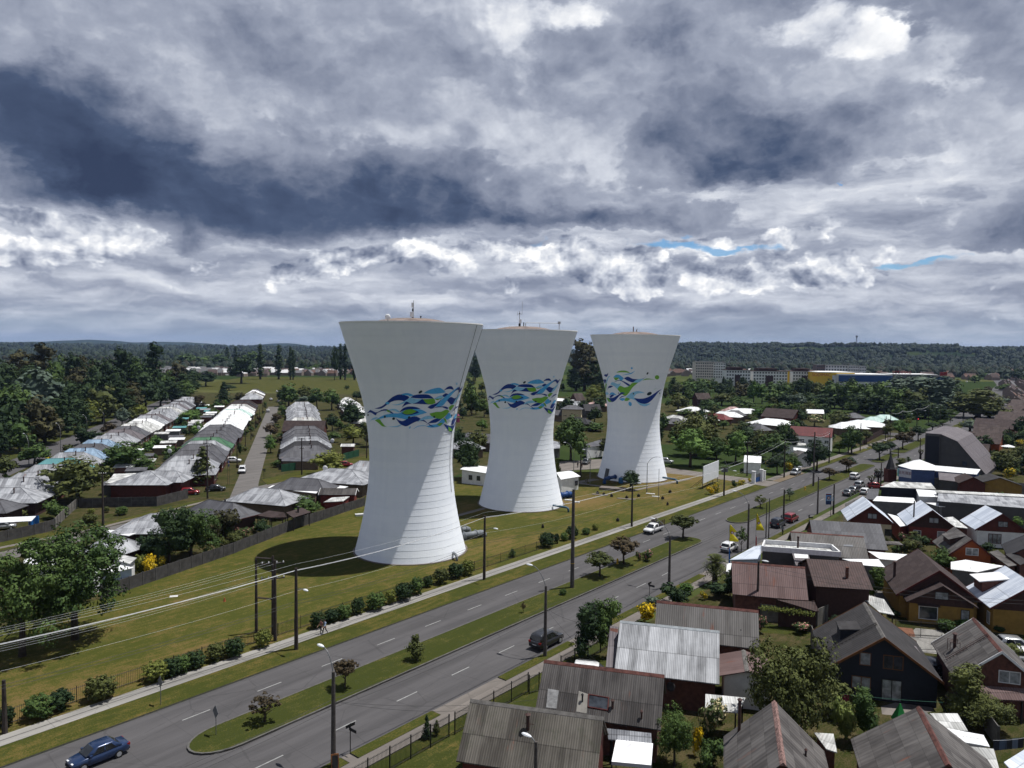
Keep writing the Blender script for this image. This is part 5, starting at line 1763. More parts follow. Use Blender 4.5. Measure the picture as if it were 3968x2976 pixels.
 gable('brick-brown roof of the big house deep in the garden trees', Y1(290,705), Y1(460,702), Y1(250,775),'brownrow','brown', hr=8., he=4.4)
 hip('faded orange roof peeping out between middle and far tower', Z7(840,1122), Z7(890,1124), Z7(860,1146),'pink','tan', hr=5, he=3.2)
 gable('dark gabled house beside the cream house between the towers', Z7(760,1150), Z7(790,1150), Z7(720,1200),'black','dark', hr=6.5, he=3.5, hw=3.8, ext=(2,5))
 # guard house and works sheds
 h = canopy('white-roofed guard house of the water works beside the gate',[(Y1(900,1466),3.7),(Y1(1108,1480),3.7),(Y1(1104,1562),3.0),(Y1(888,1552),3.0)],'white','white','guard house','guard_house')
 for lab, pts, nm in (('white works shed with two square windows between nearest and middle tower',[(Z6(1335,465),3.6),(Z6(1640,512),3.2),(Z6(1660,445),3.6),(Z6(1410,410),3.6)],1),
      ('white works shed with sloping roof right of the middle tower',[(Z8(480,575),3.3),(Z8(690,540),3.3),(Z8(590,478),3.6),(Z8(430,500),3.6)],2)):
  h = canopy(lab, pts, 'white','white','shed','works_shed', inset=.5)
 # windows on the first shed, facing the camera
 a, b = P(Z6(1370,620)), P(Z6(1600,672))
 d = (b-a).xy.normalized()
 for o in [x for x in COL.objects if x.name.startswith('works_shed')]:
  loc = o.location
  inv = lambda q: ((q.x-loc.x)*cos(o.rotation_euler.z)+(q.y-loc.y)*sin(o.rotation_euler.z),-(q.x-loc.x)*sin(o.rotation_euler.z)+(q.y-loc.y)*cos(o.rotation_euler.z))
  w = [c for c in o.children if c.name.startswith('wall')][0]
  ys = min(v.co.y for v in w.data.vertices)
  pxs = (Z6(1435,560), Z6(1510,572)) if 'two square' in o['label'] else (Z8(512,592), Z8(608,572))
  for q in pxs:
   x, y = inv(P(q, 1.7))
   window(o, ('y',-1),(x, ys, 1.2),.95,1.15, TRIM_D, GLASS, 0)
 canopy('long grey works hall with ribbed roof behind the tree between middle and far tower',[(Z8(745,195),4.),(Z8(960,130),4.),(Z8(960,205),3.5),(Z8(760,230),3.5)],'slate','white','building','works_hall')
 canopy('pale works wall building behind the round tree right of the middle tower',[(Z8(395,160),3.4),(Z8(470,175),3.4),(Z8(470,240),3.),(Z8(395,245),3.)],'zinc','concrete','building','works_hall')
 # apartment blocks and stores far away
 wm = {}

 def block(label, px0, px1, top, base, y, floors, cols, wall, dep=14, roofcol=None, cat='apartment block', name='apartment_block'):
  a, b = at(px0, y), at(px1, y)
  zt = at((px0[0], top), y).z
  t = thing(name, label, cat, (a.x, a.y, 0))
  w = b.x-a.x
  m = MB()
  m.box(0, w, 0, dep, 0, zt)
  m.obj('wall', wall, t)
  m = MB()
  m.box(-.3, w+.3,-.3, dep+.3, zt, zt+.5)
  m.obj('roof', roofcol or W['grey'], t)
  fh = zt/floors
  for f in range(1 if floors < 6 else 2, floors):
   for c in range(cols):
    x = w*(c+.5)/cols
    mm = MB()
    mm.box(x-w/cols*.28, x+w/cols*.28,-.12,-.01, f*fh+fh*.3, f*fh+fh*.78)
    mm.obj('window', GLASS, t)
  return t, w, zt
 beige = plain('beige_facade',(.58,.52,.46),.9,.15,.3)
 pale = plain('pale_grey_facade',(.66,.66,.65),.9,.12,.3)
 block('tall beige apartment tower of eight storeys beyond the green belt', Y1(300,520), Y1(515,520),1300+325/3.16,0,760,8,8, beige)
 block('pale grey wing of the tall apartment tower', Y1(518,520), Y1(662,520),1300+335/3.16,0,762,8,5, pale)
 for lab, x0, x1, tp, y in (('left of three low apartment blocks with dark roofs beyond the green belt',675,970,425,700),('middle of three low apartment blocks with dark roofs',1005,1425,438,705),('right of three low apartment blocks, beside the yellow store',1490,1790,440,712)):
  t, w, zt = block(lab, Y1(x0,540), Y1(x1,540),1300+tp/3.16,0, y, 5,9 if x1-x0 < 400 else 12, pale, 14, W['brown'])
  m = MB()
  m.box(w*.36, w*.58,-.6,-.14,0, zt*.72)
  m.obj('stair_panel', W['brown'], t)
  m = MB()
  m.box(w*.14, w*.70,1,12, zt+.5, zt+3.)
  m.obj('roof_house', W['brown'], t)
 block('reddish end block of the far apartments above the yellow store', Y1(1785,435), Y1(1885,435),1300+362/3.16,0,1000,4,4, plain('rose_facade',(.26,.19,.18),.9,.1,.3),14, W['grey'])
 for i, (x0, x1) in enumerate(((1890,2165),(2175,2300),(2310,2390))):
  block('%s pale block of the far apartments above the yellow store' % ['long','middle','narrow right'][i], Y1(x0,435), Y1(x1,435),1300+(365+6*i)/3.16,0,1000,4,8-2*i, pale, 14)
 yel = plain('yellow_store_wall',(.70,.44,.03),.8,.08,.2)
 t, w, zt = block('yellow do-it-yourself store with red lettering', Y1(1792,520), Y1(2250,520),1300+452/3.16,0,690,1,1, yel, 40, W['white'],'store','store')
 text(t, 'SODIMAC',(w*.11,-.1, zt*.84),4.0, plain('store_red',(.42,.03,.02),.6,.1))
 m = MB()
 m.box(w*.40, w, -.5,-.05,1., zt*.82)
 m.obj('shopfront', W['white'], t)
 m = MB()
 m.box(w*.55, w, -.8,-.51, zt*.50, zt*.80)
 m.obj('blue_band', plain('store_blue',(.02,.10,.36),.6,.1), t)
 block('small yellow store wall left of the large yellow store', Y1(1432,525), Y1(1482,525),1300+438/3.16,0,720,1,1, yel, 12, W['grey'],'store','store')
 t, w, zt = block('long blue-fronted warehouse with chequered base beyond the willow', Y2(-60,545), Y2(600,545),1300+478/3.16,0,685,1,1, W['white'],40, W['white'],'store','store')
 m = MB()
 m.box(0, w, -.5,-.05, zt*.50, zt*.95)
 m.obj('blue_band', plain('warehouse_blue',(.02,.09,.30),.6,.1), t)
 t, w, zt = block('far white store with red sign letters behind the grey willow', Y2(640,520), Y2(1150,520),1300+478/3.16,0,720,1,1, W['grey'],30, W['white'],'store','store')
 text(t, 'SODIMAC',(w*.14,-.3, zt+2.),4.2, plain('store_red_letters',(.42,.03,.02),.6,.1))
 t, w, zt = block('blue and red shop at the end of the far road', Y2(1160,550), Y2(1300,550),1300+505/3.16,0,640,1,1, plain('shop_blue',(.03,.10,.26),.7,.1),16, W['dark'],'store','store')
 m = MB()
 m.box(w*.2, w*.75,-.4,1.5, zt+.5, zt+4.)
 m.obj('red_sign', plain('shop_red',(.36,.02,.02),.7,.1), t)
 # packed roofs of the town far behind: read as one mass
 rnd = random.Random(5)
 cols = [plain('far_roof_brown',(.085,.058,.052),.9,.3,.2), plain('far_roof_terracotta',(.15,.085,.065),.9,.3,.2), plain('far_roof_grey',(.17,.17,.175),.9,.3,.2), plain('far_roof_white',(.5,.5,.5),.9,.2,.2), plain('far_wall',(.30,.24,.20),.9,.2,.2)]
 def town(name, label, cells, mix):
  m = MB()
  for x, y, s, az in cells:
   L, hw = rnd.uniform(7,11)*s, rnd.uniform(3.4,4.6)*s
   z0, z1 = 3*s, (5.6+rnd.random())*s
   ca, sa = cos(az), sin(az)
   f = lambda a_, b_, z: (x+a_*ca-b_*sa, y+a_*sa+b_*ca, z)
   mi = rnd.choice(mix)
   A = [f(-L/2,-hw, z0), f(L/2,-hw, z0), f(L/2, hw, z0), f(-L/2, hw, z0)]
   B = [f(-L/2,-hw, 0), f(L/2,-hw, 0), f(L/2, hw, 0), f(-L/2, hw, 0)]
   r0, r1 = f(-L/2,0, z1), f(L/2,0, z1)
   m.poly([A[0], A[1], r1, r0], mi); m.poly([A[2], A[3], r0, r1], mi)
   m.poly([A[1], A[2], r1],4); m.poly([A[3], A[0], r0],4)
   for i in range(4):
    m.poly([B[i], B[(i+1) % 4], A[(i+1) % 4], A[i]],4)
  o = m.obj(name, cols)
  tag(o, label, 'houses', None, 'stuff')
 cells = []
 for i in range(26):
  for j in range(24):
   y = 950+i*16
   x = y*(.44+.030*j)+rnd.uniform(-3,3)
   cells.append((x, y+rnd.uniform(-3,3),1.25, rnd.choice([0,.1,1.5])))
 town('town_roofs','packed brown and terracotta roofs of the far town at the right', cells, [0,0,1,1,1,2])
 cells = [(rnd.uniform(.18,.5)*y, y, 1.2, rnd.choice([0,1.5])) for y in [rnd.uniform(900,1150) for _ in range(90)]]
 town('town_roofs','far roofs behind the apartment blocks', cells, [0,1,1,2,3])
 cells = [(-y*rnd.uniform(.33,.60), y, 1.15, rnd.choice([0,1.5,.3])) for y in [rnd.uniform(800,930) for _ in range(110)]]
 town('town_roofs','grey-brown estate roofs beyond the dark wood at the left', cells, [0,0,2,2,2,3])
 cells = [(-y*rnd.uniform(.15,.36), y, 1.1, rnd.choice([0,1.5,.3])) for y in [rnd.uniform(840,960) for _ in range(90)]]
 town('town_roofs','mixed small roofs beyond the meadow and poplars', cells, [0,1,2,3,3])
 cells = [(x, y, 1.1,.9) for y in range(330,820,15) for x in [y*.635+26+k*15+rnd.uniform(-4,4) for k in range(7)]]
 town('town_roofs','brown roofs of the blocks beyond the right-hand row', cells, [0,0,0,1,2])

build_mid_houses()

# ------------------------------------------------------------------ trees and shrubs
def leafy(rnd, lobes, n_sub, n_leaf, leaf, sub_r=.30, up=.25, droop=0., core=True, mb=None, shell=.82):
 """crown of many small leaf faces: lobes -> boughs -> leaf clumps. lobes: (cx, cy, cz, rx, ry, rz)"""
 m = mb or MB()
 wts = [l[3]*l[4]+l[3]*l[5] for l in lobes]
 tw = sum(wts)
 for l, w in zip(lobes, wts):
  for _ in range(max(3, int(n_sub*w/tw))):
   while True:
    d = Vector((rnd.gauss(0,1), rnd.gauss(0,1), rnd.gauss(up, 1)))
    if d.length > .2:
     break
   d.normalize()
   q = rnd.uniform(shell-.22,1.04)
   c = Vector((l[0]+d.x*l[3]*q, l[1]+d.y*l[4]*q, l[2]+d.z*l[5]*q))
   sr = sub_r*(l[3]+l[5])/2*rnd.uniform(.6,1.35)
   for _ in range(int(n_leaf*rnd.uniform(.7,1.3))):
    e = Vector((rnd.gauss(0,1), rnd.gauss(0,1), rnd.gauss(.35,1))).normalized()
    p = c+Vector((e.x, e.y, e.z*.75))*sr*rnd.uniform(.55,1.05)
    p.z -= droop*abs(rnd.gauss(0,1))*sr
    nrm = (e+d*.5+Vector((rnd.uniform(-.6,.6), rnd.uniform(-.6,.6), rnd.uniform(-.2,.7)))).normalized()
    t = nrm.cross(Vector((rnd.uniform(-1,1), rnd.uniform(-1,1), rnd.uniform(-1,1)))).normalized()
    b = nrm.cross(t)
    s = leaf*rnd.uniform(.6,1.4)
    k = rnd.uniform(.45,.8)
    m.poly([p-t*s, p-b*s*k+t*s*.15, p+t*s*.9, p+b*s*k])
  if core:
   m.ell(l[:3],(l[3]*.60, l[4]*.60, l[5]*.60),10,7,0,0,.12, rnd)
 return m

def trunk_mesh(rnd, h, r, limbs=4, spread=1.2, top=None):
 m = MB()
 m.tube([(0,0,-.15),(r*.2,0, h*.3),(0, r*.3, h*.65),(0,0, h)],[r*1.25, r, r*.8, r*.5],7)
 for k in range(limbs):
  a = 2*pi*k/limbs+rnd.uniform(-.4,.4)
  z = h*rnd.uniform(.5,.85)
  d = spread*rnd.uniform(.6,1.1)
  m.tube([(0,0, z),(cos(a)*d*.45, sin(a)*d*.45, z+d*.4),(cos(a)*d, sin(a)*d, z+d*.95)],[r*.5, r*.35, r*.15],5)
 return m

FOL = dict(
 mid=foliage('mid_green_leaves',(.020,.040,.011),(.058,.090,.022)),
 bright=foliage('bright_green_leaves',(.026,.058,.014),(.075,.125,.026)),
 dark=foliage('dark_green_leaves',(.009,.020,.008),(.026,.044,.014)),
 olive=foliage('olive_leaves',(.026,.034,.010),(.066,.074,.020)),
 brown=foliage('brownish_green_leaves',(.022,.022,.010),(.056,.052,.020)),
 red=foliage('dark_copper_leaves',(.022,.018,.010),(.058,.042,.022)),
 grey=foliage('grey_green_leaves',(.038,.056,.040),(.085,.110,.078)),
 lime=foliage('yellow_green_leaves',(.046,.060,.012),(.115,.125,.026)),
 yellow=foliage('broom_leaves',(.050,.064,.014),(.10,.11,.02),(.52,.36,.015),.42),
 yolk=foliage('dense_broom_blossom',(.060,.060,.012),(.12,.10,.018),(.56,.38,.012),.66),
 rose=foliage('rose_leaves',(.018,.036,.012),(.05,.075,.022),(.50,.22,.20),.13),
 cream=foliage('cream_blossom_leaves',(.030,.048,.016),(.08,.10,.035),(.50,.42,.24),.30),
 pale=foliage('pale_variegated_leaves',(.05,.075,.02),(.15,.18,.05)),
)
BARK = plain('bark',(.070,.055,.042),.95,.4,4,0,.4)
BARK_D = plain('dark_bark',(.038,.030,.024),.95,.4,4)

def build_protos():
 P_ = {}
 rnd = random.Random(11)

 def reg_(key, crown, trunk, h, r, hid=False):
  P_[key] = (crown, trunk, h, r)
 for v in range(3):      # round broadleaf, unit: 8 m tall, 3 m radius
  lb = [(rnd.uniform(-.4,.4), rnd.uniform(-.4,.4),5.0,2.3,2.3,2.6)]+[(1.45*cos(a),1.45*sin(a), rnd.uniform(2.6,5.2),1.55,1.55,1.55) for a in [2*pi*k/5+rnd.random() for k in range(5)]]
  reg_('round%d' % v, leafy(rnd, lb, 120,30,.18), trunk_mesh(rnd, 3.4,.2),7.7,2.75)
  reg_('far%d' % v, leafy(rnd, lb, 90,13,.33), trunk_mesh(rnd, 3.4,.22,2),7.7,2.7)
 for v in range(2):      # wide open crown with see-through gaps
  lb = [(2.7*cos(a)*q, 2.7*sin(a)*q, z, 1.7,1.7,1.15) for a, q, z in [(2*pi*k/7+rnd.random()*.5, rnd.uniform(.45,1.15),2.7+5.6*((k*5) % 19)/19) for k in range(19)]]+[(0,0,8.2,1.7,1.7,1.2),(0,0,5.2,2.4,2.4,2.2)]
  reg_('open%d' % v, leafy(rnd, lb, 330,48,.125,.42,.2,.1, False), trunk_mesh(rnd, 5., .26,9,3.0),9.3,3.9)
 for v in range(2):      # tall dark dense
  lb = [(0,0,8.6,3.0,3.0,4.4),(1.3,.5,5,2.9,2.9,3.6),(-1.3,-.6,5.2,2.7,2.7,3.6),(.3,1.0,11.4,1.9,1.9,2.3),(0,0,3.4,2.6,2.6,2.4)]
  reg_('tall%d' % v, leafy(rnd, lb, 190,18,.30,.26), trunk_mesh(rnd, 6,.4,3),13.8,3.5)
 lb = [(rnd.uniform(-2.2,2.2), rnd.uniform(-2.2,2.2), z, 1.9,1.9,1.8) for z in (3.5,5,6.5,7.5,9,10,11.5,12.5,14,15,8,11)]
 reg_('gum', leafy(rnd, lb, 130,16,.36,.38), trunk_mesh(rnd, 9,.4,6,3),16.4,3.3)
 lb = [(0,0, z, .95-abs(z-6)*.075,.95-abs(z-6)*.075,1.5) for z in (2.2,4,6,8,10,11.6)]
 reg_('poplar', leafy(rnd, lb, 110,12,.26,.45,.6), trunk_mesh(rnd, 3,.25,2,.4),13,1.15)
 m = MB()
 for k in range(9):
  z, r = 1.2+k*.82,2.0*(1-k/9.5)
  leafy(rnd, [(0,0, z, r, r, .6)],17-k, 24,.16,.45,-.1,.2, True, m)
 reg_('conifer', m, trunk_mesh(rnd, 7,.16,0),8.6,2.1)
 lb = [(0,0,.92,.92,.92,.88)]
 reg_('clip', leafy(rnd, lb, 150,20,.075,.16,.15, shell=.9), None, 1.85,1.0)
 reg_('clip1', leafy(rnd, [(0,0,.9,.92,.85,.85),(.2,.1,1.05,.75,.75,.72)],150,20,.075,.17,.15, shell=.9), None, 1.8,1.0)
 reg_('clipfar', leafy(rnd, lb, 26,12,.16,.25,.3), None, 1.9,1.0)
 lb = [(rnd.uniform(-.8,.8), rnd.uniform(-.8,.8), rnd.uniform(.6,1.5),.7,.7,.7) for _ in range(6)]
 reg_('shrub', leafy(rnd, lb, 90,20,.10,.36), None, 2.1,1.4)
 lb = [(rnd.uniform(-.8,.8), rnd.uniform(-.8,.8), rnd.uniform(.6,1.5),.7,.7,.7) for _ in range(6)]
 reg_('shrubfar', leafy(rnd, lb, 40,10,.2,.36), None, 2.1,1.4)
 lb = [(.55*cos(a),.55*sin(a),2.3+.2*sin(3*a),.75,.75,.62) for a in [2*pi*k/5 for k in range(5)]]+[(0,0,2.75,.7,.7,.55)]
 reg_('street0', leafy(rnd, lb, 80,22,.105,.34), trunk_mesh(rnd, 1.9,.09,4,.6),3.35,1.25)
 lb = [(.6*cos(a),.6*sin(a),2.0+.5*rnd.random(),.62,.62,.55) for a in [2*pi*k/5 for k in range(5)]]+[(.1,0,2.85,.55,.55,.6)]
 reg_('street1', leafy(rnd, lb, 60,20,.10,.42,.2,0., False), trunk_mesh(rnd, 1.5,.08,6,.8),3.45,1.25)
 reg_('flame', leafy(rnd, [(0,0,1.1,.75,.75,1.0),(.1,.05,2.0,.42,.42,.7)],70,20,.10,.4,.5), trunk_mesh(rnd, .6,.08,0),2.75,.85)
 # big many-limbed garden tree
 lb = [(2.3*cos(a)*q, 2.3*sin(a)*q, rnd.uniform(2.0,5.4),1.5,1.5,1.3) for a, q in [(2*pi*k/7+rnd.random()*.6, rnd.uniform(.35,1.1)) for k in range(14)]]+[(0,0,4.2,1.9,1.9,1.8)]
 reg_('garden', leafy(rnd, lb, 330,42,.115,.40,.2,.1, False), trunk_mesh(rnd, 3.2,.2,8,2.2),6.6,3.8)
 # upright feathery garden tree
 lb = [(rnd.uniform(-.9,.9), rnd.uniform(-.9,.9), z, .8,.8,1.3) for z in (1.6,2.2,2.8,3.4,4.0,4.4,3.0,3.8)]
 reg_('upright', leafy(rnd, lb, 150,30,.10,.36,.5), trunk_mesh(rnd, 2.5,.12,4,.8),5.6,1.75)
 # palm: fronds of narrow leaflets
 m = MB()
 for k in range(85):
  a, e = rnd.uniform(0,2*pi), rnd.uniform(-.9,1.25)
  L = rnd.uniform(1.5,2.1)
  pts = []
  for j in range(9):
   q = j/8
   rr = L*q
   pts.append(Vector((cos(a)*rr*cos(e)*(1-.15*q), sin(a)*rr*cos(e)*(1-.15*q),2.6+rr*sin(e)-.55*rr*rr*.45)))
  s = Vector((-sin(a), cos(a),0))
  for j in range(1,8):
   p = pts[j]
   d = (pts[j+1]-pts[j-1]).normalized()
   for sg in (-1,1):
    w = .46*(1-abs(j/8-.45))
    m.poly([p-d*.04, p+s*sg*w+d*.22+Vector((0,0,-.08)), p+d*.07])
 tr = MB()
 tr.tube([(0,0,-.1),(0,0,1.4),(0,0,2.7)],[.30,.27,.33],10)
 reg_('palm', m, tr, 3.9,1.55)
 meshes = {}
 for k, (c, t, h, r) in P_.items():
  meshes[k] = (c, t.mesh('trunk', BARK, True) if t else None, h, r)
 return meshes

PROTO = build_protos()
_crowns = {}
N_TREE = [0]

def plant(kind, fol, base, top, w, label, cat='tree', name='tree', group=None, wy=1., base_is_px=True, trunk=None, rz=None, sinkk=0.):
 """tree or shrub: photo points of its foot and top and its width in photo pixels give its place and size"""
 c, t, h, r = PROTO[kind]
 g = P(base)
 y = g.y
 tp = at((base[0], top), y).z
 wid = w/FPX*hypot(g.x, y, CAM_H*.7)
 key = (kind, fol)
 if key not in _crowns:
  _crowns[key] = c.mesh('crown', FOL[fol])
 rnd = random.Random(int(base[0]*7+base[1]*13))
 s = wid/2/r
 sz = max(tp, .4)/h
 o = thing(name, label, cat, (g.x, g.y, .0), rnd.uniform(0,6.28) if rz is None else rz, group, (s, s*wy, sz))
 link('crown' if t else 'foliage', _crowns[key], o)
 if t:
  link('trunk', t, o)
 N_TREE[0] += 1
 return o

def build_trees():
 # --- by the left edge
 plant('open0','mid', R1(185,740), Z2(0,1140)[1],280,'large open-crowned green tree at the left edge, trunk standing on the lawn')
 plant('open1','mid',(292,2480),2028,320,'large open-crowned tree with its crown overlapping the concrete fence, right of the edge tree')
 plant('round0','olive', Z2(830,690), Z2(0,195)[1],205,'dense rounded olive-yellow tree in front of the pale zinc roofs')
 plant('round1','mid', Z2(1350,380), Z2(0,28)[1],138,'green garden tree between the row houses, taller of an adjoining pair')
 plant('round2','mid', Z2(1520,375), Z2(0,185)[1],98,'lower green garden tree adjoining the taller one between the row houses')
 plant('conifer','olive', Z3(235,1600), Z3(0,1165)[1],104,'bronze-green conifer at the corner of the side street','conifer','conifer')
 plant('round0','lime', Z4(1580,385), Z4(0,130)[1],126,'round yellow-green tree beside the green fence')
 plant('upright','dark',(655,2196),1955,150,'dark spiky tree behind the lawn fence, left of the olive bush')
 plant('garden','mid',(740,2165),1962,215,'broad dark green garden tree behind the lawn fence')
 plant('round1','dark',(590,2190),2060,110,'low dark tree beside the zinc pyramid roof')
 plant('shrub','brown', Z4(470,1090), Z4(0,765)[1],130,'brownish tall shrub behind the rose hedge','shrub','shrub')
 plant('shrub','yolk', Z2(1610,1490), Z2(0,1245)[1],62,'bright yellow broom shrub at the concrete fence by the left trees','shrub','broom_shrub')
 plant('shrub','lime', Z2(1490,1480), Z2(0,1240)[1],62,'yellow-green shrub beside the bright yellow broom','shrub','shrub')
 plant('shrub','yellow', Z2(1725,1420), Z2(0,1255)[1],42,'small half-flowered broom right of the bright yellow one','shrub','broom_shrub')
 for i, (x, y, tp, w) in enumerate(((600,1085,950,36),(700,1060,960,40),(800,1000,930,42),(640,1075,990,30))):
  plant('shrub','rose', Z4(x, y), Z4(0, tp)[1], w, 'pink rose bush along the lawn fence, %s of four' % ORD[i],'rose bush','rose_bush','pink rose bushes along the lawn fence')
 plant('upright','olive', Z4(745,980), Z4(0,890)[1],44,'yellowish shrub between roses and timber pavilion','shrub','shrub')
 plant('round2','mid', Z4(1345,815), Z4(0,615)[1],112,'low green yard tree in front of the zinc roof by the fence')
 for x, y, tp, w, f, lab in ((250,835,705,100,'olive','feathery olive shrub behind the white-roofed shed'),(580,855,665,84,'mid','leafy green shrub at the corner of the concrete fences'),(820,690,640,36,'dark','small dark shrub at the foot of the rounded olive-yellow tree')):
  plant('shrub', f, Z2(x, y), Z2(0, tp)[1], w, lab, 'shrub','shrub')
 for i, (x, y, tp, w) in enumerate(((978,802,745,27),(960,897,800,50),(1140,792,720,22),(1305,817,720,43))):
  plant('clip',['lime','olive','olive','mid'][i], Z2(x, y), Z2(0, tp)[1], w, ['small clipped bush farthest left on the corner lawn','flattened clipped olive bush nearest on the corner lawn','clipped bush hidden behind the wooden pole','egg-shaped clipped bush on the corner lawn right of the pole'][i],'bush','clipped_bush','clipped bushes on the corner lawn')
 # --- along the side street
 st = [(965,1258,1065,130,'round2','bright','bright green street tree on the right side of the side street'),(960,1095,940,150,'round1','red','copper-brown street tree on the right side of the side street'),
  (1025,935,830,110,'round0','red','copper tree beside the second row house on the right of the street'),(1095,850,750,90,'round1','mid','green tree by the street in front of the zinc row'),
  (1160,760,505,215,'round2','mid','tall green tree closing the right side of the side street'),(1310,730,645,160,'round0','grey','greyish tree above the zinc row on the right'),
  (1460,790,570,170,'round1','mid','broad green tree behind the zinc row, nearest the street'),(1620,800,570,190,'round0','mid','broad green tree behind the zinc row, farther from the street'),
  (1840,1000,690,300,'round2','dark','large dark tree beside the nearest tower at mid height'),(1850,1165,965,260,'round0','lime','yellow-green tree below the large dark tree'),
  (1640,1145,1030,170,'round1','mid','green bushy tree behind the brown gabled house'),(1960,1050,920,110,'round0','dark','dark tree touching the edge of the nearest tower'),
  (460,745,480,200,'conifer','dark','dark layered conifer among the white roofs'),(215,800,635,130,'upright','red','bare brownish tree among the left row roofs'),
  (100,930,800,210,'round1','bright','bright green garden trees between the two left rows'),(640,720,600,120,'round2','brown','brown-green tree before the dark block at the street end'),
  (800,730,680,80,'round1','brown','brown-green shrubby tree beside the dark roof at the street end'),(1880,700,600,120,'round1','dark','dark tree in front of the white row near the tower')]
 for x, y, tp, w, k, f, lab in st:
  plant(k.replace('round','far') if y < 900 else k, f, Z3(x, y), Z3(0, tp)[1], w/2.765, lab)
 for i, (x, y, tp, w) in enumerate(((630,1285,1150,50),(700,1080,1010,70),(840,930,860,60),(905,770,710,40),(770,1090,1050,40),(810,990,950,44))):
  plant('shrub',['dark','mid','red','mid','brown','dark'][i], Z3(x, y), Z3(0, tp)[1], w/2.765,'%s front-garden shrub on the left side of the side street, %s from the near end' % (['dark','green','copper','green','brownish','dark'][i],['nearest','fourth','fifth','farthest','second','third'][i]),'shrub','shrub')
 # --- dark wood at the left
 wood = [(100,270,260,800),(250,165,220,760),(470,92,250,760),(620,200,190,740),(780,185,230,720),(900,200,190,700),(1010,240,210,700),(1150,220,210,690),(1320,122,250,680),(1460,210,200,680),
   (1680,82,190,650),(1900,260,200,560),(2060,400,160,600),(1590,270,200,640),(1560,330,240,690),(1780,380,200,650),(1980,395,180,640),(840,330,230,790),(1230,330,230,760),(1050,330,200,760),(330,300,240,800),(560,330,240,800),
   (390,372,400,960),(150,500,300,1000),(600,440,250,950),(760,470,230,930),(960,430,230,900),(1110,535,330,940),(1270,470,270,880),(1410,480,240,860),(1560,500,270,820),(1720,450,210,760),(1850,480,210,720),(1990,470,190,680),
   (100,640,330,1230),(390,640,380,1180),(640,640,310,1080),(840,650,230,1010),(960,680,190,965),(210,880,250,1260),(0,850,210,1310),(480,820,260,1150),(-60,560,260,1000),(-20,330,200,840)]
 look = {2: ('gum','brown','tall rusty-brown crown rising above the left wood'),1: ('gum','brown','brownish flowering gum at the left end of the wood'),10: ('gum','dark','tallest dark gum with tufted top in the left wood'),22: ('far1','grey','pale grey-green broad tree in front of the left wood'),
   23: ('far0','mid','mid-green tree left of the pale grey-green one'),27: ('far2','olive','rounded bronze tree at the middle of the wood edge'),38: ('far0','lime','yellowish tree by the left avenue lamps'),8: ('tall0','dark','broad dark-topped tree right of centre in the left wood')}
 for i, (x, tp, w, b) in enumerate(wood):
  k, f, lab = look.get(i, (['tall0','tall1','far0','far2'][i % 4],['dark','dark','dark','mid','dark','brown'][i % 6], None))
  if lab is None:
   ro = 'back' if i < 22 else 'middle' if i < 34 else 'front'
   lab = '%s tree of the dark wood at the left, %s rank' % ('brownish' if f == 'brown' else 'dark green' if f == 'dark' else 'mid green', ro)
  plant(k, f, Z1(x, b), Z1(0, tp)[1], w/2.765, lab, group='trees of the dark wood at the left')
 for i, (x, tp, w, b) in enumerate(((370,1150,250,1395),(870,950,150,1175),(970,1010,230,1165),(1165,930,140,1065),(1310,780,130,975),(1395,770,110,925),(1485,740,160,905),(60,1300,190,1545),(740,1165,110,1240),(520,1290,70,1340))):
  plant('far%d' % (i % 3) if i < 8 else 'shrubfar',['mid','dark','dark','red','grey','olive','lime','olive','olive','yellow'][i], Z1(x, b), Z1(0, tp)[1], w/2.765,
   '%s by the left avenue, %s from the near end' % (['round green street tree','dark street tree','low spreading dark tree','copper street tree','greyish street tree','olive street tree','yellow-green street tree','olive street tree cut by the photo edge','tufted shrub','small yellow shrub'][i],
              ORD[[2,5,4,6,7,8,9,0,3,1][i]]),'tree' if i < 8 else 'shrub','street_tree' if i < 8 else 'shrub')
 # --- poplars and meadow trees
 for i, (x, tp, w, b) in enumerate(((855,88,92,470),(1050,98,92,470),(1175,120,60,476),(1205,150,60,474),(1712,85,78,470),(1762,88,70,476),(1862,230,80,478),(500,118,52,300),(585,112,60,300))):
  plant('poplar','dark', Z3(x, b), Z3(0, tp)[1], w/2.765,['lone dark poplar at the meadow, left of three','dark poplar in the middle of the meadow','slim ragged poplar right on the meadow','shorter slim poplar beside the ragged one','tall poplar left of the nearest tower','tall poplar almost touching the nearest tower','poplar stub cut by the tower edge','small distant poplar left of a pair','small distant poplar right of a pair'][i],'poplar','poplar_tree','poplars by the meadow')
 for i, (x, tp, w, b, f) in enumerate(((650,190,250,515,'dark'),(270,385,200,545,'dark'),(950,143,140,300,'grey'),(760,160,150,320,'mid'),(420,200,180,330,'mid'),(250,220,180,330,'mid'),(60,190,200,330,'mid'),(1650,130,90,480,'dark'),
          (1380,330,130,410,'mid'),(1580,280,130,405,'dark'),(1300,270,80,405,'dark'),(1470,222,70,275,'grey'),(1450,300,90,400,'mid'),(950,370,110,425,'mid'),(1250,160,90,300,'grey'),(130,350,160,520,'dark'),(520,530,150,590,'dark'),(1780,530,60,580,'dark'))):
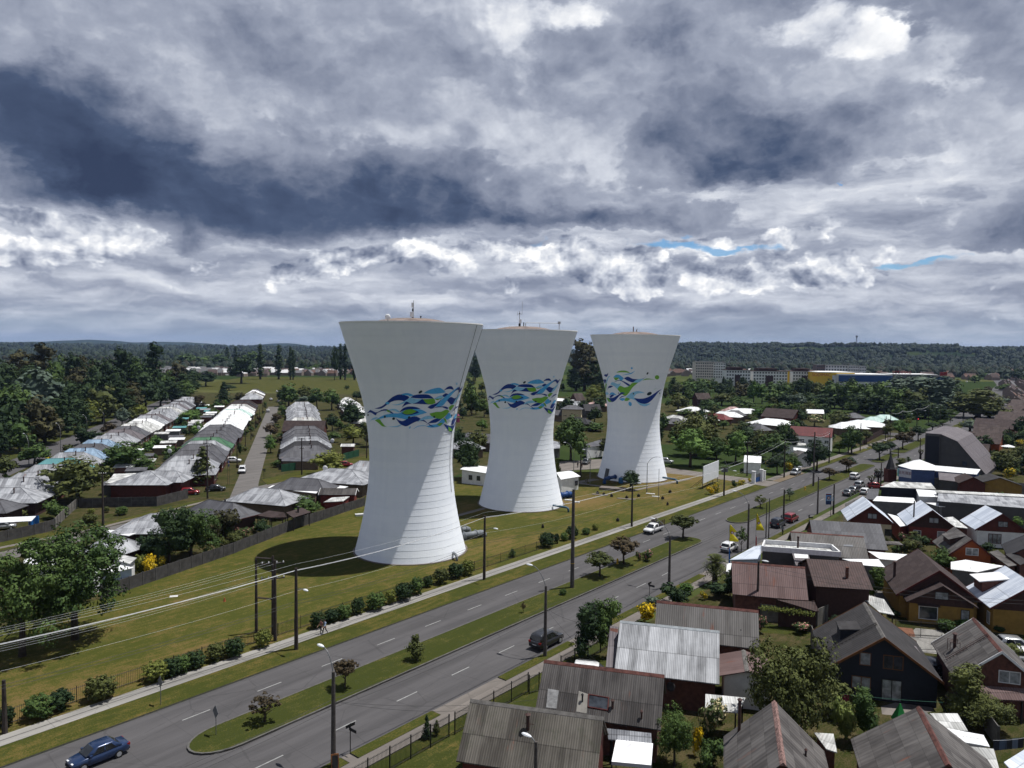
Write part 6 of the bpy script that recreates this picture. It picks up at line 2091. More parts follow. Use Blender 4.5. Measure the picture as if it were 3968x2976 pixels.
  plant('far%d' % (i % 3), f, Z3(x, b), Z3(0, tp)[1], w/2.765,['massive dark tree left of the poplars','round dark tree beside the far road','pale green tree behind the first poplar','green tree left of the first poplar','green tree above the estate roofs','round green tree over the estate roofs','green tree at the edge of the dark wood, far','dark bulky tree left of the tower poplars',
   'green tree at the far edge of the meadow','dark tree right at the far meadow edge','narrow dark tree by the slim poplars','small pale tree in the far field','green tree amid far roofs','low trees between the first two poplars','faint grey tree beyond the slim poplars','dark tree at the near end of the far road','dark low tree behind the white roofs','small dark tree in the meadow corner'][i], name='tree')
 # --- between the towers
 for k, f, b, tp, w, lab in (('far0','mid', Z5(1460,1275), Z5(0,935)[1],60,'green tree in the gap between nearest and middle tower'),('tall0','dark', Z5(1500,900), Z5(0,640)[1],40,'dark tall tree filling the upper gap between the two towers'),
       ('round1','dark', Z6(1395,570), Z6(0,125)[1],112,'dark feathery tree right behind the nearest tower'),('round0','bright', Z5(1570,1435), Z5(0,1310)[1],48,'small bright green tree in the playground'),
       ('gum','brown', Z7(730,1010), Z7(0,462)[1],98,'tall brownish gum between middle and far tower'),('gum','brown', Z7(820,990), Z7(0,500)[1],70,'second brownish gum against the far tower'),('tall1','dark', Z7(830,1010), Z7(0,640)[1],90,'dark green tree in front of the gums'),('tall0','dark', Z7(640,1010), Z7(0,760)[1],80,'dark mass left of the gums beside the middle tower'),
       ('round2','lime', Z7(835,1125), Z7(0,945)[1],74,'light green round tree against the far tower'),('far1','dark', Z7(900,1250), Z7(0,1080)[1],60,'dark tree at the left edge of the far tower'),('far0','dark', Z7(820,1265), Z7(0,1150)[1],50,'dark tree beside the cream two-storey house'),
       ('round0','mid', Z8(585,378), Z7(0,1285)[1],126,'round full green tree right of the middle tower'),('far2','mid', Z7(850,1440), Z7(0,1340)[1],80,'low hedge trees in front of the far tower'),('far0','olive', Z7(790,1430), Z7(0,1350)[1],60,'olive hedge tree right of the round full tree'),
       ('shrub','lime', Z8(440,600), Z8(0,355)[1],34,'yellow-green shrub peeping out behind the middle tower'),('far1','brown', Z7(560,1290), Z7(0,1200)[1],30,'small brownish tree before the cream house'),
       ('round1','dark', Z8(1222,690), Z8(0,478)[1],72,'dark bushy tree standing in front of the far tower')):
  plant(k, f, b, tp, w, lab)
 # --- right of the far tower: belt before the apartments, then gardens
 belt = [(150,560,330,720,'bright'),(360,530,270,705,'mid'),(480,520,210,690,'mid'),(640,490,110,705,'dark','conifer'),(722,558,110,705,'dark','conifer'),(850,568,220,785,'brown'),(1010,556,150,835,'bright'),(1115,600,140,835,'bright'),(1290,548,280,810,'mid'),
   (1420,560,160,810,'mid'),(1550,528,170,870,'dark','tall0'),(1672,540,120,870,'dark','tall1'),(1530,700,230,890,'grey'),(1785,580,190,870,'olive'),(1950,560,260,890,'mid'),(2110,550,260,895,'mid'),(1250,660,260,880,'mid'),(1380,700,200,890,'dark'),(1700,700,220,890,'dark'),(1880,720,260,895,'dark')]
 for i, q in enumerate(belt):
  x, tp, w, b, f = q[:5]
  plant(q[5] if len(q) > 5 else 'far%d' % (i % 3), f, Y1(x, b), Y1(0, tp)[1], w/3.16,'%s in the green belt below the apartments, %s from the left' % ({'bright': 'bright green tree','mid': 'green tree','dark': 'dark tree','brown': 'brownish tree','grey': 'grey-green tree','olive': 'olive tree'}[f] if len(q) < 6 or q[5] != 'conifer' else 'dark conifer', ORD[sorted(range(len(belt)), key=lambda k: belt[k][0]).index(i)]), group='trees of the green belt below the apartments')
 belt2 = [(100,548,280,905,'mid'),(300,580,260,935,'mid'),(500,570,270,955,'mid'),(700,630,290,985,'mid'),(900,640,310,1005,'olive'),(190,700,260,950,'dark'),(420,720,260,965,'dark'),(620,760,260,990,'dark'),(820,790,280,1020,'dark'),(1000,780,240,1020,'dark'),(1190,850,180,1090,'dark')]
 for i, (x, tp, w, b, f) in enumerate(belt2):
  plant(['far0','far2','far1'][i % 3] if i < 5 else 'tall%d' % (i % 2), f, Y2(x, b), Y2(0, tp)[1], w/3.16,'%s of the right half of the green belt, %s from the left' % ({'mid': 'green tree','olive': 'olive tree','dark': 'shadowy dark tree'}[f], ORD[sorted(range(11), key=lambda k: belt2[k][0]).index(i)]), group='trees in the right half of the green belt')
 plant('tall0','grey', Y2(760,905), Y2(0,505)[1],150,'huge grey-green willow behind the green belt, left bulk')
 plant('tall1','grey', Y2(960,930), Y2(0,468)[1],170,'huge grey-green willow behind the green belt, central bulk')
 plant('tall0','grey', Y2(1180,950), Y2(0,500)[1],140,'huge grey-green willow behind the green belt, right bulk')
 plant('tall1','olive', Y2(1640,1015), Y2(0,640)[1],150,'very large dark olive tree above the brown row houses')
 plant('tall0','brown', Y2(1780,1005), Y2(0,740)[1],90,'dark brownish tree right of the very large olive tree')
 plant('far1','olive', Y2(1470,1010), Y2(0,760)[1],60,'olive tree left of the very large olive tree')
 for x, tp, w, b, f, lab in ((2000,590,200,680,'mid','round green tree on the far right above the brown row'),(2110,410,140,580,'dark','dark tree at the far right skyline of the town'),(2180,500,100,600,'dark','dark tree at the right edge beside the far town'),(1610,480,120,580,'mid','green street tree on the far end of the avenue'),(1750,460,140,540,'mid','green tree by the far avenue'),(1950,760,140,860,'grey','greyish shrubs beside the brown row'),
        (1400,640,110,760,'dark','dark tree where the avenue leaves the green belt'),(2170,1000,160,1280,'dark','dark tall tree at the right edge behind the yellow shrubs'),(1770,620,80,700,'red','copper tree by the far road verge'),(2150,1180,160,1330,'dark','dark leafy tree at the right edge, lower')):
  plant('far%d' % (int(x) % 3), f, Y2(x, b), Y2(0, tp)[1], w/3.16, lab)
 gard = [('far0','olive',90,700,230,935,'olive garden tree beside the far tower'),('far1','mid',340,760,210,860,'green tree in front of the brick-brown roof'),('far2','mid',480,780,240,940,'green tree before the white roofs, left'),('far0','olive',620,700,270,860,'olive tree behind the white roofs'),
   ('far1','mid',840,780,230,905,'green tree at the foot of the belt, middle'),('far2','mid',960,800,170,890,'green tree at the foot of the belt, right'),('shrubfar','cream',260,850,120,900,'cream-flowering shrub beside the far tower'),('far1','mid',210,900,230,1000,'pale green tree left of the white hip roofs'),
   ('round0','olive',300,955,500,1480,'broad olive tree right of the far tower'),('round1','bright',235,1140,480,1610,'tall bright green tree right of the far tower, in front of the olive one'),('round2','bright',790,1170,300,1560,'bright green tree behind the billboard'),('round1','mid',560,1250,240,1580,'green tree between the two bright green ones'),
   ('far0','mid',640,1035,140,1145,'small green tree under the red hip roof'),('far2','bright',1060,875,180,1055,'bright green tree in front of the long brown roof'),('far1','olive',990,970,140,1065,'olive shrub tree below the bright green one'),('far0','bright',1240,828,130,895,'light green bush above the long brown roof'),('round0','dark',1580,905,170,1095,'dark ball-shaped tree in front of the brown roof end'),
   ('far1','cream',1755,965,200,1115,'cream-blossomed tree beside the dark ball-shaped one'),('far2','olive',1405,1040,170,1125,'flat-topped olive tree in front of the rust-stained roof'),('round2','dark',930,1060,380,1440,'dark brownish tree left of the crimson roof'),('round0','mid',1250,1180,380,1550,'green tree in front of the crimson roof'),('round1','olive',1090,1150,260,1480,'olive tree between the two garden trees by the crimson roof'),
   ('round1','dark',1300,1440,240,1700,'dark tree beside the white gate pillars'),('round2','mid',1500,1440,170,1650,'green tree beside the gable cottage'),('round0','dark',1785,1265,270,1660,'dark round street tree by the avenue pavement'),('far1','olive',2060,925,250,1120,'olive tree with pale blossom near the mint roofs'),('far0','mid',2060,1290,140,1430,'green tree by the avenue, below the crimson house'),('round2','mid',2170,1130,180,1440,'green tree in front of the dark boarded fence')]
 for k, f, x, tp, w, b, lab in gard:
  plant(k, f, Y1(x, b), Y1(0, tp)[1], w/3.16, lab)
 for x, tp, w, b, f, lab in ((1180,1530,60,1640,'yellow','yellow-flowering shrub left of the white gate'),(1440,1550,110,1660,'yellow','yellow-flowering shrubs by the avenue hedge'),(1400,1590,50,1650,'lime','lime shrub under the avenue hedge')):
  plant('shrub', f, Y1(x, b), Y1(0, tp)[1], w/3.16, lab, 'shrub','shrub')
 # --- avenue median and verge trees
 med = [(Z8(1790,1212), Z8(0,948)[1],106,'street0','olive','round dense tree at the far tip of the near median'),(Z8(1150,1492), Z8(0,1190)[1],112,'street0','red','copper-green tree, tallest on the near median'),(Z8(895,1622), Z8(0,1350)[1],108,'street0','olive','spreading tree beside the copper one on the near median'),
  (R2(1520,775), R2(0,555)[1],66,'flame','olive','flame-shaped little tree on the near median'),(R2(935,1010), R2(0,755)[1],90,'street0','red','small dark tree on the near median beside the lamp'),(R2(270,1290), R2(0,1035)[1],118,'street1','red','sparse forked tree nearest the median tip'),
  (R3(700,382), R3(0,283)[1],22,'street1','red','tiny sapling on the brown patch of the median'),(Y3(1095,697), Y3(0,530)[1],58,'street1','olive','small tree on the second median, nearest its tip'),(Y3(1450,602), Y3(0,440)[1],36,'street1','grey','thin greyish tree on the second median'),(Y3(1940,352), Y3(0,195)[1],60,'street0','red','copper tree on the second median'),(Y3(2150,258), Y3(0,75)[1],54,'street0','red','dark tree near the far end of the second median')]
 for b, tp, w, k, f, lab in med:
  plant(k, f, b, tp, w, lab, name='median_tree', group='young trees on the avenue median')
 for i, (x, tp, w, b, f) in enumerate(((65,1490,185,1668,'dark'),(440,1305,210,1525,'dark'),(570,1300,130,1455,'dark'),(725,1185,190,1395,'red'),(915,1105,170,1292,'dark'),(830,1170,90,1300,'red'),(680,1035,200,1245,'bright'),(790,1008,90,1145,'lime'),(545,1070,120,1295,'olive'),(100,1105,250,1450,'mid'),(1090,1065,150,1165,'dark'),(1215,1030,90,1115,'mid'),(1555,1030,200,1190,'grey'),(280,1150,140,1330,'olive'))):
  plant('street0' if i not in (6,9,12) else 'round1', f, Y2(x, b), Y2(0, tp)[1], w/3.16,'%s tree along the far avenue, %s from the left' % (dict(dark='dark', red='copper', bright='bright green', lime='yellow-green', olive='olive', mid='green', grey='pale green')[f], ORD[sorted((65,440,570,725,915,830,680,790,545,100,1090,1215,1555,280)).index(x)]), name='street_tree', group='street trees along the far avenue')
 for b, tp, w, lab in ((Z8(1308,1455), Z8(0,1345)[1],26,'small rose bush on the median between trees'),(Z8(1410,1457), Z8(0,1325)[1],50,'pink rose bush on the median beside the smaller one')):
  plant('shrub','rose', b, tp, w, lab, 'rose bush','rose_bush')
 plant('clip','mid', R3(1030,232), R3(0,172)[1],30,'low round shrub on the median by the tall pole','shrub','shrub')
 # --- right-hand gardens
 for k, f, b, tp, w, lab, ca in (
   ('upright','dark', R3(1180,790), R3(0,275)[1],138,'dark candle-topped garden tree beside the silvery roof','tree'),('upright','mid', R3(1420,760), R3(0,250)[1],130,'feathery green garden tree behind the dark candle-topped one','tree'),
   ('shrub','yolk', R3(1715,470), R3(0,288)[1],86,'bright yellow broom at the corner of the grey corrugated roof','shrub'),('shrub','dark', R3(1940,300), R3(0,138)[1],118,'dark green shrub beside the street-name post','shrub'),('clip','bright', R3(2050,215), R3(0,122)[1],60,'smooth clipped green ball on the front garden','bush'),('shrub','grey', R3(1765,320), R3(0,235)[1],64,'greyish shrub below the street-name post','shrub'),
   ('conifer','dark', R2(1610,1425), R2(0,1205)[1],46,'little dark cypress in the front garden','conifer'),('flame','olive', R2(1690,1400), R2(0,1262)[1],28,'thin shrub beside the little cypress','shrub'),
   ('palm','olive', G2(200,1060), G2(0,680)[1],108,'short-trunked fan palm beside the avenue','palm'),('shrub','dark', G2(250,1190), G2(0,1030)[1],120,'dark garden shrubs under the palm','shrub'),('shrub','yellow', G2(75,1220), G2(0,1130)[1],34,'small yellow broom near the palm','shrub'),('upright','dark', G2(370,1190), G2(0,880)[1],60,'dark slim tree between palm and pinkish roof','tree'),
   ('shrub','mid', G2(600,1320), G2(0,1055)[1],112,'round green bush in front of the pinkish roof','bush'),('shrub','rose', G2(720,1590), G2(0,1400)[1],50,'climbing rose at the end of the grey corrugated roof','rose bush'),('shrub','rose', G2(1160,1590), G2(0,1470)[1],80,'pink rose bed in the walled garden','rose bush'),('upright','mid', G2(1560,1400), G2(0,1060)[1],84,'thin-leaved green tree below the brown tiled roof','tree'),
   ('garden','olive', R4(1190,1470), R4(0,575)[1],345,'very large dark olive garden tree, biggest in the right foreground','tree'),
   ('shrub','cream', R4(560,1420), R4(0,1085)[1],125,'cream-flowering tall shrub below the white patio canopy','shrub'),('garden','mid', R4(240,1640), R4(0,1160)[1],160,'green garden tree right of the white gazebo','tree'),('shrub','yolk', R4(435,1560), R4(0,1325)[1],44,'tall yellow broom beside the white gazebo garden','shrub'),('shrub','mid', R4(560,1660), R4(0,1430)[1],110,'green shrub at the bottom edge left of the shingle roof','shrub'),
   ('shrub','pale', R5(345,1450), R5(0,1085)[1],100,'pale variegated shrub in front of the navy house','shrub'),('upright','mid', R5(560,1450), R5(0,985)[1],118,'dense green tree in front of the navy house door','tree'),('upright','olive', R5(1290,1250), R5(0,775)[1],150,'olive tree before the grey house with white barge boards','tree'),('garden','olive', R5(1530,1330), R5(0,1040)[1],190,'spreading olive tree below the faded red awning','tree'),
   ('clip','mid', R5(1210,520), R5(0,425)[1],58,'round clipped bush by the ochre wall, left','bush'),('clip1','bright', R5(1360,500), R5(0,425)[1],64,'square clipped bush by the ochre wall, right','bush'),
   ('upright','mid', G1(530,1080), G1(0,690)[1],66,'ivy-green columnar tree right of the brown tiled roof','tree'),('round0','mid', G1(1290,790), G1(0,495)[1],78,'round garden tree left of the orange gable','tree'),('shrub','pale', G1(1790,850), G1(0,675)[1],86,'pale leafy shrub in front of the blinding white roof','shrub'),('palm','olive', G1(985,470), G1(0,300)[1],52,'small palm in front of the arched window','palm'),('shrub','rose', G1(860,440), G1(0,330)[1],40,'rose shrub beside the small palm','rose bush'),('upright','brown', G1(980,560), G1(0,410)[1],60,'thin bare tree behind the brown house','tree'),
   ('round1','dark', Y4(1520,800), Y4(0,565)[1],122,'dark spreading tree between second and third pale blue gable','tree'),('shrub','olive', G1(1410,100), G1(0,50)[1],50,'olive shrub behind the folded grey roof','shrub'),('flame','mid', G1(2105,1440), G1(0,1310)[1],30,'little palm-like plant by the ochre wall at right','shrub'),('shrub','dark', G1(1930,1450), G1(0,1370)[1],40,'dark shrub against the ochre wall at right','shrub'),
   ('street1','mid', Y3(860,1225), Y3(0,920)[1],46,'leaning leafy street tree beside the white hatchback','tree'),('shrub','yellow', G3(1990,1400), G3(0,1215)[1],48,'yellow broom in front of the dark hall roof','shrub'),('shrub','yellow', G3(2010,880), G3(0,810)[1],40,'yellow flowering bushes behind the brown row, left','shrub'),('shrub','yellow', G3(2160,880), G3(0,795)[1],36,'yellow flowering bushes behind the brown row, right','shrub'),('round2','dark', G3(1960,1260), G3(0,1065)[1],56,'dark tree at the foot of the dark hall roof','tree'),('round0','lime', G3(1390,670), G3(0,485)[1],66,'yellow-green tree behind the dark hall','tree'),
   ('upright','olive', G3(320,1220), G3(0,1060)[1],46,'leafy tree at the corner of the blue restaurant','tree'),('palm','mid', G3(465,1150), G3(0,1040)[1],24,'little palm beside the blue restaurant roof','palm')):
  plant(k, f, b, tp, w, lab, ca, {'tree': 'garden_tree','shrub': 'shrub','bush': 'clipped_bush','conifer': 'conifer','palm': 'palm_tree','rose bush': 'rose_bush'}[ca])
 # --- hedge balls along the iron fence
 hb = [(R1,50,1140,110,1320),(R1,320,1050,195,1252),(R1,500,1010,170,1182),(R1,830,892,205,1102),(R1,1290,768,195,942),(R1,1420,738,150,905),(R1,1505,720,145,875),(R1,1615,682,150,835),(R1,1790,618,155,775),(R1,1940,578,155,745),(R2,255,508,132,665),
  (R2,705,358,115,505),(R2,820,338,130,455),(R2,925,298,120,432),(R2,1040,243,118,388),(R2,1190,198,155,352),(R2,1310,178,105,305),(R2,1420,118,150,275),(R2,1530,73,122,225),(R2,1620,63,82,165),(R2,1730,0,142,135),(R2,1850,-45,132,90),(R2,1945,-65,125,65),
  (Z8,330,1135,172,1305),(Z8,435,1150,66,1265),(Z8,515,1138,92,1235),(Z8,600,1062,142,1212),(Z8,750,1088,92,1168),(Z8,848,1045,78,1122)]
 sc = {R1: 2.138, R2: 2.138, Z8: 2.765}
 for i, (rg, x, tp, w, b) in enumerate(hb):
  f = ['dark','mid','dark','mid','pale','dark','mid','dark','olive','dark','pale','dark'][i % 12] if i not in (3,) else 'olive'
  f = {'pale': 'lime','mid': 'mid'}.get(f, f)
  plant('clip' if i % 2 else 'clip1', f, rg(x, b), rg(0, tp)[1], w/sc[rg]*1.08,'%s bush of the hedge inside the iron fence, %s from the left' % ({'dark': 'dark green','mid': 'green','lime': 'pale-leaved','olive': 'olive'}[f], ORD[i]),'bush','hedge_bush','bushes of the hedge inside the iron fence')
 plant('flame','mid', Z6(1895,1412), Z6(0,1318)[1],30,'single cone-shaped bush on the lawn right of the nearest tower','bush','bush')
 for x, tp, w, b, f, lab in ((475,425,112,528,'yolk','bright yellow broom under the billboard, left'),(552,385,115,505,'yellow','half-yellow broom under the billboard, right'),(770,352,80,440,'dark','dark bush in the hedge left of the gate'),(865,345,100,412,'yellow','yellowish bush in the hedge left of the gate'),(960,325,50,380,'yellow','small yellow bush against the gate pillar')):
  plant('shrub', f, Y3(x, b), Y3(0, tp)[1], w/3.16, lab, 'shrub','shrub')
 # ivy along the garden wall: ground cover without countable plants
 rnd = random.Random(4)
 m = MB()
 a, b = P(R4(965,330),2.2), P(R4(1395,378),2.2)
 for _ in range(900):
  q = rnd.random()
  p = a+(b-a)*q+Vector((rnd.gauss(0,.18), rnd.gauss(0,.18), rnd.gauss(0,.16)))
  t = Vector((rnd.uniform(-1,1), rnd.uniform(-1,1), rnd.uniform(-1,1))).normalized()
  u = t.orthogonal().normalized()
  m.poly([p-t*.1, p+u*.07, p+t*.1, p-u*.07])
 tag(m.obj('ivy', FOL['lime']),'bright ivy trailing along the concrete garden wall','ivy', None, 'stuff')

build_trees()

def fill_trees():
 """garden trees and shrubs that crowd the yards between the surveyed ones"""
 rnd = random.Random(17)
 occ = [(o.location.x, o.location.y, 6.5 if o.get('category') == 'house' else 3.5) for o in COL.objects if o.parent is None and o.get('category') in ('house','building','annex','shed','canopy','water tower','shop','restaurant')]

 def free(x, y, m=0.):
  p = Vector((x, y, 0))
  s, v = p.dot(RU), p.dot(RN)
  if 42 < v < 70.5:
   return False
  return all((x-a) ** 2+(y-b) ** 2 > (r+m) ** 2 for a, b, r in occ)

 def scatter(n, box, kinds, fols, hr, label, group, cat, name, test=lambda x, y: True):
  k = tries = 0
  while k < n and tries < 4000:
   tries += 1
   x, y = rnd.uniform(box[0], box[1]), rnd.uniform(box[2], box[3])
   if not free(x, y, .5) or not test(x, y):
    continue
   kind, fol = rnd.choice(kinds), rnd.choice(fols)
   c, t, h, r = PROTO[kind]
   if (kind, fol) not in _crowns:
    _crowns[(kind, fol)] = c.mesh('crown', FOL[fol])
   H = rnd.uniform(*hr)
   f = H/h*rnd.uniform(.95,1.3)
   o = thing(name, label, cat, (x, y, 0), rnd.uniform(0,6.28), group, (f, f, H/h))
   link('crown' if t else 'foliage', _crowns[(kind, fol)], o)
   if t:
    link('trunk', t, o)
   occ.append((x, y, 1.2))
   k += 1
 uvv = lambda x, y: (x*RU.x+y*RU.y, x*RN.x+y*RN.y)
 scatter(58,(40,230,225,430),['far0','far1','far2'],['mid','dark','olive','mid'],(4.5,8.5),'leafy garden tree among the white and red roofs right of the far tower','garden trees right of the far tower','tree','garden_tree', lambda x, y: uvv(x, y)[1] > 76 and x/y > .2)
 scatter(60,(-75,60,225,440),['far0','far1','far2'],['mid','dark','dark','olive'],(4.5,9),'leafy garden tree among the roofs behind the towers','garden trees behind the towers','tree','garden_tree')
 su, sv = Vector((sin(R(-16.4)), cos(R(-16.4)))), Vector((cos(R(-16.4)),-sin(R(-16.4))))
 tt = lambda x, y: Vector((x, y)).dot(sv)
 scatter(90,(40,400,430,680),['far0','far1','far2','tall0'],['mid','dark','dark','olive'],(6,12),'leafy tree in the deep part of the green belt below the apartments','trees in the deep part of the green belt','tree','belt_tree', lambda x, y: .1 < x/y < .56)
 scatter(60,(-140,60,430,720),['far0','far1','tall0'],['mid','dark','dark','olive'],(5,10),'leafy tree in the gardens before the far meadow','trees before the far meadow','tree','garden_tree', lambda x, y: (x > -60-(y-430)*.1) or y < 470)
 scatter(40,(-190,-70,170,430),['shrubfar','far1','shrubfar'],['mid','bright','dark','olive'],(1.6,4.2),'yard tree or bush between the two left rows of houses','yard greenery between the two left rows','tree','yard_tree', lambda x, y: -46.5 < tt(x, y) < -33.5)
 scatter(34,(-150,-60,185,420),['shrubfar','shrub'],['mid','dark','olive','red'],(1.0,2.4),'front-garden bush lining the side street','front-garden bushes lining the side street','bush','garden_bush', lambda x, y: -17.2 < tt(x, y) < -14.6 or -8 < tt(x, y) < -4.8)
 scatter(26,(-200,-95,170,420),['shrubfar','shrub'],['mid','dark','olive'],(.9,2.2),'low bush in front of the left-avenue row','low bushes in front of the left-avenue row','bush','garden_bush', lambda x, y: -68 < tt(x, y) < -62.5)
 scatter(34,(30,130,60,200),['shrub','shrub','round1'],['mid','dark','olive','bright'],(1.0,2.8),'leafy bush in the yards between the right-hand houses','bushes in the yards between the right-hand houses','bush','garden_bush', lambda x, y: uvv(x, y)[1] < 41 and x/y < .72)
 scatter(34,(120,300,200,420),['far0','far1','shrubfar'],['mid','dark','olive'],(2.5,6.5),'leafy tree among the roofs at the right edge','trees among the roofs at the right edge','tree','garden_tree', lambda x, y: uvv(x, y)[1] < 40 and x/y < .72)
 scatter(16,(-70,-22,100,175),['shrub','round1'],['mid','dark','olive'],(1.2,3.0),'leafy bush in the back gardens along the lawn fence','bushes in the back gardens along the lawn fence','bush','garden_bush', lambda x, y: x < -31-(y-153)*-.38-3 and x > -31+(y-153)*.38-22 and y < 160)

fill_trees()

def build_far_woods():
 """woods on the plain and hills: far too many trees to count, merged"""
 rnd = random.Random(21)
 mats = [foliage('hazy_wood',(.009,.015,.010),(.016,.025,.015)), foliage('hazy_wood_light',(.013,.021,.012),(.022,.034,.016)), foliage('hazy_wood_brown',(.015,.016,.010),(.022,.024,.012))]

 def blobs(name, label, pts):
  m = MB()
  for x, y, z, h, r, mi, con in pts:
   n = 6
   if con:
    m.loft([[(x+r*cos(2*pi*k/n), y+r*sin(2*pi*k/n), z+h*.15) for k in range(n)],[(x+r*.1*cos(2*pi*k/n), y+r*.1*sin(2*pi*k/n), z+h) for k in range(n)]], mi, False)
   else:
    rr = [(.75,.12),(1., .42),(.82,.74),(.3,1.)]
    m.loft([[(x+r*q*cos(2*pi*k/n+q)*rnd.uniform(.8,1.2), y+r*q*sin(2*pi*k/n+q)*rnd.uniform(.8,1.2), z+h*s*rnd.uniform(.94,1.06)) for k in range(n)] for q, s in rr], mi, True)
  tag(m.obj(name, mats), label, 'woods', None, 'stuff')
 pts = []
 for _ in range(9000):                       # hills at the right
  a, k = rnd.uniform(6,45), rnd.random() ** 1.2
  r = 1700+1600*k
  if (20 < a < 25.5 and .42 < k < .55) or (28 < a < 32 and .30 < k < .42) or (14 < a < 17 and .15 < k < .24):
   continue
  z = HILL_R(a, k, r)
  con = rnd.random() < .45
  pts.append((r*sin(R(a)), r*cos(R(a)), z-1, rnd.uniform(8,16), rnd.uniform(5,9)*(.6 if con else 1), rnd.choice([0,0,0,1]), con))
 blobs('far_woods','dark woods covering the hills at the right horizon', pts)
 pts = []
 for _ in range(4200):                       # plain to the left
  a, k = rnd.uniform(-46,5), rnd.random() ** 1.3
  r = 2000+2600*k
  pts.append((r*sin(R(a)), r*cos(R(a)), HILL_L(a, max(0,(r-2300)/2900), r)-1, rnd.uniform(11,21), rnd.uniform(6,11), rnd.choice([0,0,0,1]), rnd.random() < .3))
 blobs('far_woods','dark blue-green woods on the plain at the left horizon', pts)
 pts = []
 for _ in range(2600):                       # mid-distance tree belts both sides
  if rnd.random() < .5:
   a, r = rnd.uniform(5,40), rnd.uniform(1180,1750)
  else:
   a, r = rnd.uniform(-42,3), rnd.choice([rnd.uniform(980,1150), rnd.uniform(1350,2000)])
  pts.append((r*sin(R(a)), r*cos(R(a)),0, rnd.uniform(7,14), rnd.uniform(4,7.5), rnd.choice([0,1,1,2]), rnd.random() < .12))
 blobs('tree_belts','tree belts between the far roofs and the woods', pts)

build_far_woods()

# ------------------------------------------------------------------ poles, lamps, wires
POLE_W = plain('old_wooden_pole',(.060,.048,.042),.95,.35,3)
POLE_C = plain('concrete_pole',(.105,.092,.086),.95,.3,3)
LAMP_W = plain('lamp_housing',(.62,.64,.66),.35,.08)
STEEL = plain('grey_steel',(.20,.205,.21),.5,.15,2,.3)
BLACKM = plain('black_metal',(.018,.018,.019),.6,.2)
INSUL = plain('white_insulators',(.55,.55,.54),.4,.1)
WIRE_L = plain('bright_cable',(.42,.43,.44),.5,.1)
WIRE_D = plain('dark_cable',(.035,.035,.036),.6,.1)
POLES = {}

def pole(key, base, top, label, arm=None, mat=POLE_C, r=.17, cross=(), ztop=None, group=None, lean=None, cat='utility pole', name='utility_pole', armz=None):
 """pole from its foot and top in the photo; arm: photo point of the lamp head"""
 if ztop is not None and base is None:
  t = P(top, ztop)
  g, h = Vector((t.x, t.y, 0)), ztop
 else:
  g = P(base)
  h = at(top, g.y).z
 o = thing(name, label, cat, (g.x, g.y, 0),0, group)
 m = MB()
 m.tube([(0,0,-.1),(0,0, h)],[r*1.15, r*.72],8)
 m.obj('shaft', mat, o)
 if arm is not None:
  p = at(arm, g.y)
  dx, dz = p.x-g.x, p.z
  dl = RN*1.0                              # lamp arms reach over the carriageway
  side = 1 if dx < 0 else -1
  L = max(.5, abs(dx)/max(.3, abs(dl.x)))
  e = dl*(L*side)
  z0 = armz if armz else h-.3
  m = MB()
  pts = [Vector((0,0, z0))]
  for k in range(1,7):
   q = k/6
   pts.append(Vector((e.x*q ** 1.4, e.y*q ** 1.4, z0+(dz-z0)*math.sin(q*pi/2))))
  m.tube(pts, .045,6)
  m.obj('arm', STEEL, o)
  d = (pts[-1]-pts[-2]).normalized()
  m = MB()
  a = atan2(d.y, d.x)
  prof_ = [(-.1,.05,.03),(.05,.12,.07),(.35,.17,.09),(.62,.13,.07),(.74,.05,.03)]
  rings = []
  for x, w_, hh in prof_:
   rings.append([(pts[-1].x+(x)*cos(a)-y*sin(a), pts[-1].y+x*sin(a)+y*cos(a), dz+z) for y, z in ((-w_, 0),(-w_*.7, hh),(w_*.7, hh),(w_, 0),(w_*.6,-hh*.8),(-w_*.6,-hh*.8))])
  m.loft(rings)
  m.obj('lamp_head', LAMP_W, o)
 for z, half, az in cross:
  m = MB()
  u = Vector((sin(R(az)), cos(R(az)),0))
  m.loft([[u*s*half+Vector((0,0, h-z+dz))+Vector((-u.y, u.x, 0))*w_ for s, dz, w_ in ((-1,-.06,-.06),(-1,.06,-.06),(-1,.06,.06),(-1,-.06,.06))],
    [u*s*half+Vector((0,0, h-z+dz))+Vector((-u.y, u.x, 0))*w_ for s, dz, w_ in ((1,-.06,-.06),(1,.06,-.06),(1,.06,.06),(1,-.06,.06))]])
  c = m.obj('crossarm', mat, o)
  for s in (-.92,-.35,.35,.92):
   m = MB()
   q = u*half*s
   m.tube([(q.x, q.y, h-z+.05),(q.x, q.y, h-z+.16),(q.x, q.y, h-z+.28)],[.05,.085,.05],6)
   m.obj('insulator', INSUL, c)
 POLES[key] = (g, h, o)
 return o

def wire(a, b, sag, r, mat, label, group=None, twist=False):
 a, b = Vector(a), Vector(b)
 pts = [a.lerp(b, k/16)-Vector((0,0, sag*4*(k/16)*(1-k/16))) for k in range(17)]
 m = MB()
 m.tube(pts, r, 4)
 o = m.obj('cable', mat)
 return tag(o, label, 'cable', group)

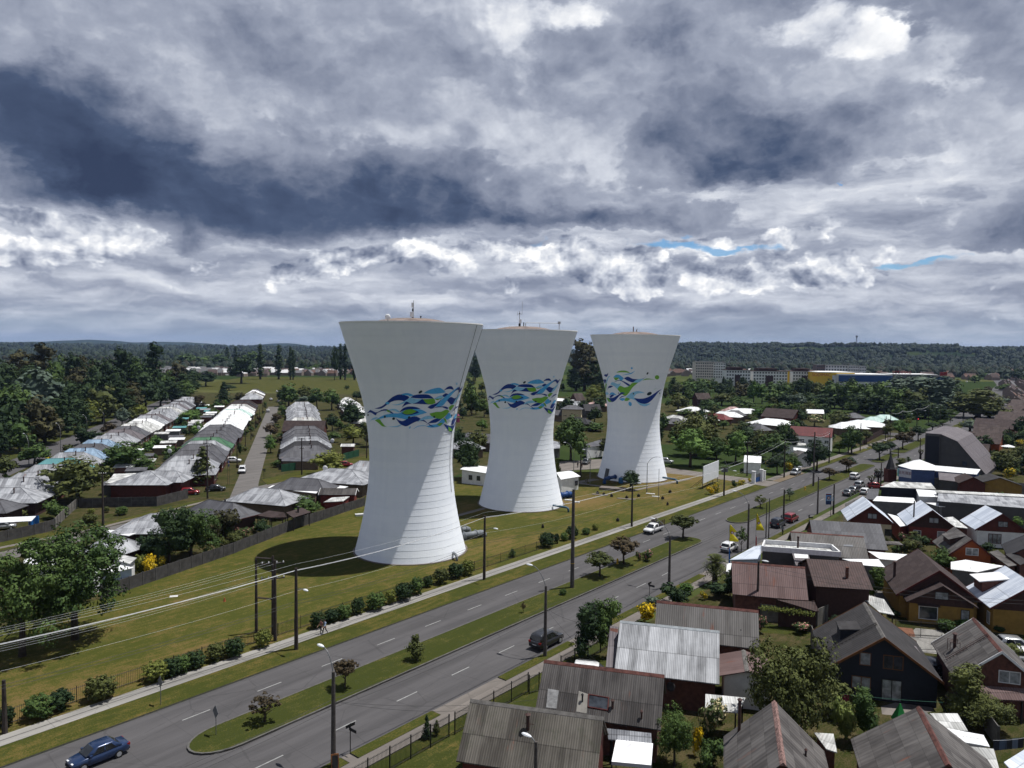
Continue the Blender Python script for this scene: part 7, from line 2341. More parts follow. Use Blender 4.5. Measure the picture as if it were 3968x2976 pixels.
def build_poles():
 g1 = 'poles along the left pavement'
 pole('A', R2(530,685),(1150,2201),'dark pole with small white lamp on the pavement edge, right of the triple pole', R2(612,158), POLE_W, .2, armz=6.6)
 pole('T1', R2(200,545), Z4(815,1290),'thin outer pole of the triple pole frame at the iron fence', None, POLE_W, .17)
 pole('T2', R2(338,560), Z4(988,1255),'middle pole of the triple frame with two crossarms and white insulators', None, POLE_W, .18,[(.9,1.25,75),(2.6,1.3,75)])
 pole('T3', R2(356,612), Z4(1012,1300),'front pole of the triple pole frame, standing close to the middle one', None, POLE_W, .18)
 # beams tying the triple frame
 ga, gb = POLES['T1'], POLES['T2']
 for z, lab in ((gb[1]-.35,'upper wooden beam of the triple pole frame'),(gb[1]-5.0,'lower wooden beam of the triple pole frame')):
  a, b = ga[0]+Vector((0,0, z)), gb[0]+Vector((0,0, z))
  m = MB()
  m.tube([a, b],.10,4)
  o = m.obj('beam', POLE_W)
  tag(o, lab, 'beam')
 pole('B', Z6(1593,1655), Z6(1612,962),'dark pole at the pavement just right of the nearest tower', Z6(1700,1078), POLE_W, .19, armz=7.0)
 pole('C', R3(1105,172), Z8(597,680),'tallest dark pole with yellow plate, on the median in front of the middle tower', None, POLE_C, .26)
 p = POLES['C']
 m = MB(); m.tube([(0,0,3.0),(0,0,3.6)],.27,8); m.obj('yellow_plate', plain('yellow_plate',(.42,.26,.02),.6,.2), p[2])
 pole('D', Z8(1238,1085), Z8(1238,640),'dark pole with lamp at the pavement in front of the far tower', Z8(1295,605), POLE_W, .19, armz=7.6)
 pole('L', Z8(1400,712), Z8(1400,400),'slim lamp post with curved arm on the lawn before the far tower', Z8(1505,322), STEEL, .09, cat='lamp post', name='lamp_post')
 pole('L2', Z8(617,480), Z8(617,290),'slim curved lamp post beside the round tree', Z8(535,188), STEEL, .08, cat='lamp post', name='lamp_post')
 pole('L3', Z8(790,655), Z8(790,330),'slim curved lamp post left of the far tower', Z8(742,262), STEEL, .08, cat='lamp post', name='lamp_post')
 pole('L4', Z8(1525,800), Z8(1525,460),'thin bare steel mast on the lawn before the far tower', None, STEEL, .06, cat='mast', name='steel_mast')
 pole('L5', Z8(690,560), Z8(690,315),'dark short pole beside the second works shed', None, POLE_W, .2)
 pole('E', Y3(648,548), Y3(650,195),'dark pole with grey transformer and lamp beside the billboard', Y3(742,222), POLE_W, .19, armz=8.6)
 g, h, o = POLES['E']
 for k in (-1,1):
  m = MB()
  m.tube([(k*.42,-.1, h-1.0),(k*.42,-.1, h-.15)],.34,10)
  m.obj('transformer', STEEL, o)
 m = MB(); m.box(-1., 1., -.1,.1, h-.1, h+.05); m.obj('crossarm', POLE_W, o)
 pole('F', R1(40,1382), R1(0,930),'dark pole cut by the left edge of the photo', None, POLE_W, .2)
 pole('G', Y3(1385,322), Y1(1390,1295),'dark pole by the pavement before the silver car', None, POLE_W, .19)
 pole('G2', Y3(930,300), Y1(932,1300),'pole with crossarm behind the gate', None, POLE_W, .17,[(.25,.9,100)])
 pole('H', Y3(1742,430), Y1(1748,1180),'tall dark pole on the second median', None, POLE_C, .22)
 pole('I', Y1(1935,1565), Y1(1935,1190),'dark pole beyond the dark round street tree', None, POLE_W, .18)
 # right side
 pole('R0', R2(838,1650), R2(855,860),'concrete lamp pole nearest the camera on the right verge', R2(730,690), POLE_C, .19, group='lamp poles on the right verge')
 pole('R1', R3(880,738), R3(892,150),'concrete lamp pole behind the dark off-road car', R3(775,8), POLE_C, .18, group='lamp poles on the right verge')
 pole('R2', R3(1908,168), Z8(1647,1180),'concrete lamp pole beside the street-name post', Z8(1505,1025), POLE_C, .18, group='lamp poles on the right verge')
 pole('R3', Y3(940,1198), Y3(960,640),'concrete lamp pole between hatchback and yellow flag', Y3(828,505), POLE_C, .18, group='lamp poles on the right verge')
 pole('R4', Y3(1793,768), Y3(1785,310),'concrete lamp pole beyond the second street-name post', Y3(1650,208), POLE_C, .17, group='lamp poles on the right verge')
 pole('R5', Y3(1376,905), Y3(1391,465),'plain dark pole in front of the navy and red cars', None, POLE_W, .18)
 pole('S1', Y3(1162,1058), Y3(1170,630),'thin dark climbing-rung pole, left of a pair', None, BLACKM, .09)
 pole('S2', Y3(1195,1066), Y3(1200,570),'thin dark climbing-rung pole, right of a pair', None, BLACKM, .09)
 pole('R6', Y3(1988,770), Y3(1995,400),'dark pole beside the blue banner', None, POLE_W, .18)
 pole('Q1', None, R3(806,1440),'lamp pole rising in front of the mossy roof at the bottom', R3(760,1420), POLE_C, .15, ztop=6.3)
 pole('Q2', None, G2(690,790),'dark pole rising in front of the pinkish roof', G2(692,776), POLE_W, .16, ztop=7.2)
 pole('Q3', Y4(852,1080), Y4(855,605),'dark lamp pole in front of the middle pale blue gable', None, POLE_W, .15)
 for k, b, t, lab, arm in (('f1', Y2(205,1422), Y2(205,1070),'pole at the far left pavement before the boarded fence', None),('f2', Y2(515,1282), Y2(515,985),'left pole of a pair by the far pavement', None),('f3', Y2(570,1298), Y2(570,940),'right pole of a pair by the far pavement', None),('f4', Y2(722,1100), Y2(722,920),'far lamp pole before the mint roofs', Y2(798,952)),
       ('f5', Y2(898,1105), Y2(900,890),'far lamp pole by the traffic light', Y2(965,915)),('f6', Y2(1040,1085), Y2(1042,850),'far lamp pole before the willow', Y2(1105,877)),('f7', Y2(1182,1105), Y2(1185,830),'tall far pole before the willow', None),('f8', Y2(842,1040), Y2(845,860),'T-shaped far pole in the shadow of the belt', None),
       ('f9', Y2(446,1535), Y2(442,1470),'lamp pole on the median, arm to the left', Y2(332,1395)),('f10', Y2(672,1500), Y2(672,1370),'lamp pole farther along the median', Y2(572,1300)),('f11', Y2(1160,1130), Y2(1158,1110),'lamp behind the dark hall', Y2(1082,1082)),('f12', Y2(1465,1048), Y2(1467,985),'lamp pole beside the large olive tree', Y2(1402,955)),
       ('f13', Y2(935,1530), Y2(938,1255),'dark pole left of the dark hall', None),('f14', Y4(455,470), Y4(450,140),'dark pole beside the pollarded tree', None),('f15', Y1(740,870), Y1(740,780),'thin pole above the pink roof', None)):
  pole(k, b, t, lab, arm, POLE_W, .15)
 # left blocks
 pole('W1', Z3(1298,1495), Z3(1305,1100),'wooden pole with transformer crossarm by the green fence', None, POLE_W, .18,[(.2,.9,73),(2.6,.6,73)])
 pole('W2', Z4(288,642), Z3(290,1175),'wooden pole with small crossarm by the conifer', None, POLE_W, .18,[(.2,.7,73)])
 pole('W3', Z2(1105,920), Z2(1105,372),'wooden pole standing on the corner lawn', None, POLE_W, .2,[(.1,.6,73)])
 pole('W4', Z3(1993,1318), Z3(1996,1050),'wooden pole close to the edge of the nearest tower', None, POLE_W, .16)
 for i, (x, b, t) in enumerate(((605,1392,1140),(695,1218,1030),(753,1122,955),(800,1000,850),(845,905,790),(880,840,715))):
  pole('w%d' % i, Z3(x, b), Z3(x, t),'dark pole on the left side of the side street, %s from the near end' % ORD[i], None, POLE_W, .13, group='poles on the left side of the side street')
 for i, (x, b, t, ax, ay) in enumerate(((310,1405,1150,205,1060),(650,1255,1010,568,946),(932,1055,900,860,855),(1112,975,840,1045,802),(1326,885,790,1265,738),(1466,850,740,1408,692))):
  pole('a%d' % i, Z1(x, b), Z1(x, t),'lamp post with arm to the left on the left avenue, %s from the near end' % ORD[i], Z1(ax, ay), STEEL, .10, group='lamp posts on the left avenue', cat='lamp post', name='lamp_post')
 # cables
 def tp(k, dz=0., dx=0.):
  g, h, _ = POLES[k]
  return g+Vector((dx, 0, h+dz))
 A, B, D_, E_, F_ = (tp(k, -.15) for k in 'ABDEF')
 back = A+(A-B)*.95
 chain = [('F','A'),('A','B'),('B','D'),('D','E'),('E','G')]
 start = P((-700,2640),8.2)
 pts = [start, tp('A',-.3), tp('B',-.3), tp('D',-.3), tp('E',-.3), tp('G',-.2), tp('H',-1.2), tp('I',-.2)]
 for i in range(len(pts)-1):
  for k, off in enumerate((-.11,.11)):
   o_ = Vector((off, off*.6,.08*k))
   wire(pts[i]+o_, pts[i+1]+o_, .55,.022, WIRE_L, 'bright twin cable strand strung along the left pavement poles','bright twin cables along the left pavement')
  wire(pts[i]+Vector((0,0,.75)), pts[i+1]+Vector((0,0,.75)),.5,.008, WIRE_L, 'thin upper wire above the bright twin cables','thin upper wires along the left pavement')
  wire(pts[i]-Vector((0,0,2.2)), pts[i+1]-Vector((0,0,2.2)),.6,.008, WIRE_L, 'thin pale wire below the bright twin cables','thin lower wires along the left pavement')
  for z in (3.4,3.7):
   wire(pts[i]-Vector((.1,0, z)), pts[i+1]-Vector((.1,0, z)),.65,.018, WIRE_D, 'dark telephone cable sagging below the bright cables','dark telephone cables along the left pavement')
 for z, lab in ((0,'upper'),(1,'lower')):
  for s in (-.9,0,.9):
   a = tp('T2',-.7-1.7*z, s)
   wire(a, a+(start-tp('A',-.3))*1.+Vector((0,0,-.3)),.7,.007, WIRE_L, 'thin wire from the triple pole frame to the left, %s crossarm' % lab, 'thin wires from the triple pole frame')
 cols = ['R0','R1','R2','R3','R4']
 first = tp('R0',-1.5)+(tp('R0')-tp('R1'))*1.0
 seq = [first]+[tp(k, -2.2) for k in cols]
 for i in range(len(seq)-1):
  for z in (0,.35,.7):
   wire(seq[i]-Vector((0,0, z)), seq[i+1]-Vector((0,0, z)),.5,.016, WIRE_D, 'dark cable along the right-hand lamp poles','dark cables along the right-hand lamp poles')
 for k, pxs in (('R0',(R3(500,1160), R3(900,1080))),('R1',(R3(1390,830), R3(1300,460)))):
  for q in pxs:
   wire(tp(k, -2.4), P(q, 5.2),.5,.012, WIRE_D, 'thin house-service wire from a right-hand lamp pole','house-service wires')
 wire(tp('Q2',-.4), P(G1(2300,1090),6.5),.8,.014, WIRE_D, 'long dark wire crossing in front of the brown house, upper','wires crossing in front of the brown house')
 wire(tp('Q2',-.9), P(G1(2300,1130),6.2),.8,.014, WIRE_D, 'long dark wire crossing in front of the brown house, lower','wires crossing in front of the brown house')
 wire(tp('Q2',-.5), P(G2(-200,1030),6.5),.8,.014, WIRE_D, 'dark wire from the pole at the pinkish roof to the avenue')
 wire(tp('W3',-.1), tp('W2',-.1),.6,.015, WIRE_D, 'dark wire between the corner lawn pole and the conifer pole')
 wire(tp('W2',-.1), tp('W1',-.1),.6,.015, WIRE_D, 'dark wire between the conifer pole and the transformer pole')
 wire(tp('W1',-.1), tp('W4',-.1),.6,.015, WIRE_D, 'dark wire between the transformer pole and the tower-side pole')
 wire(tp('f3',-.1), tp('f4',-.1),.9,.05, WIRE_L, 'pale cable bundle at the far crossing, left span','pale cable bundles at the far crossing')
 wire(tp('f4',-.1), tp('f5',-.1),.9,.05, WIRE_L, 'pale cable bundle at the far crossing, middle span','pale cable bundles at the far crossing')
 wire(tp('f5',-.1), tp('f6',-.1),.9,.05, WIRE_L, 'pale cable bundle at the far crossing, right span','pale cable bundles at the far crossing')

build_poles()

# ------------------------------------------------------------------ fences and walls
def panel_wall(label, pts, h, mat, pmat, step=2.0, name='concrete_fence', cat='fence', lines=True, group=None):
 """precast concrete panels between posts"""
 o0 = Vector((pts[0].x, pts[0].y, 0))
 t = thing(name, label, cat, o0,0, group)
 n = 0
 for i in range(len(pts)-1):
  a, b = pts[i]-o0, pts[i+1]-o0
  a.z = b.z = 0
  L = (b-a).length
  u = (b-a).normalized()
  rz = atan2(u.y, u.x)
  m = MB()
  k = 3 if lines else 1
  for j in range(k):
   m.box(0, L, -.035,.035, h*j/k+(.0 if j == 0 else .012), h*(j+1)/k, 0, rz, (a.x, a.y, 0))
  m.obj('panels', mat, t)
  c = int(L/step)
  for j in range(c+1):
   p = a+u*(L*j/max(1, c))
   mm = MB()
   mm.box(-.07,.07,-.08,.08,0, h+.06,0, rz, (p.x, p.y, 0))
   mm.obj('post', pmat, t)
   n += 1
 return t

def bar_fence(label, a, b, h=1.7, gap=.14, r=.014, post=2.6, mat=BLACKM, name='iron_fence', posts=True, pr=.035, zb=.1):
 o0 = Vector((a.x, a.y, 0))
 t = thing(name, label, 'fence', o0)
 d = b-a
 d.z = 0
 L, u = d.length, d.normalized()
 m = MB()
 n = int(L/gap)
 for k in range(n+1):
  p = u*(k*L/n)
  m.tube([(p.x, p.y, zb),(p.x, p.y, h)], r, 3,0, False)
 for z in (zb+.15, h-.12):
  m.tube([(0,0, z),(u.x*L, u.y*L, z)], r*1.5,4)
 m.obj('bars', mat, t)
 if posts:
  c = max(1, int(L/post))
  for k in range(c+1):
   p = u*(k*L/c)
   mm = MB()
   mm.tube([(p.x, p.y, 0),(p.x, p.y, h+.08)], pr, 6)
   mm.obj('post', mat, t)
 return t

def build_fences():
 dk = plain('dark_concrete_panels',(.085,.080,.076),.95,.4,1.2)
 dp = plain('dark_concrete_posts',(.11,.105,.10),.95,.3,2)
 gw = plain('light_concrete_panels',(.21,.195,.175),.95,.35,1.2)
 G = lambda *q: [P(x) for x in q]
 panel_wall('long dark concrete panel fence between the back gardens and the lawn', G((392,2325),(906,2147),(1134,2051),(1412,1962)),1.85, dk, dp, 2.05)
 panel_wall('dark concrete panel fence of the zinc corner house, facing the corner lawn', G(Z2(850,745), Z2(1680,725), Z2(2010,640)),2.0, dk, dp, 2.2)
 panel_wall('concrete panel fence at the left edge along the path', G(Z2(-60,1130), Z2(370,1035), Z2(590,975)),1.9, dk, dp, 2.0)
 panel_wall('concrete panel fence running up the left side of the corner lawn', G(Z2(585,968), Z2(700,850), Z2(830,735)),1.9, gw, dp, 2.0)
 gr = plain('green_sheet_fence',(.020,.095,.050),.7,.2,1)
 panel_wall('green sheet fence along the corner of the side street', G(Z3(1082,1462), Z3(1420,1415)),2.0, gr, plain('green_posts',(.03,.10,.06),.7),2.2,'sheet_fence','fence', False)
 panel_wall('green sheet fence continuing right behind the round tree', G(Z3(1745,1335), Z3(1908,1292)),2.0, gr, plain('green_posts2',(.03,.10,.06),.7),2.2,'sheet_fence','fence', False)
 panel_wall('weathered concrete garden wall topped with ivy, right foreground', G(R4(955,440), R4(1420,487), R4(1560,420)),2.1, gw, dp, 2.0,'garden_wall','wall')
 panel_wall('pale concrete yard wall beside the navy house', G(R5(92,640), R5(205,930)),2.2, gw, dp, 2.4,'garden_wall','wall')
 panel_wall('long grey yard wall behind the row of grey roofs', G(Y4(1090,470), Y4(1700,505), Y4(2280,545)),3.0, gw, dp, 3.0,'garden_wall','wall')
 panel_wall('pale wall of the works yard left of the far tower', G(Z8(700,300), Z8(940,320)),2.4, plain('pale_works_wall',(.40,.40,.39),.9,.2), dp, 3.0,'works_wall','wall')
 panel_wall('dark boarded fence under the long white roof by the far pavement', G(Y2(230,1345), Y2(330,1290), Y2(500,1200)),2.2, W['brown'], TRIM_D, 2.4,'board_fence','fence', False)
 panel_wall('grey garden wall at the bottom right with hanging laundry', G(R5(1530,1345), R5(1640,1500)),1.9, W['concrete'], dp, 2.0,'garden_wall','wall')
 # iron fences
 bar_fence('long dark iron fence between lawn hedge and pavement', UV(8,73.1), UV(101,73.0),1.55,.17,.016,3.0)
 for i, (s0, s1, lab) in enumerate(((33,44.0,'dark iron garden fence on the right verge, nearest stretch'),(44.6,54.8,'dark iron garden fence with gate in front of the dark corrugated house'),(60,70,'dark iron garden fence beside the dark candle-topped tree'))):
  bar_fence(lab, UV(s0,42.8), UV(s1,42.9),2.0,.13,.016,2.2, pr=.06)
 bar_fence('dark iron side fence between two front gardens', UV(54.6,42.6), P(R3(830,1030)),1.9,.13,.016,2.2, pr=.06)
 bar_fence('black iron fence of the ochre house forecourt', P(R5(790,560)), P(R5(1210,590)),1.9,.13,.016,2.4)
 bar_fence('black iron driveway gate beside the navy house', P(R5(905,690)), P(R5(1170,700)),1.9,.13,.016,2.4)
 bar_fence('black iron fence before the parked silver car at the right edge', P(R5(1650,770)), P(R5(1900,800)),1.6,.13,.016,2.4)
 bar_fence('white picket gate near the corner of the black-walled building', P(Y4(20,720)), P(Y4(180,650)),1.6,.16,.02,2.4, INSUL)
 # forecourt paving of the ochre house
 slab('forecourt',[P(R5(x, y)).xy for x, y in ((905,690),(1190,720),(1230,590),(1170,520),(960,500),(880,560))],.012,[WALK])
 slab('brick_paving',[P(R5(x, y)).xy for x, y in ((800,490),(935,505),(955,572),(830,560))],.016,[plain('terracotta_paving',(.27,.12,.07),.9,.25,3)])
 slab('yard_concrete',[P(R5(x, y)).xy for x, y in ((670,1150),(900,1090),(1060,1100),(1110,1190),(880,1235),(680,1215))],.012,[WALK_DULL])
 slab('garden_lawn',[P(R4(x, y)).xy for x, y in ((960,540),(1380,560),(1360,500),(970,470))],.012,[GRASS_GREEN])
 slab('garden_lawn',[P(Y4(x, y)).xy for x, y in ((1690,1200),(2000,1210),(1980,1165),(1720,1150))],.012,[GRASS_GREEN])

build_fences()

# ------------------------------------------------------------------ vehicles
TYRE = plain('tyre_rubber',(.014,.014,.015),.9,.2)
RIM = plain('alloy_rim',(.40,.41,.42),.35,.1,2,.5)
CGLASS = glass('car_glass',(.010,.012,.014),.06)
HEADL = plain('headlight_glass',(.62,.64,.66),.15,.05)
TAILL = plain('tail_light',(.30,.012,.010),.25,.1)
PLATE = plain('number_plate',(.62,.62,.60),.5,.05)
DARKTRIM = plain('black_plastic',(.016,.016,.017),.7,.1)

def paint_mat(name, c, metal=.25):
 m, t, b = new_mat(name)
 b.inputs['Base Color'].default_value = (*c, 1)
 b.inputs['Roughness'].default_value = .28
 b.inputs['Metallic'].default_value = metal
 b.inputs['Coat Weight'].default_value = .6
 b.inputs['Coat Roughness'].default_value = .08
 n = noi(t, coords(t),1.2,4)
 t.links.new(mixc(t, n.step(.35,.7), mul3(c, .85), mul3(c, 1.1)), b.inputs['Base Color'])
 return m

SHAPES = {
 # rear..front: (x, z low, z top, half width); glasshouse: base x0,x1, roof x0,x1, belt z, roof z
 'sedan': dict(body=[(-2.15,.42,.78,.70),(-2.08,.30,.96,.80),(-1.5,.24,.98,.85),(0,.22,.93,.86),(1.0,.24,.92,.85),(1.75,.28,.80,.80),(2.08,.34,.66,.68)], gh=(-1.65,1.15,-.95,.38,.90,1.46), wx=(-1.28,1.32), wr=.31),
 'suv': dict(body=[(-2.25,.52,.92,.78),(-2.2,.36,1.06,.86),(-1.4,.32,1.08,.90),(0,.30,1.06,.91),(1.0,.32,1.05,.90),(1.9,.36,.98,.86),(2.2,.42,.78,.76)], gh=(-2.18,1.12,-1.95,.35,1.02,1.74), wx=(-1.35,1.35), wr=.37),
 'hatch': dict(body=[(-2.0,.46,.88,.72),(-1.96,.32,1.0,.82),(-1.3,.28,1.02,.86),(0,.26,.99,.87),(.9,.28,.98,.86),(1.7,.32,.88,.80),(2.0,.38,.70,.70)], gh=(-1.92,1.15,-1.55,.30,.96,1.58), wx=(-1.22,1.26), wr=.33),
 'pickup': dict(body=[(-2.6,.56,.98,.80),(-2.55,.44,1.04,.84),(-1.2,.40,1.04,.86),(0,.36,1.04,.87),(1.2,.38,1.03,.86),(2.2,.42,.94,.82),(2.5,.48,.78,.72)], gh=(-.75,1.45,-.55,.62,1.0,1.66), wx=(-1.6,1.6), wr=.36),
}
_veh = {}

def vehicle(kind, label, paint, px, az, key=None, cat='car', name='parked_car', group=None, rails=False, plan=None, z=.02):
 g = P(px) if plan is None else plan
 ck = (kind, key)
 if key and ck in _veh:
  return copy_thing(_veh[ck],(g.x, g.y, z), az2rz(az), None, label, group)
 S = SHAPES[kind]
 t = thing(name, label, cat, (g.x, g.y, z), az2rz(az), group)
 m = MB()
 rings = []
 for x, z0, z1, w in S['body']:
  dz = z1-z0
  rings.append([(x, y, zz) for y, zz in ((-w*.90, z0),(-w*.98, z0+dz*.22),(-w, z0+dz*.6),(-w*.95, z0+dz*.9),(-w*.82, z1),(w*.82, z1),(w*.95, z0+dz*.9),(w, z0+dz*.6),(w*.98, z0+dz*.22),(w*.90, z0))])
 m.loft(rings)
 body = m.obj('body', paint, t, True)
 body.data.polygons.foreach_set('use_smooth',[len(p.vertices) == 4 for p in body.data.polygons])
 b0, b1, r0, r1, zb, zr = S['gh']
 W0 = S['body'][3][3]
 m = MB()
 ring = lambda x0, x1, w, zz: [(x0,-w*.92, zz),(x0+.12,-w, zz),(x1-.25,-w, zz),(x1,-w*.86, zz),(x1, w*.86, zz),(x1-.25, w, zz),(x0+.12, w, zz),(x0, w*.92, zz)]
 lerp = lambda a, b_, q: a+(b_-a)*q
 R_ = []
 for q, ww in ((0,.93),(.5,.87),(.9,.79),(1., .70)):
  qq = q if q < .95 else .97
  R_.append(ring(lerp(b0, r0, qq)+(.06 if q == 1 else 0), lerp(b1, r1, qq)-(.08 if q == 1 else 0), W0*ww, lerp(zb, zr, q)))
 m.loft(R_)
 m.obj('roof', paint, t, True)
 # glazing, 1 cm proud of the roof shell
 for nm, q0, q1 in (('windscreen',.10,.86),('rear_window',.12,.84)):
  m = MB()
  f = nm == 'windscreen'
  def pt(q, s):
   x = lerp(b1, r1, q)+.012 if f else lerp(b0, r0, q)-.012
   w = W0*(lerp(.93,.80, q))*(.80 if f else .82)
   return (x, s*w, lerp(zb, zr, q))
  p = [pt(q0,-1), pt(q0,1), pt(q1,1), pt(q1,-1)]
  m.loft([p, [(x-(.03 if f else -.03), y, zz) for x, y, zz in p]])
  m.obj(nm, CGLASS, t)
 cuts = [.13,.50,.54,.92] if kind != 'suv' else [.06,.34,.38,.66,.69,.93]
 for s in (-1,1):
  for k in range(0, len(cuts),2):
   m = MB()
   p = []
   for q, c in ((.12, cuts[k]),(.12, cuts[k+1]),(.84, cuts[k+1]),(.84, cuts[k])):
    xa, xb = lerp(b0, r0, q)+.14, lerp(b1, r1, q)-.2
    p.append((lerp(xa, xb, c), s*(W0*lerp(.93,.805, q)+.012), lerp(zb, zr, q)))
   m.loft([p, [(x, y-s*.03, zz) for x, y, zz in p]])
   m.obj('side_window', CGLASS, t)
  m = MB()
  m.box(b1-.45, b1-.25, s*W0*.93+(0 if s > 0 else -.18), s*W0*.93+(.18 if s > 0 else 0), zb+.02, zb+.16)
  m.obj('mirror', paint, t)
  xf, wf = S['body'][-1][0], S['body'][-1][3]
  m = MB()
  m.box(xf-.35, xf-.02, s*wf*.62-.14, s*wf*.62+.14, S['body'][-1][2]-.10, S['body'][-1][2]+.06)
  m.obj('headlight', HEADL, t)
  xr, wrr = S['body'][0][0], S['body'][1][3]
  m = MB()
  m.box(xr-.015, xr+.22, s*wrr*.80-.14, s*wrr*.80+.15, S['body'][0][2]-.08, S['body'][0][2]+.12)
  m.obj('tail_light', TAILL, t)
  for x in S['wx']:
   r = S['wr']
   yy = s*(W0-.10)
   m = MB()
   m.tube([(x, yy-.105, r),(x, yy+.105, r)], r, 16)
   wh = m.obj('wheel', TYRE, t)
   m = MB()
   m.tube([(x, yy+s*.09, r),(x, yy+s*.118, r)], r*.62,12)
   m.obj('rim', RIM, wh)
 m = MB()
 x = S['body'][0][0]
 m.box(x-.03, x+.03,-.26,.26,.60,.72)
 m.obj('number_plate', PLATE, t)
 m = MB()
 for x, z0, z1, w in (S['body'][0], S['body'][-1]):
  sg = -1 if x < 0 else 1
  m.box(min(x, x+sg*.05), max(x, x+sg*.05),-w*.95, w*.95, z0-.06, z0+.12)
  m.obj('bumper', DARKTRIM, t)
  m = MB()
 if rails:
  for s in (-1,1):
   m = MB()
   m.tube([(r0+.2, s*W0*.68, zr+.02),(r0+.3, s*W0*.68, zr+.08),(r1-.3, s*W0*.68, zr+.08),(r1-.2, s*W0*.68, zr+.01)],.028,5)
   m.obj('roof_rail', STEEL, t)
 if kind == 'pickup':
  m = MB()
  m.box(-2.5,-.85,-.72,.72,.99,1.052)
  m.obj('bed', DARKTRIM, t)
  if key == 'rack':
   m = MB()
   for y in (-.84,.84):
    for zz in (1.2,1.45,1.7,1.95):
     m.box(-2.6,-.8, y-.03, y+.03, zz-.05, zz+.05)
    for x in (-2.6,-1.7,-.85):
     m.box(x-.04, x+.04, y-.04, y+.04,1.0,2.05)
   m.obj('stake_sides', W['brown'], t)
   m = MB()
   for k in range(5):
    m.box(-2.3+k*.3,-2.1+k*.3,-.5+.12*k, -.1+.12*k, 1.05,1.5+.18*(k % 3),0,.3*k)
   m.obj('load', STEEL, t)
 if key:
  _veh[ck] = t
 return t

def build_vehicles():
 blue = paint_mat('dark_blue_car_paint',(.012,.030,.085))
 dark = paint_mat('graphite_car_paint',(.030,.032,.038))
 white = paint_mat('white_car_paint',(.66,.66,.66),0)
 silver = paint_mat('silver_car_paint',(.36,.37,.38),.5)
 navy = paint_mat('navy_car_paint',(.008,.011,.022))
 red = paint_mat('red_car_paint',(.22,.010,.014))
 grey = paint_mat('grey_car_paint',(.11,.115,.12),.4)
 black = paint_mat('black_car_paint',(.008,.008,.010))
 ctr = lambda a, b: tuple((p+q)/2 for p, q in zip(a, b))
 dn, up = RA+180, RA
 vehicle('sedan','dark blue saloon driving left on the avenue, at the bottom left', blue, R1(810,1600), dn, name='saloon_car')
 vehicle('suv','graphite off-road car with roof rails driving away beside the lamp pole', dark, R3(895,640), up, rails=True, name='off_road_car')
 vehicle('pickup','white double-cab pickup with wooden stake sides and load, driving toward the camera', white, Z8(1470,1140), dn, 'rack','pickup truck','pickup_truck')
 vehicle('hatch','white hatchback parked by the yellow flags', white, Y3(715,1215), up)
 vehicle('suv','navy car parked behind the red one, below the street-name post', navy, Y3(1315,918), up)
 vehicle('suv','red car parked in front of the navy one', red, Y3(1470,855), up)
 vehicle('suv','silver car parked on the earth verge left of the avenue', silver, Y3(1525,285), dn, 's')
 vehicle('suv','white estate car driving away beside the far median', white, Y4(140,335), up, 'w')
 vehicle('suv','silver car in the parked line, second from the near end', silver, Y4(200,440), up, 's')
 vehicle('sedan','dark grey car parked nearest in the line by the kerb', grey, Y4(60,535), up, 'g')
 vehicle('sedan','grey saloon squeezed between the dark car and the silver one', grey, Y4(125,500), up, 'g')
 vehicle('suv','dark car parked by the pollarded trees, partly hidden', grey, Y4(440,305), up, 'gs')
 vehicle('hatch','white car parked on the pavement beside the dark grey end roof', white, Y4(268,525), up, 'wh')
 vehicle('hatch','red car half hidden behind the black wall', red, Y4(400,455), up+60,'rh')
 vehicle('sedan','white car turning far along the avenue below the brown roofs', white, Y2(1510,572), dn, 'ws')
 vehicle('suv','white car under the mint roof eaves beside the fence', white, Y2(430,1180), up, 'w')
 vehicle('suv','white van-like car driving down the side street', white, Z3(660,1470),-16.4+180,'w')
 vehicle('hatch','white car parked in a front garden by the side street', white, Z3(570,1360),75,'wh')
 vehicle('hatch','white car far up the side street, nearer of two', white, Z3(935,822),-16.4,'wh')
 vehicle('hatch','white car far up the side street, farther of two', white, Z3(968,698),-16.4,'wh')
 vehicle('sedan','white car at the very end of the side street', white, Z3(1035,608),-16.4,'ws')
 vehicle('sedan','grey car opposite the farther white one in the side street', grey, Z3(1045,715),-16.4,'g')
 vehicle('sedan','black saloon parked on the grass by the conifer', black, Z4(375,560),73)
 vehicle('hatch','red car parked behind the concrete fence by the conifer', red, Z4(100,600),73,'rh')
 vehicle('hatch','red car roof showing behind the round yellow-green tree', red, Z4(1770,300),73,'rh')
 vehicle('pickup','dark grey pickup parked in the works yard', grey, Z8(752,410),200,'plain','pickup truck','pickup_truck')
 vehicle('suv','black car parked under the lean-to beside the navy house', black, R5(1095,880),15, rails=False)
 vehicle('hatch','silver car parked at the ochre house near the right edge', silver, R5(1790,690),100)
 vehicle('hatch','white car behind the fence at the right edge, lower', white, R5(1900,790),100,'wh')
 vehicle('suv','white car roof with rack showing above the dark corrugated ridge', white, None, up+62, None, rails=True, plan=P(R3(1290,800),1.72))
 vehicle('hatch','car parked under the trees right of the far tower', silver, Z8(1610,400),110,'sh')
 vehicle('hatch','white car at the far end of the avenue by the meadow road', white, Z3(495,430),30,'wh')
 vehicle('hatch','pale car beside the white-roofed open shed', silver, Z2(30,975),60,'sh')
 vehicle('hatch','red long vehicle among the trees of the left avenue', red, Z1(1770,770),-16.4,'rh')

build_vehicles()

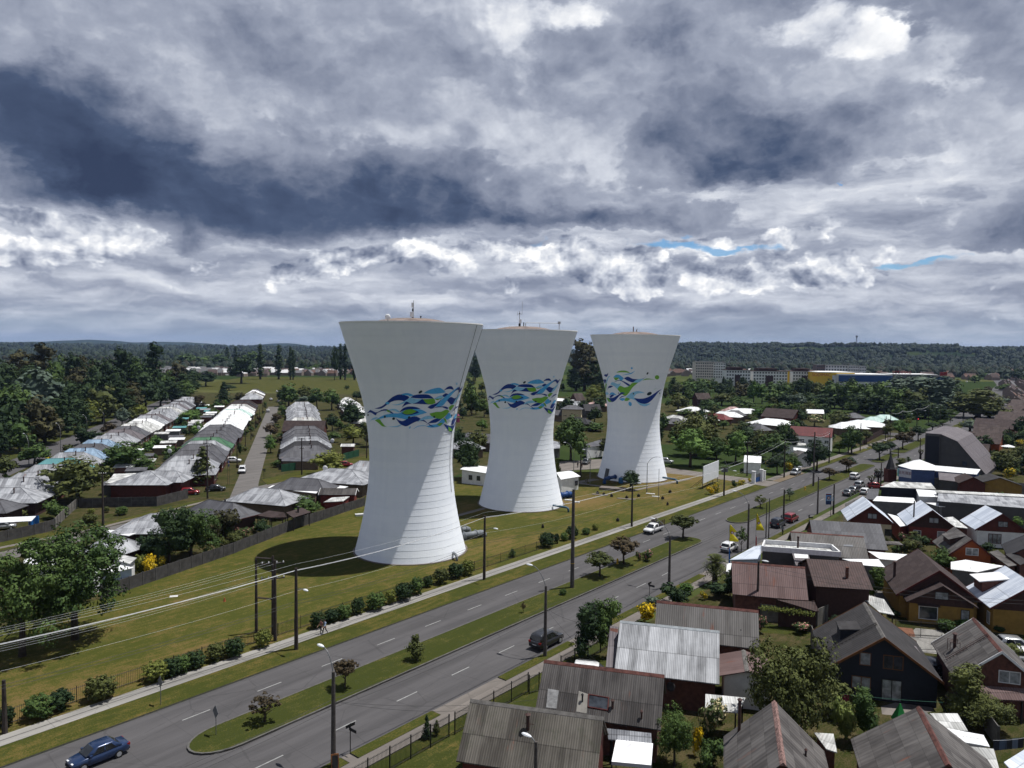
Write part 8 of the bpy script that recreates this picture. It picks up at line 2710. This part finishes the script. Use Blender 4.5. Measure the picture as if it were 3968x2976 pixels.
# ------------------------------------------------------------------ people
def person(label, px, az, top, bottom, hair, phase=1., bag=None, shoe=(.5,.5,.5), h=1.66, arms='walk'):
 """one continuous skinned body, clothes by region; walking stride along its local x axis"""
 g = P(px)
 t = thing('person', label, 'person',(g.x, g.y, .13 if 'pavement' in label else .02), az2rz(az))
 k = h/1.70
 V, E_, Rr = [],[],[]

 def add(p, r, parent=None):
  V.append(Vector(p)*k)
  Rr.append(r*k)
  if parent is not None:
   E_.append((parent, len(V)-1))
  return len(V)-1
 st = .26*phase
 pel = add((0,0,.93),.125)
 sp = add((0,0,1.12),.115, pel)
 ch = add((.01,0,1.30),.135, sp)
 nk = add((.0,0,1.44),.055, ch)
 hd0 = add((.015,0,1.53),.075, nk)
 hd1 = add((.02,0,1.63),.092, hd0)
 for s in (-1,1):
  f = st*s
  hp = add((0, s*.09,.88),.095, pel)
  kn = add((f*.45+.06, s*.09,.49),.062, hp)
  an = add((f*.9-(.08 if f < 0 else 0), s*.085,.09+(.05 if f < 0 else 0)),.042, kn)
  add((f*.9+.14-(.08 if f < 0 else 0), s*.09,.04),.036, an)
  sh = add((0, s*.17,1.38),.062, ch)
  a = -f if arms == 'walk' else .25
  el = add((a*.35+.02, s*.22,1.12),.045, sh)
  wr = add((a*.9+.12, s*.20,.92) if arms == 'walk' else (.30, s*.06,1.06),.032, el)
  d = (V[-1]-V[-2]).normalized()
  hn = len(V)
  pm = add(V[wr]/k+d*.07,.030, wr)
  for q in range(4):
   o = Vector((0,(q-1.5)*.019,0))
   b = add(V[pm]/k+o+d*(.035+.006*(1-abs(q-1.5))),.0095, pm)
   add(V[b]/k+d*.035+Vector((-.008,0,-.012)),.008, b)
  b = add(V[wr]/k+d*.035+Vector((.03,-s*.02,0)),.0095, wr)
  add(V[b]/k+d*.03+Vector((.01,0,0)),.008, b)
 me = bpy.data.meshes.new('body')
 me.from_pydata([tuple(v) for v in V], E_, [])
 o = link('tmp_body', me)
 sk = o.modifiers.new('Skin','SKIN')
 sk.use_smooth_shade = True
 for i, v in enumerate(me.skin_vertices[0].data):
  v.radius = (Rr[i], Rr[i])
  v.use_root = i == 0
 o.modifiers.new('Sub','SUBSURF').levels = 2
 bpy.context.view_layer.update()
 res = bpy.data.meshes.new_from_object(o.evaluated_get(bpy.context.evaluated_depsgraph_get()))
 bpy.data.objects.remove(o)
 skin = plain('skin_tone',(.42,.25,.18),.6,.08)
 mats = [skin, plain('top_cloth', top, .9,.12), plain('trouser_cloth', bottom, .9,.12), plain('shoe_leather', shoe, .7,.1)]
 res.materials.clear()
 for m in mats:
  res.materials.append(m)
 for p in res.polygons:
  c = p.center/k
  hand = abs(c.y) > .14 and c.z < 1.02 and c.z > .70 or (arms != 'walk' and c.x > .22)
  p.material_index = 3 if c.z < .10 else 0 if hand or c.z > 1.45 else 2 if c.z < .95 else 1
 link('body', res, t)
 m = MB()
 m.ell((.0,0,1.655*k),(.105*k, .10*k, .095*k),12,8)
 m.ell((-.045*k, 0,1.57*k),(.075*k, .092*k, .13*k),12,8)
 m.obj('hair', plain('hair', hair, .7,.2), t, True)
 m = MB()
 for s in (-1,1):
  m.ell((.103*k, s*.034*k, 1.615*k),(.012,.014,.010),8,6)
  m.obj('eye', BLACKM, t, True)
  m = MB()
 m.ell((.115*k, 0,1.585*k),(.018,.013,.022),8,6)
 m.obj('nose', skin, t, True)
 m = MB()
 m.ell((.105*k, 0,1.545*k),(.010,.026,.008),8,6)
 m.obj('mouth', plain('lips',(.30,.12,.10),.6), t, True)
 if bag:
  m = MB()
  m.ell((-.02,-.27*k, .86*k),(.15,.06,.14),10,8)
  m.obj('bag', plain('bag_cloth', bag, .8,.1), t, True)
 return t

def build_people():
 person('woman in salmon top and dark trousers walking on the pavement, left of a pair', R2(737,556), RA+175,(.36,.17,.15),(.018,.018,.022),(.03,.018,.012),1.)
 person('woman in pale blue top and dark trousers walking on the pavement, right of a pair', R2(768,556), RA+180,(.30,.38,.50),(.014,.015,.02),(.02,.014,.012),-1., (.6,.6,.62),(.6,.6,.6))
 person('man in grey top and dark trousers standing behind the navy car', Y3(1366,1022), RA, (.22,.24,.26),(.014,.014,.016),(.02,.016,.013),.35, None, (.05,.05,.05),1.75)
 person('person in dark clothes in the works yard, left of two', Z8(660,452),20,(.05,.05,.055),(.02,.02,.025),(.02,.015,.012),.5, None, (.03,.03,.03),1.72)
 person('person in dark clothes in the works yard, beside the short pole', Z8(706,456),200,(.06,.05,.06),(.02,.02,.025),(.02,.015,.012),-.5, None, (.03,.03,.03),1.72)
 p = person('worker in blue overalls standing high on the wooden ladder', Z3(506,1560),73,(.03,.10,.34),(.03,.08,.28),(.02,.016,.012),.3, None, (.05,.05,.05),1.72)
 p.location.z = 4.2
 a = P(Z3(512,1600))
 lad = thing('ladder','long wooden ladder leaning against wires by the side street, worker on top','ladder',(a.x, a.y, 0), az2rz(73))
 for s in (-1,1):
  m = MB(); m.tube([(s*.2,0,0),(s*.17,.9,6.6)],.035,5); m.obj('rail', POLE_W, lad)
 for k in range(18):
  q = (k+.7)/18.4
  m = MB(); m.tube([(-.19,.9*q, 6.6*q),(.19,.9*q, 6.6*q)],.022,4); m.obj('rung', TRIM_O, lad)
 p.location.x, p.location.y = a.x+cos(az2rz(73))*0-sin(az2rz(73))*.45, a.y+cos(az2rz(73))*.45

build_people()

# ------------------------------------------------------------------ signs, flags and small things
def build_small():
 # billboard: blank white panel on posts with raking stays
 a, b = P(Y3(393,465)), P(Y3(575,378))
 d = (b-a).xy
 L = d.length
 rz = atan2(d.y, d.x)
 zt, zb = at(Y3(392,180), a.y).z, at(Y3(390,392), a.y).z
 t = thing('billboard','blank white billboard on dark posts with raking stays beside the gate','billboard',(a.x, a.y, 0), rz)
 m = MB(); m.box(-.15, L+.15,-.06,.06, zb, zt); m.obj('panel', plain('billboard_white',(.66,.68,.70),.6,.08,.6), t)
 for k in range(4):
  x = L*k/3
  m = MB(); m.tube([(x, .12,0),(x, .12, zt-.2)],.07,6); m.obj('post', BLACKM, t)
  m = MB(); m.tube([(x, 3.2,0),(x, .14, zb+1.2)],.05,5); m.obj('stay', BLACKM, t)
 # gate of the water works
 g = P(Y3(1015,392))
 for lab, px, top, w in (('tall white gate pillar of the water works, left', Y3(1010,392), Y3(1003,245),.42),('tall white gate pillar of the water works, right', Y3(1104,366), Y3(1098,222),.42),('white outer pillar beside the right gate pillar', Y3(1140,350), Y3(1138,238),.32)):
  p = P(px)
  h = at(top, p.y).z
  t = thing('gate_pillar', lab, 'pillar',(p.x, p.y, 0), rz)
  m = MB(); m.box(-w, w, -w, w, 0, h); m.obj('shaft', W['white'], t)
  m = MB(); m.box(-w*1.12, w*1.12,-w*1.12, w*1.12, h, h+.14); m.obj('cap', TRIM_W, t)
 p, q = P(Y3(1035,383)), P(Y3(1088,368))
 d2 = (q-p).xy
 t = thing('gate','low blue sheet gate between the white pillars','gate',(p.x, p.y, 0), atan2(d2.y, d2.x))
 m = MB(); m.box(0, d2.length, -.05,.05,.15,1.3); m.obj('panel', plain('gate_blue',(.02,.10,.32),.6,.15), t)
 m = MB(); m.box(0, d2.length, -.04,.04,1.32,2.2); m.obj('mesh_panel', STEEL, t)
 # white gazebo
 c = [P(R3(1470,1420),2.3), P(R3(1775,1455),2.3), P(R3(1760,1635),2.3), P(R3(1432,1605),2.3)]
 ctr = sum(c, Vector())/4
 u = (c[1]-c[0]).xy
 t = thing('gazebo','bright white pop-up gazebo with pointed roof in the bottom garden','gazebo',(ctr.x, ctr.y, 0), atan2(u.y, u.x))
 rzz = atan2(u.y, u.x)
 lc = [Vector(((p.x-ctr.x)*cos(rzz)+(p.y-ctr.y)*sin(rzz),-(p.x-ctr.x)*sin(rzz)+(p.y-ctr.y)*cos(rzz),0)) for p in c]
 cloth = plain('white_canvas',(.80,.80,.81),.8,.04)
 m = MB()
 ap = Vector((0,0,3.0))
 for i in range(4):
  a, b = lc[i]+Vector((0,0,2.3)), lc[(i+1) % 4]+Vector((0,0,2.3))
  mid = (a+b)/2*1.0
  k = 6
  for j in range(k):
   q0, q1 = j/k, (j+1)/k
   s = lambda p, q_: p.lerp(ap, q_)-Vector((0,0,.16*math.sin(pi*q_)))
   if j == k-1:
    m.poly([s(a, q0), s(b, q0), ap])
   else:
    m.poly([s(a, q0), s(b, q0), s(b, q1), s(a, q1)])
 m.obj('canvas_roof', cloth, t)
 m = MB()
 for i in range(4):
  a, b = lc[i], lc[(i+1) % 4]
  m.loft([[a+Vector((0,0,2.02)), b+Vector((0,0,2.02)), b*.995+Vector((0,0,2.02)), a*.995+Vector((0,0,2.02))],[a+Vector((0,0,2.3)), b+Vector((0,0,2.3)), b*.995+Vector((0,0,2.3)), a*.995+Vector((0,0,2.3))]])
 m.obj('valance', plain('grey_valance',(.42,.42,.46),.8,.05), t)
 for p in lc:
  m = MB(); m.tube([(p.x*.97, p.y*.97,0),(p.x*.97, p.y*.97,2.28)],.03,5); m.obj('leg', STEEL, t)
 # feather flags
 yel = plain('yellow_flag_cloth',(.60,.50,.02),.8,.1,.8)
 crest = plain('flag_red_mark',(.34,.09,.06),.8,.1)
 for lab, base, top, low, lc_ in (('yellow feather flag with red round mark and blue lower end, beside the hatchback', Y3(708,1318), Y3(725,895), Y3(712,1100),(.02,.14,.42)),('yellow feather flag with red round mark and red lower end, farther one', Y3(1036,1160), Y3(1047,755), Y3(1042,965),(.50,.08,.09))):
  g = P(base, 2.0)
  g = Vector((g.x, g.y, 0))
  h, zl = at(top, g.y).z, at(low, g.y).z
  t = thing('flag', lab, 'flag',(g.x, g.y, 0))
  m = MB(); m.tube([(0,0,0),(0,0, h)],.03,5); m.obj('pole', STEEL, t)
  m = MB()
  n = 12
  H = h-zl
  pr = []
  for k in range(n+1):
   q = k/n
   if 'blue' in lab:
    w = .1+(1.0*min(1, q/.42) if q < .42 else (.25 if q < .5 else .25+1.0*(q-.5)/.42) if q < .93 else 1.2)
   else:
    w = .05+1.25*q
   pr.append((h-H*q, w))
  for k in range(n):
   (z0, w0),(z1, w1) = pr[k], pr[k+1]
   wv = lambda z, x: .10*sin(z*3.1+x*2.4)
   for j in range(4):
    x0, x1 = j/4,(j+1)/4
    m.poly([(w0*x0+.03, wv(z0, x0), z0),(w1*x0+.03, wv(z1, x0), z1),(w1*x1+.03, wv(z1, x1), z1),(w0*x1+.03, wv(z0, x1), z0)])
  m.obj('cloth', yel, t)
  zc = h-H*(.56 if 'blue' not in lab else .46)
  m = MB()
  for nm, rr, mt, yy in (('mark',.24, crest, -.13),('mark_centre',.13, INSUL, -.16)):
   m = MB()
   m.lathe([(rr*.2,0),(rr, .0),(rr, .015),(rr*.2,.015)],14)
   o = m.obj(nm, mt, t, False, (.36, yy, zc))
   o.rotation_euler = (pi/2,0,0)
  m = MB()
  m.loft([[(-.02,-.03,.9),(.26,-.05,.9),(.26,.03,.9),(-.02,.03,.9)],[(-.02,-.03, zl-1.0),(.12,-.03, zl-1.0),(.12,.03, zl-1.0),(-.02,.03, zl-1.0)]])
  m.obj('lower_cloth', plain('flag_tail', lc_, .8,.1), t)
 # hanging banner
 b_ = P(Y3(1955,795))
 t = thing('banner_sign','tall blue advertising banner on a thin post beside the dark pole','banner',(b_.x, b_.y, 0))
 zt, zl = at(Y3(1955,515), b_.y).z, at(Y3(1955,648), b_.y).z
 w = (at(Y3(1955,650), b_.y)-at(Y3(1890,650), b_.y)).x
 m = MB(); m.tube([(0,0,0),(0,0, zt)],.05,6); m.obj('post', BLACKM, t)
 m = MB(); m.box(-w, -.04,-.04,.04, zl, zt); m.obj('panel', plain('banner_blue',(.09,.24,.48),.5,.25,.8), t)
 m = MB(); m.box(-w, -.04,-.055,-.045, zt-.28, zt); m.obj('header', plain('banner_red',(.20,.02,.03),.5,.1), t)
 m = MB(); m.box(-w, -.04,-.055,-.045, zl, zl+.75); m.obj('footer', plain('banner_navy',(.02,.05,.16),.5,.1), t)
 m = MB()
 for k in range(5):
  m.box(-w+.2+k*.28,-w+.38+k*.28,-.06,-.046, zl+.75, zl+1.1+.22*((k*2) % 3))
 m.obj('picture', plain('banner_pale',(.34,.46,.58),.5,.1), t)
 m = MB(); m.lathe([(.05,0),(.34,0),(.34,.02),(.05,.02)],16)
 o = m.obj('emblem', crest, t, False, (-w*.5,-.05, zt-.85)); o.rotation_euler = (pi/2,0,0)
 m = MB(); m.lathe([(.02,0),(.18,0),(.18,.02),(.02,.02)],14)
 o = m.obj('emblem_centre', INSUL, t, False, (-w*.5,-.075, zt-.85)); o.rotation_euler = (pi/2,0,0)
 # street-name posts
 for lab, b, tp in (('street-name post with two dark plates near the bottom', R2(978,1540), R2(980,1290)),('street-name post with two dark plates beside the shrubs', R3(1746,232), R3(1746,118)),('street-name post with crossed dark plates beyond the red car', Y3(1692,850), Y3(1692,775)),('street-name plate on a post at the navy car', Y3(1352,850), Y3(1352,778)),('street-name post on the corner grass of the side street', Z3(892,1542), Z3(895,1430))):
  g = P(b)
  h = at(tp, g.y).z
  t = thing('street_sign', lab, 'street sign',(g.x, g.y, 0),0)
  m = MB(); m.tube([(0,0,0),(0,0, h)],.04,6); m.obj('post', BLACKM, t)
  for k, a in ((0, RA),(1, RA+90)):
   m = MB(); m.box(-.45+.3*k, .45+.3*k, -.02,.02, h-.28-.32*k, h-.02-.32*k, 0, az2rz(a)); m.obj('plate', BLACKM, t)
 for lab, b, tp in (('diamond road sign seen from behind on the verge', R1(1332,1145), R1(1328,905)),('diamond road sign seen from behind on the median tip', R1(1790,1398), R1(1787,1150))):
  g = P(b)
  h = at(tp, g.y).z
  t = thing('road_sign', lab, 'road sign',(g.x, g.y, .14), az2rz(RA+90))
  m = MB(); m.tube([(0,0,0),(0,0, h-.2)],.035,6); m.obj('post', STEEL, t)
  m = MB(); m.loft([[(0,-.03, h-1.15),(.46,-.03, h-.58),(0,-.03, h),(-.46,-.03, h-.58)],[(0,-.045, h-1.15),(.46,-.045, h-.58),(0,-.045, h),(-.46,-.045, h-.58)]]); m.obj('plate', plain('sign_back',(.17,.18,.19),.5,.15), t)
 # A-board at the bottom edge
 g = P(R2(850,1665))
 t = thing('sandwich_board','orange-framed blackboard sign at the bottom edge beside the lamp pole','sign',(g.x, g.y, .1), R(20))
 for s in (-1,1):
  m = MB(); m.loft([[(-.3, s*.28,0),(.3, s*.28,0),(.3, s*.25,0),(-.3, s*.25,0)],[(-.3, s*.03,1.1),(.3, s*.03,1.1),(.3, s*.0,1.1),(-.3, s*.0,1.1)]]); m.obj('frame', TRIM_O, t)
 m = MB(); m.loft([[(-.22,-.285,.1),(.22,-.285,.1),(.22,-.27,.1),(-.22,-.27,.1)],[(-.22,-.06,1.0),(.22,-.06,1.0),(.22,-.05,1.0),(-.22,-.05,1.0)]]); m.obj('blackboard', BLACKM, t)
 # hydrants, valves and slabs
 g = P(Y3(1640,478))
 t = thing('hydrant','yellow fire hydrant on the second median','hydrant',(g.x, g.y, .16))
 ym = plain('hydrant_yellow',(.50,.30,.02),.5,.1)
 m = MB(); m.lathe([(.18,0),(.18,.08),(.12,.1),(.12,.62),(.17,.64),(.17,.7),(.05,.86)],12); m.obj('barrel', ym, t)
 m = MB(); m.tube([(-.24,0,.48),(.24,0,.48)],.07,8); m.obj('outlet', ym, t)
 g = P(Z8(1085,1490))
 t = thing('hydrant','yellow-brown hydrant beside the copper median tree','hydrant',(g.x, g.y, .16))
 m = MB(); m.lathe([(.18,0),(.18,.08),(.12,.1),(.12,.62),(.17,.64),(.17,.7),(.05,.86)],12); m.obj('barrel', ym, t)
 m = MB(); m.tube([(-.24,0,.48),(.24,0,.48)],.07,8); m.obj('outlet', ym, t)
 conc = plain('slab_concrete',(.20,.17,.15),.95,.3)
 pale = plain('pale_hatch',(.46,.46,.45),.8,.2)
 for lab, x, y, w, l, h, mt in (('brown concrete chamber slab on the lawn before the far tower',1035,690,2.6,6.0,.55, conc),('pale hatch slab left of the tall median pole, on the lawn',640,825,.8,1.6,.2, pale),('pale hatch slab above the other one on the lawn',560,805,.7,1.6,.2, pale),('white hatch pair by the dark pole before the far tower, left',1440,735,.6,2., .12, pale),('white hatch right of the dark pole before the far tower',1495,765,.6,1.6,.12, pale),
        ('grey slab under the valve boxes on the lawn',900,745,1.0,3.6,.1, conc),('grey slab under the dark pole before the far tower',1180,790,1.0,4., .1, conc)):
  g = P(Z8(x, y))
  m = MB(); m.box(-l/2, l/2,-w/2, w/2,0, h+.1)
  o = m.obj('concrete_slab', mt, None, False, (g.x, g.y, 0), R(-20))
  tag(o, lab, 'slab')
 for i, (x, y) in enumerate(((1022,765),(1312,765),(1648,722),(1570,792),(1088,1028),(1622,855),(285,1098),(940,750),(872,735),(1185,785))):
  g = P(Z8(x, y))
  t = thing('valve_box','small dark valve box on the works lawn, %s from the left' % ORD[sorted((1022,1312,1648,1570,1088,1622,285,940,872,1185)).index(x)],'valve box',(g.x, g.y, .1), R(15*i),'valve boxes on the works lawn')
  m = MB(); m.box(-.28,.28,-.22,.22,0,.5); m.obj('box', DARKTRIM, t)
  m = MB(); m.tube([(0,0,.5),(0,0,.72)],.12,8); m.obj('cap', FLUE_M, t)
 g = P(Z8(1122,620))
 t = thing('tank','small blue tank beside the dark bushy tree at the far tower','tank',(g.x, g.y, .1))
 m = MB(); m.lathe([(.5,0),(.62,.2),(.62,1.1),(.45,1.4),(.12,1.5)],16); m.obj('vessel', plain('tank_blue',(.03,.16,.36),.5,.1), t)
 m = MB(); m.tube([(0,0,1.45),(0,0,1.65)],.1,8); m.obj('lid', STEEL, t)
 g = P(Z6(300,965))
 m = MB(); m.box(-1.6,1.6,-.5,.5,0,.45); tag(m.obj('concrete_slab', pale, None, False, (g.x, g.y, 0), R(20)),'pale blue-grey slab behind the foot of the nearest tower','slab')
 g = P(R1(1440,243))
 m = MB(); m.box(-.5,.5,-.35,.35,0,.13); tag(m.obj('concrete_slab', pale, None, False, (g.x, g.y, 0), R(20)),'small white hatch on the lawn left of the triple pole','slab')
 g = P(R1(1860,285))
 t = thing('marker_post','tiny orange marker on the lawn by the white hatch','marker',(g.x, g.y, .1))
 m = MB(); m.lathe([(.2,0),(.16,.1),(.05,.5)],8); m.obj('cone', plain('marker_orange',(.34,.09,.03),.7,.1), t)
 # green garden tent and red cloth on the line by the navy house
 g = P(R5(825,1262))
 t = thing('garden_tent','small bright green play tent behind the navy house','tent',(g.x, g.y, 0))
 m = MB(); m.loft([[(-.55,-.5,0),(.55,-.5,0),(.55,.5,0),(-.55,.5,0)],[(-.05,-.05,1.5),(.05,-.05,1.5),(.05,.05,1.5),(-.05,.05,1.5)]]); m.obj('canvas', plain('tent_green',(.015,.25,.05),.7,.1), t)
 m = MB(); m.loft([[(-.2,-.51,0),(.2,-.51,0),(.2,-.49,0),(-.2,-.49,0)],[(-.02,-.24,.85),(.02,-.24,.85),(.02,-.22,.85),(-.02,-.22,.85)]]); m.obj('door', BLACKM, t)
 a, b = P(R5(235,1030),2.2), P(R5(1190,1115),2.0)
 wire(a, b, .12,.012, plain('green_line',(.05,.20,.13),.7),'thin green clothesline behind the navy house')
 p = a.lerp(b, .155)
 m = MB()
 m.loft([[(x, .03*sin(x*14),-1.1),(x, .03*sin(x*14)+.02,-1.1),(x, .02,0),(x, 0,0)] for x in [k*.09-.27 for k in range(7)]])
 o = m.obj('towel', plain('pink_cloth',(.34,.02,.07),.9,.1), None, False, (p.x, p.y, p.z-.07), R(-10))
 tag(o, 'crimson cloth hanging on the green clothesline','towel')
 # laundry in the bottom right corner
 a, b = P(R5(1600,1430),1.9), P(R5(1900,1400),1.9)
 wire(a, b, .1,.012, WIRE_L, 'clothesline in the bottom right yard')
 for k, c in enumerate(((.03,.035,.06),(.10,.14,.22),(.035,.04,.05),(.16,.20,.28),(.03,.03,.04))):
  q = a.lerp(b, (k+.7)/6.2)
  m = MB(); m.loft([[(x, .02*sin(x*12+k),-.85),(x, .02*sin(x*12+k)+.015,-.85),(x, .015,0),(x, 0,0)] for x in [j*.11-.33 for j in range(7)]])
  o = m.obj('garment', plain('garment_cloth', c, .9,.1), None, False, (q.x, q.y, q.z-.02), atan2((b-a).y, (b-a).x))
  tag(o, '%s garment drying in the bottom right yard, %s from the left' % (['navy','blue','dark','pale blue','black'][k], ORD[k]),'laundry','laundry in the bottom right yard')
 # white parasol and dishes
 g = P(G3(1970,1000))
 t = thing('parasol','white parasol in a yard behind the brown row','parasol',(g.x, g.y, 0))
 m = MB(); m.lathe([(2.2,2.3),(1.2,2.65),(.1,2.95)],8); m.obj('canopy', TRIM_W, t)
 m = MB(); m.tube([(0,0,0),(0,0,2.6)],.03,6); m.obj('pole', STEEL, t)
 for lab, q, z in (('white satellite dish on the roof left of the bronze conifer', Z1(1818,1250),4.2),('white satellite dish behind the dull white roofs', Z1(2130,995),4.2),('white satellite dish by the dark tree near the tower', Z3(1625,1138),4.6),('white satellite dish by the round yellow-green tree', Z3(1548,1435),3.6)):
  g = P(q, z)
  t = thing('satellite_dish', lab, 'dish',(g.x, g.y, z))
  m = MB(); m.ell((0,0,.3),(.6,.15,.65),14,8); m.obj('dish', TRIM_W, t, True)
  m = MB(); m.tube([(0,.1,-1.),(0,.1,.1)],.04,5); m.obj('bracket', STEEL, t)
 # playground slide between the towers
 g = P(Z5(1340,1345))
 t = thing('play_slide','green and pink playground slide seen between nearest and middle tower','slide',(g.x, g.y, 0), R(30))
 m = MB(); m.loft([[(-.5,0,1.9),(-.5,.7,1.9),(-.5,.7,1.8),(-.5,0,1.8)],[(2.2,0,.3),(2.2,.7,.3),(2.2,.7,.2),(2.2,0,.2)]]); m.obj('chute', plain('slide_green',(.06,.36,.16),.5,.1), t)
 m = MB(); m.box(-1.6,-.5,-.1,.9,0,2.0); m.loft([[(-1.7,-.2,2.9),(-.4,-.2,2.9),(-.4,1., 2.9),(-1.7,1., 2.9)],[(-1.06,.39,4.0),(-1.04,.39,4.0),(-1.04,.41,4.0),(-1.06,.41,4.0)]]); m.obj('play_tower', plain('slide_pink',(.34,.05,.14),.6,.1), t)
 # pollarded trees by the line of cars
 for lab, x, b, tp in (('pollarded stump-headed tree nearest the black wall',342,455,305),('second pollarded tree, taller, beside the dark pole',425,432,215),('pollarded bare tree left of the dark hall',945,115,-20)):
  g = P(Y4(x, b))
  h = at(Y4(x, tp), g.y).z
  rnd = random.Random(x)
  t = thing('pollard_tree', lab, 'tree',(g.x, g.y, 0))
  m = MB()
  m.tube([(0,0,-.1),(0,0, h*.62)],[.26,.2],7)
  for k in range(6):
   a = k*1.05
   m.tube([(0,0, h*.55),(cos(a)*.5, sin(a)*.5, h*.74),(cos(a)*.7, sin(a)*.7, h*.88)],[.15,.12,.14],6)
  m.obj('trunk', BARK_D, t)
  leafy(rnd, [(.7*cos(k*1.05),.7*sin(k*1.05), h*.93,.38,.38,.35) for k in range(6)],30,14,.10,.5,.3,0, False).obj('crown', FOL['olive'], t)
 # traffic lights at the far crossing
 for lab, px, tp in (('red traffic light at the far crossing, left', Y2(912,1100), Y2(912,1018)),('red traffic light at the far crossing, right', Y2(1312,1070), Y2(1310,1008))):
  g = P(px)
  h = at(tp, g.y).z
  t = thing('traffic_light', lab, 'traffic light',(g.x, g.y, 0))
  m = MB(); m.tube([(0,0,0),(0,0, h)],.08,6); m.obj('post', BLACKM, t)
  m = MB(); m.box(-.22,.22,-.2,.2, h-1., h+.1); hd = m.obj('signal_head', BLACKM, t)
  m = MB(); m.lathe([(.03,0),(.17,0),(.17,.05),(.03,.05)],12)
  em, tt, bb = new_mat('lit_red_lens')
  bb.inputs['Base Color'].default_value = (.5,.02,.02,1); bb.inputs['Emission Color'].default_value = (1,.05,.05,1); bb.inputs['Emission Strength'].default_value = 2.
  o = m.obj('lens', em, hd, False, (0,-.2, h-.15)); o.rotation_euler = (pi/2,0,0)
 # water tower silhouette and masts on the skyline
 p = at(Y2(160,130),2600)
 t = thing('lattice_mast','tiny lattice mast on the right skyline','mast',(p.x, p.y, 40))
 m = MB(); m.tube([(-4,0,0),(0,0,55)],.8,4); m.tube([(4,0,0),(0,0,55)],.8,4); m.obj('legs', STEEL, t)
 m = MB(); m.box(-3,3,-2,2,48,54); m.obj('platform', STEEL, t)

build_small()

# ------------------------------------------------------------------ air
def build_haze():
 m = bpy.data.materials.new('haze_air')
 m.use_nodes = True
 t = m.node_tree
 t.nodes.clear()
 v = t.nodes.new('ShaderNodeVolumePrincipled')
 v.inputs['Color'].default_value = (.40,.56,.95,1)
 v.inputs['Density'].default_value = HAZE
 v.inputs['Anisotropy'].default_value = 0.
 o = t.nodes.new('ShaderNodeOutputMaterial')
 t.links.new(v.outputs[0], o.inputs['Volume'])
 mb = MB()
 mb.box(-9300,9300,-9300,9300,-1,150)
 h = mb.obj('haze', m)
 h['kind'] = 'stuff'
 h['label'] = 'thin blue haze over the far plain and hills'
 h['category'] = 'haze'

HAZE = 4e-5
build_haze()
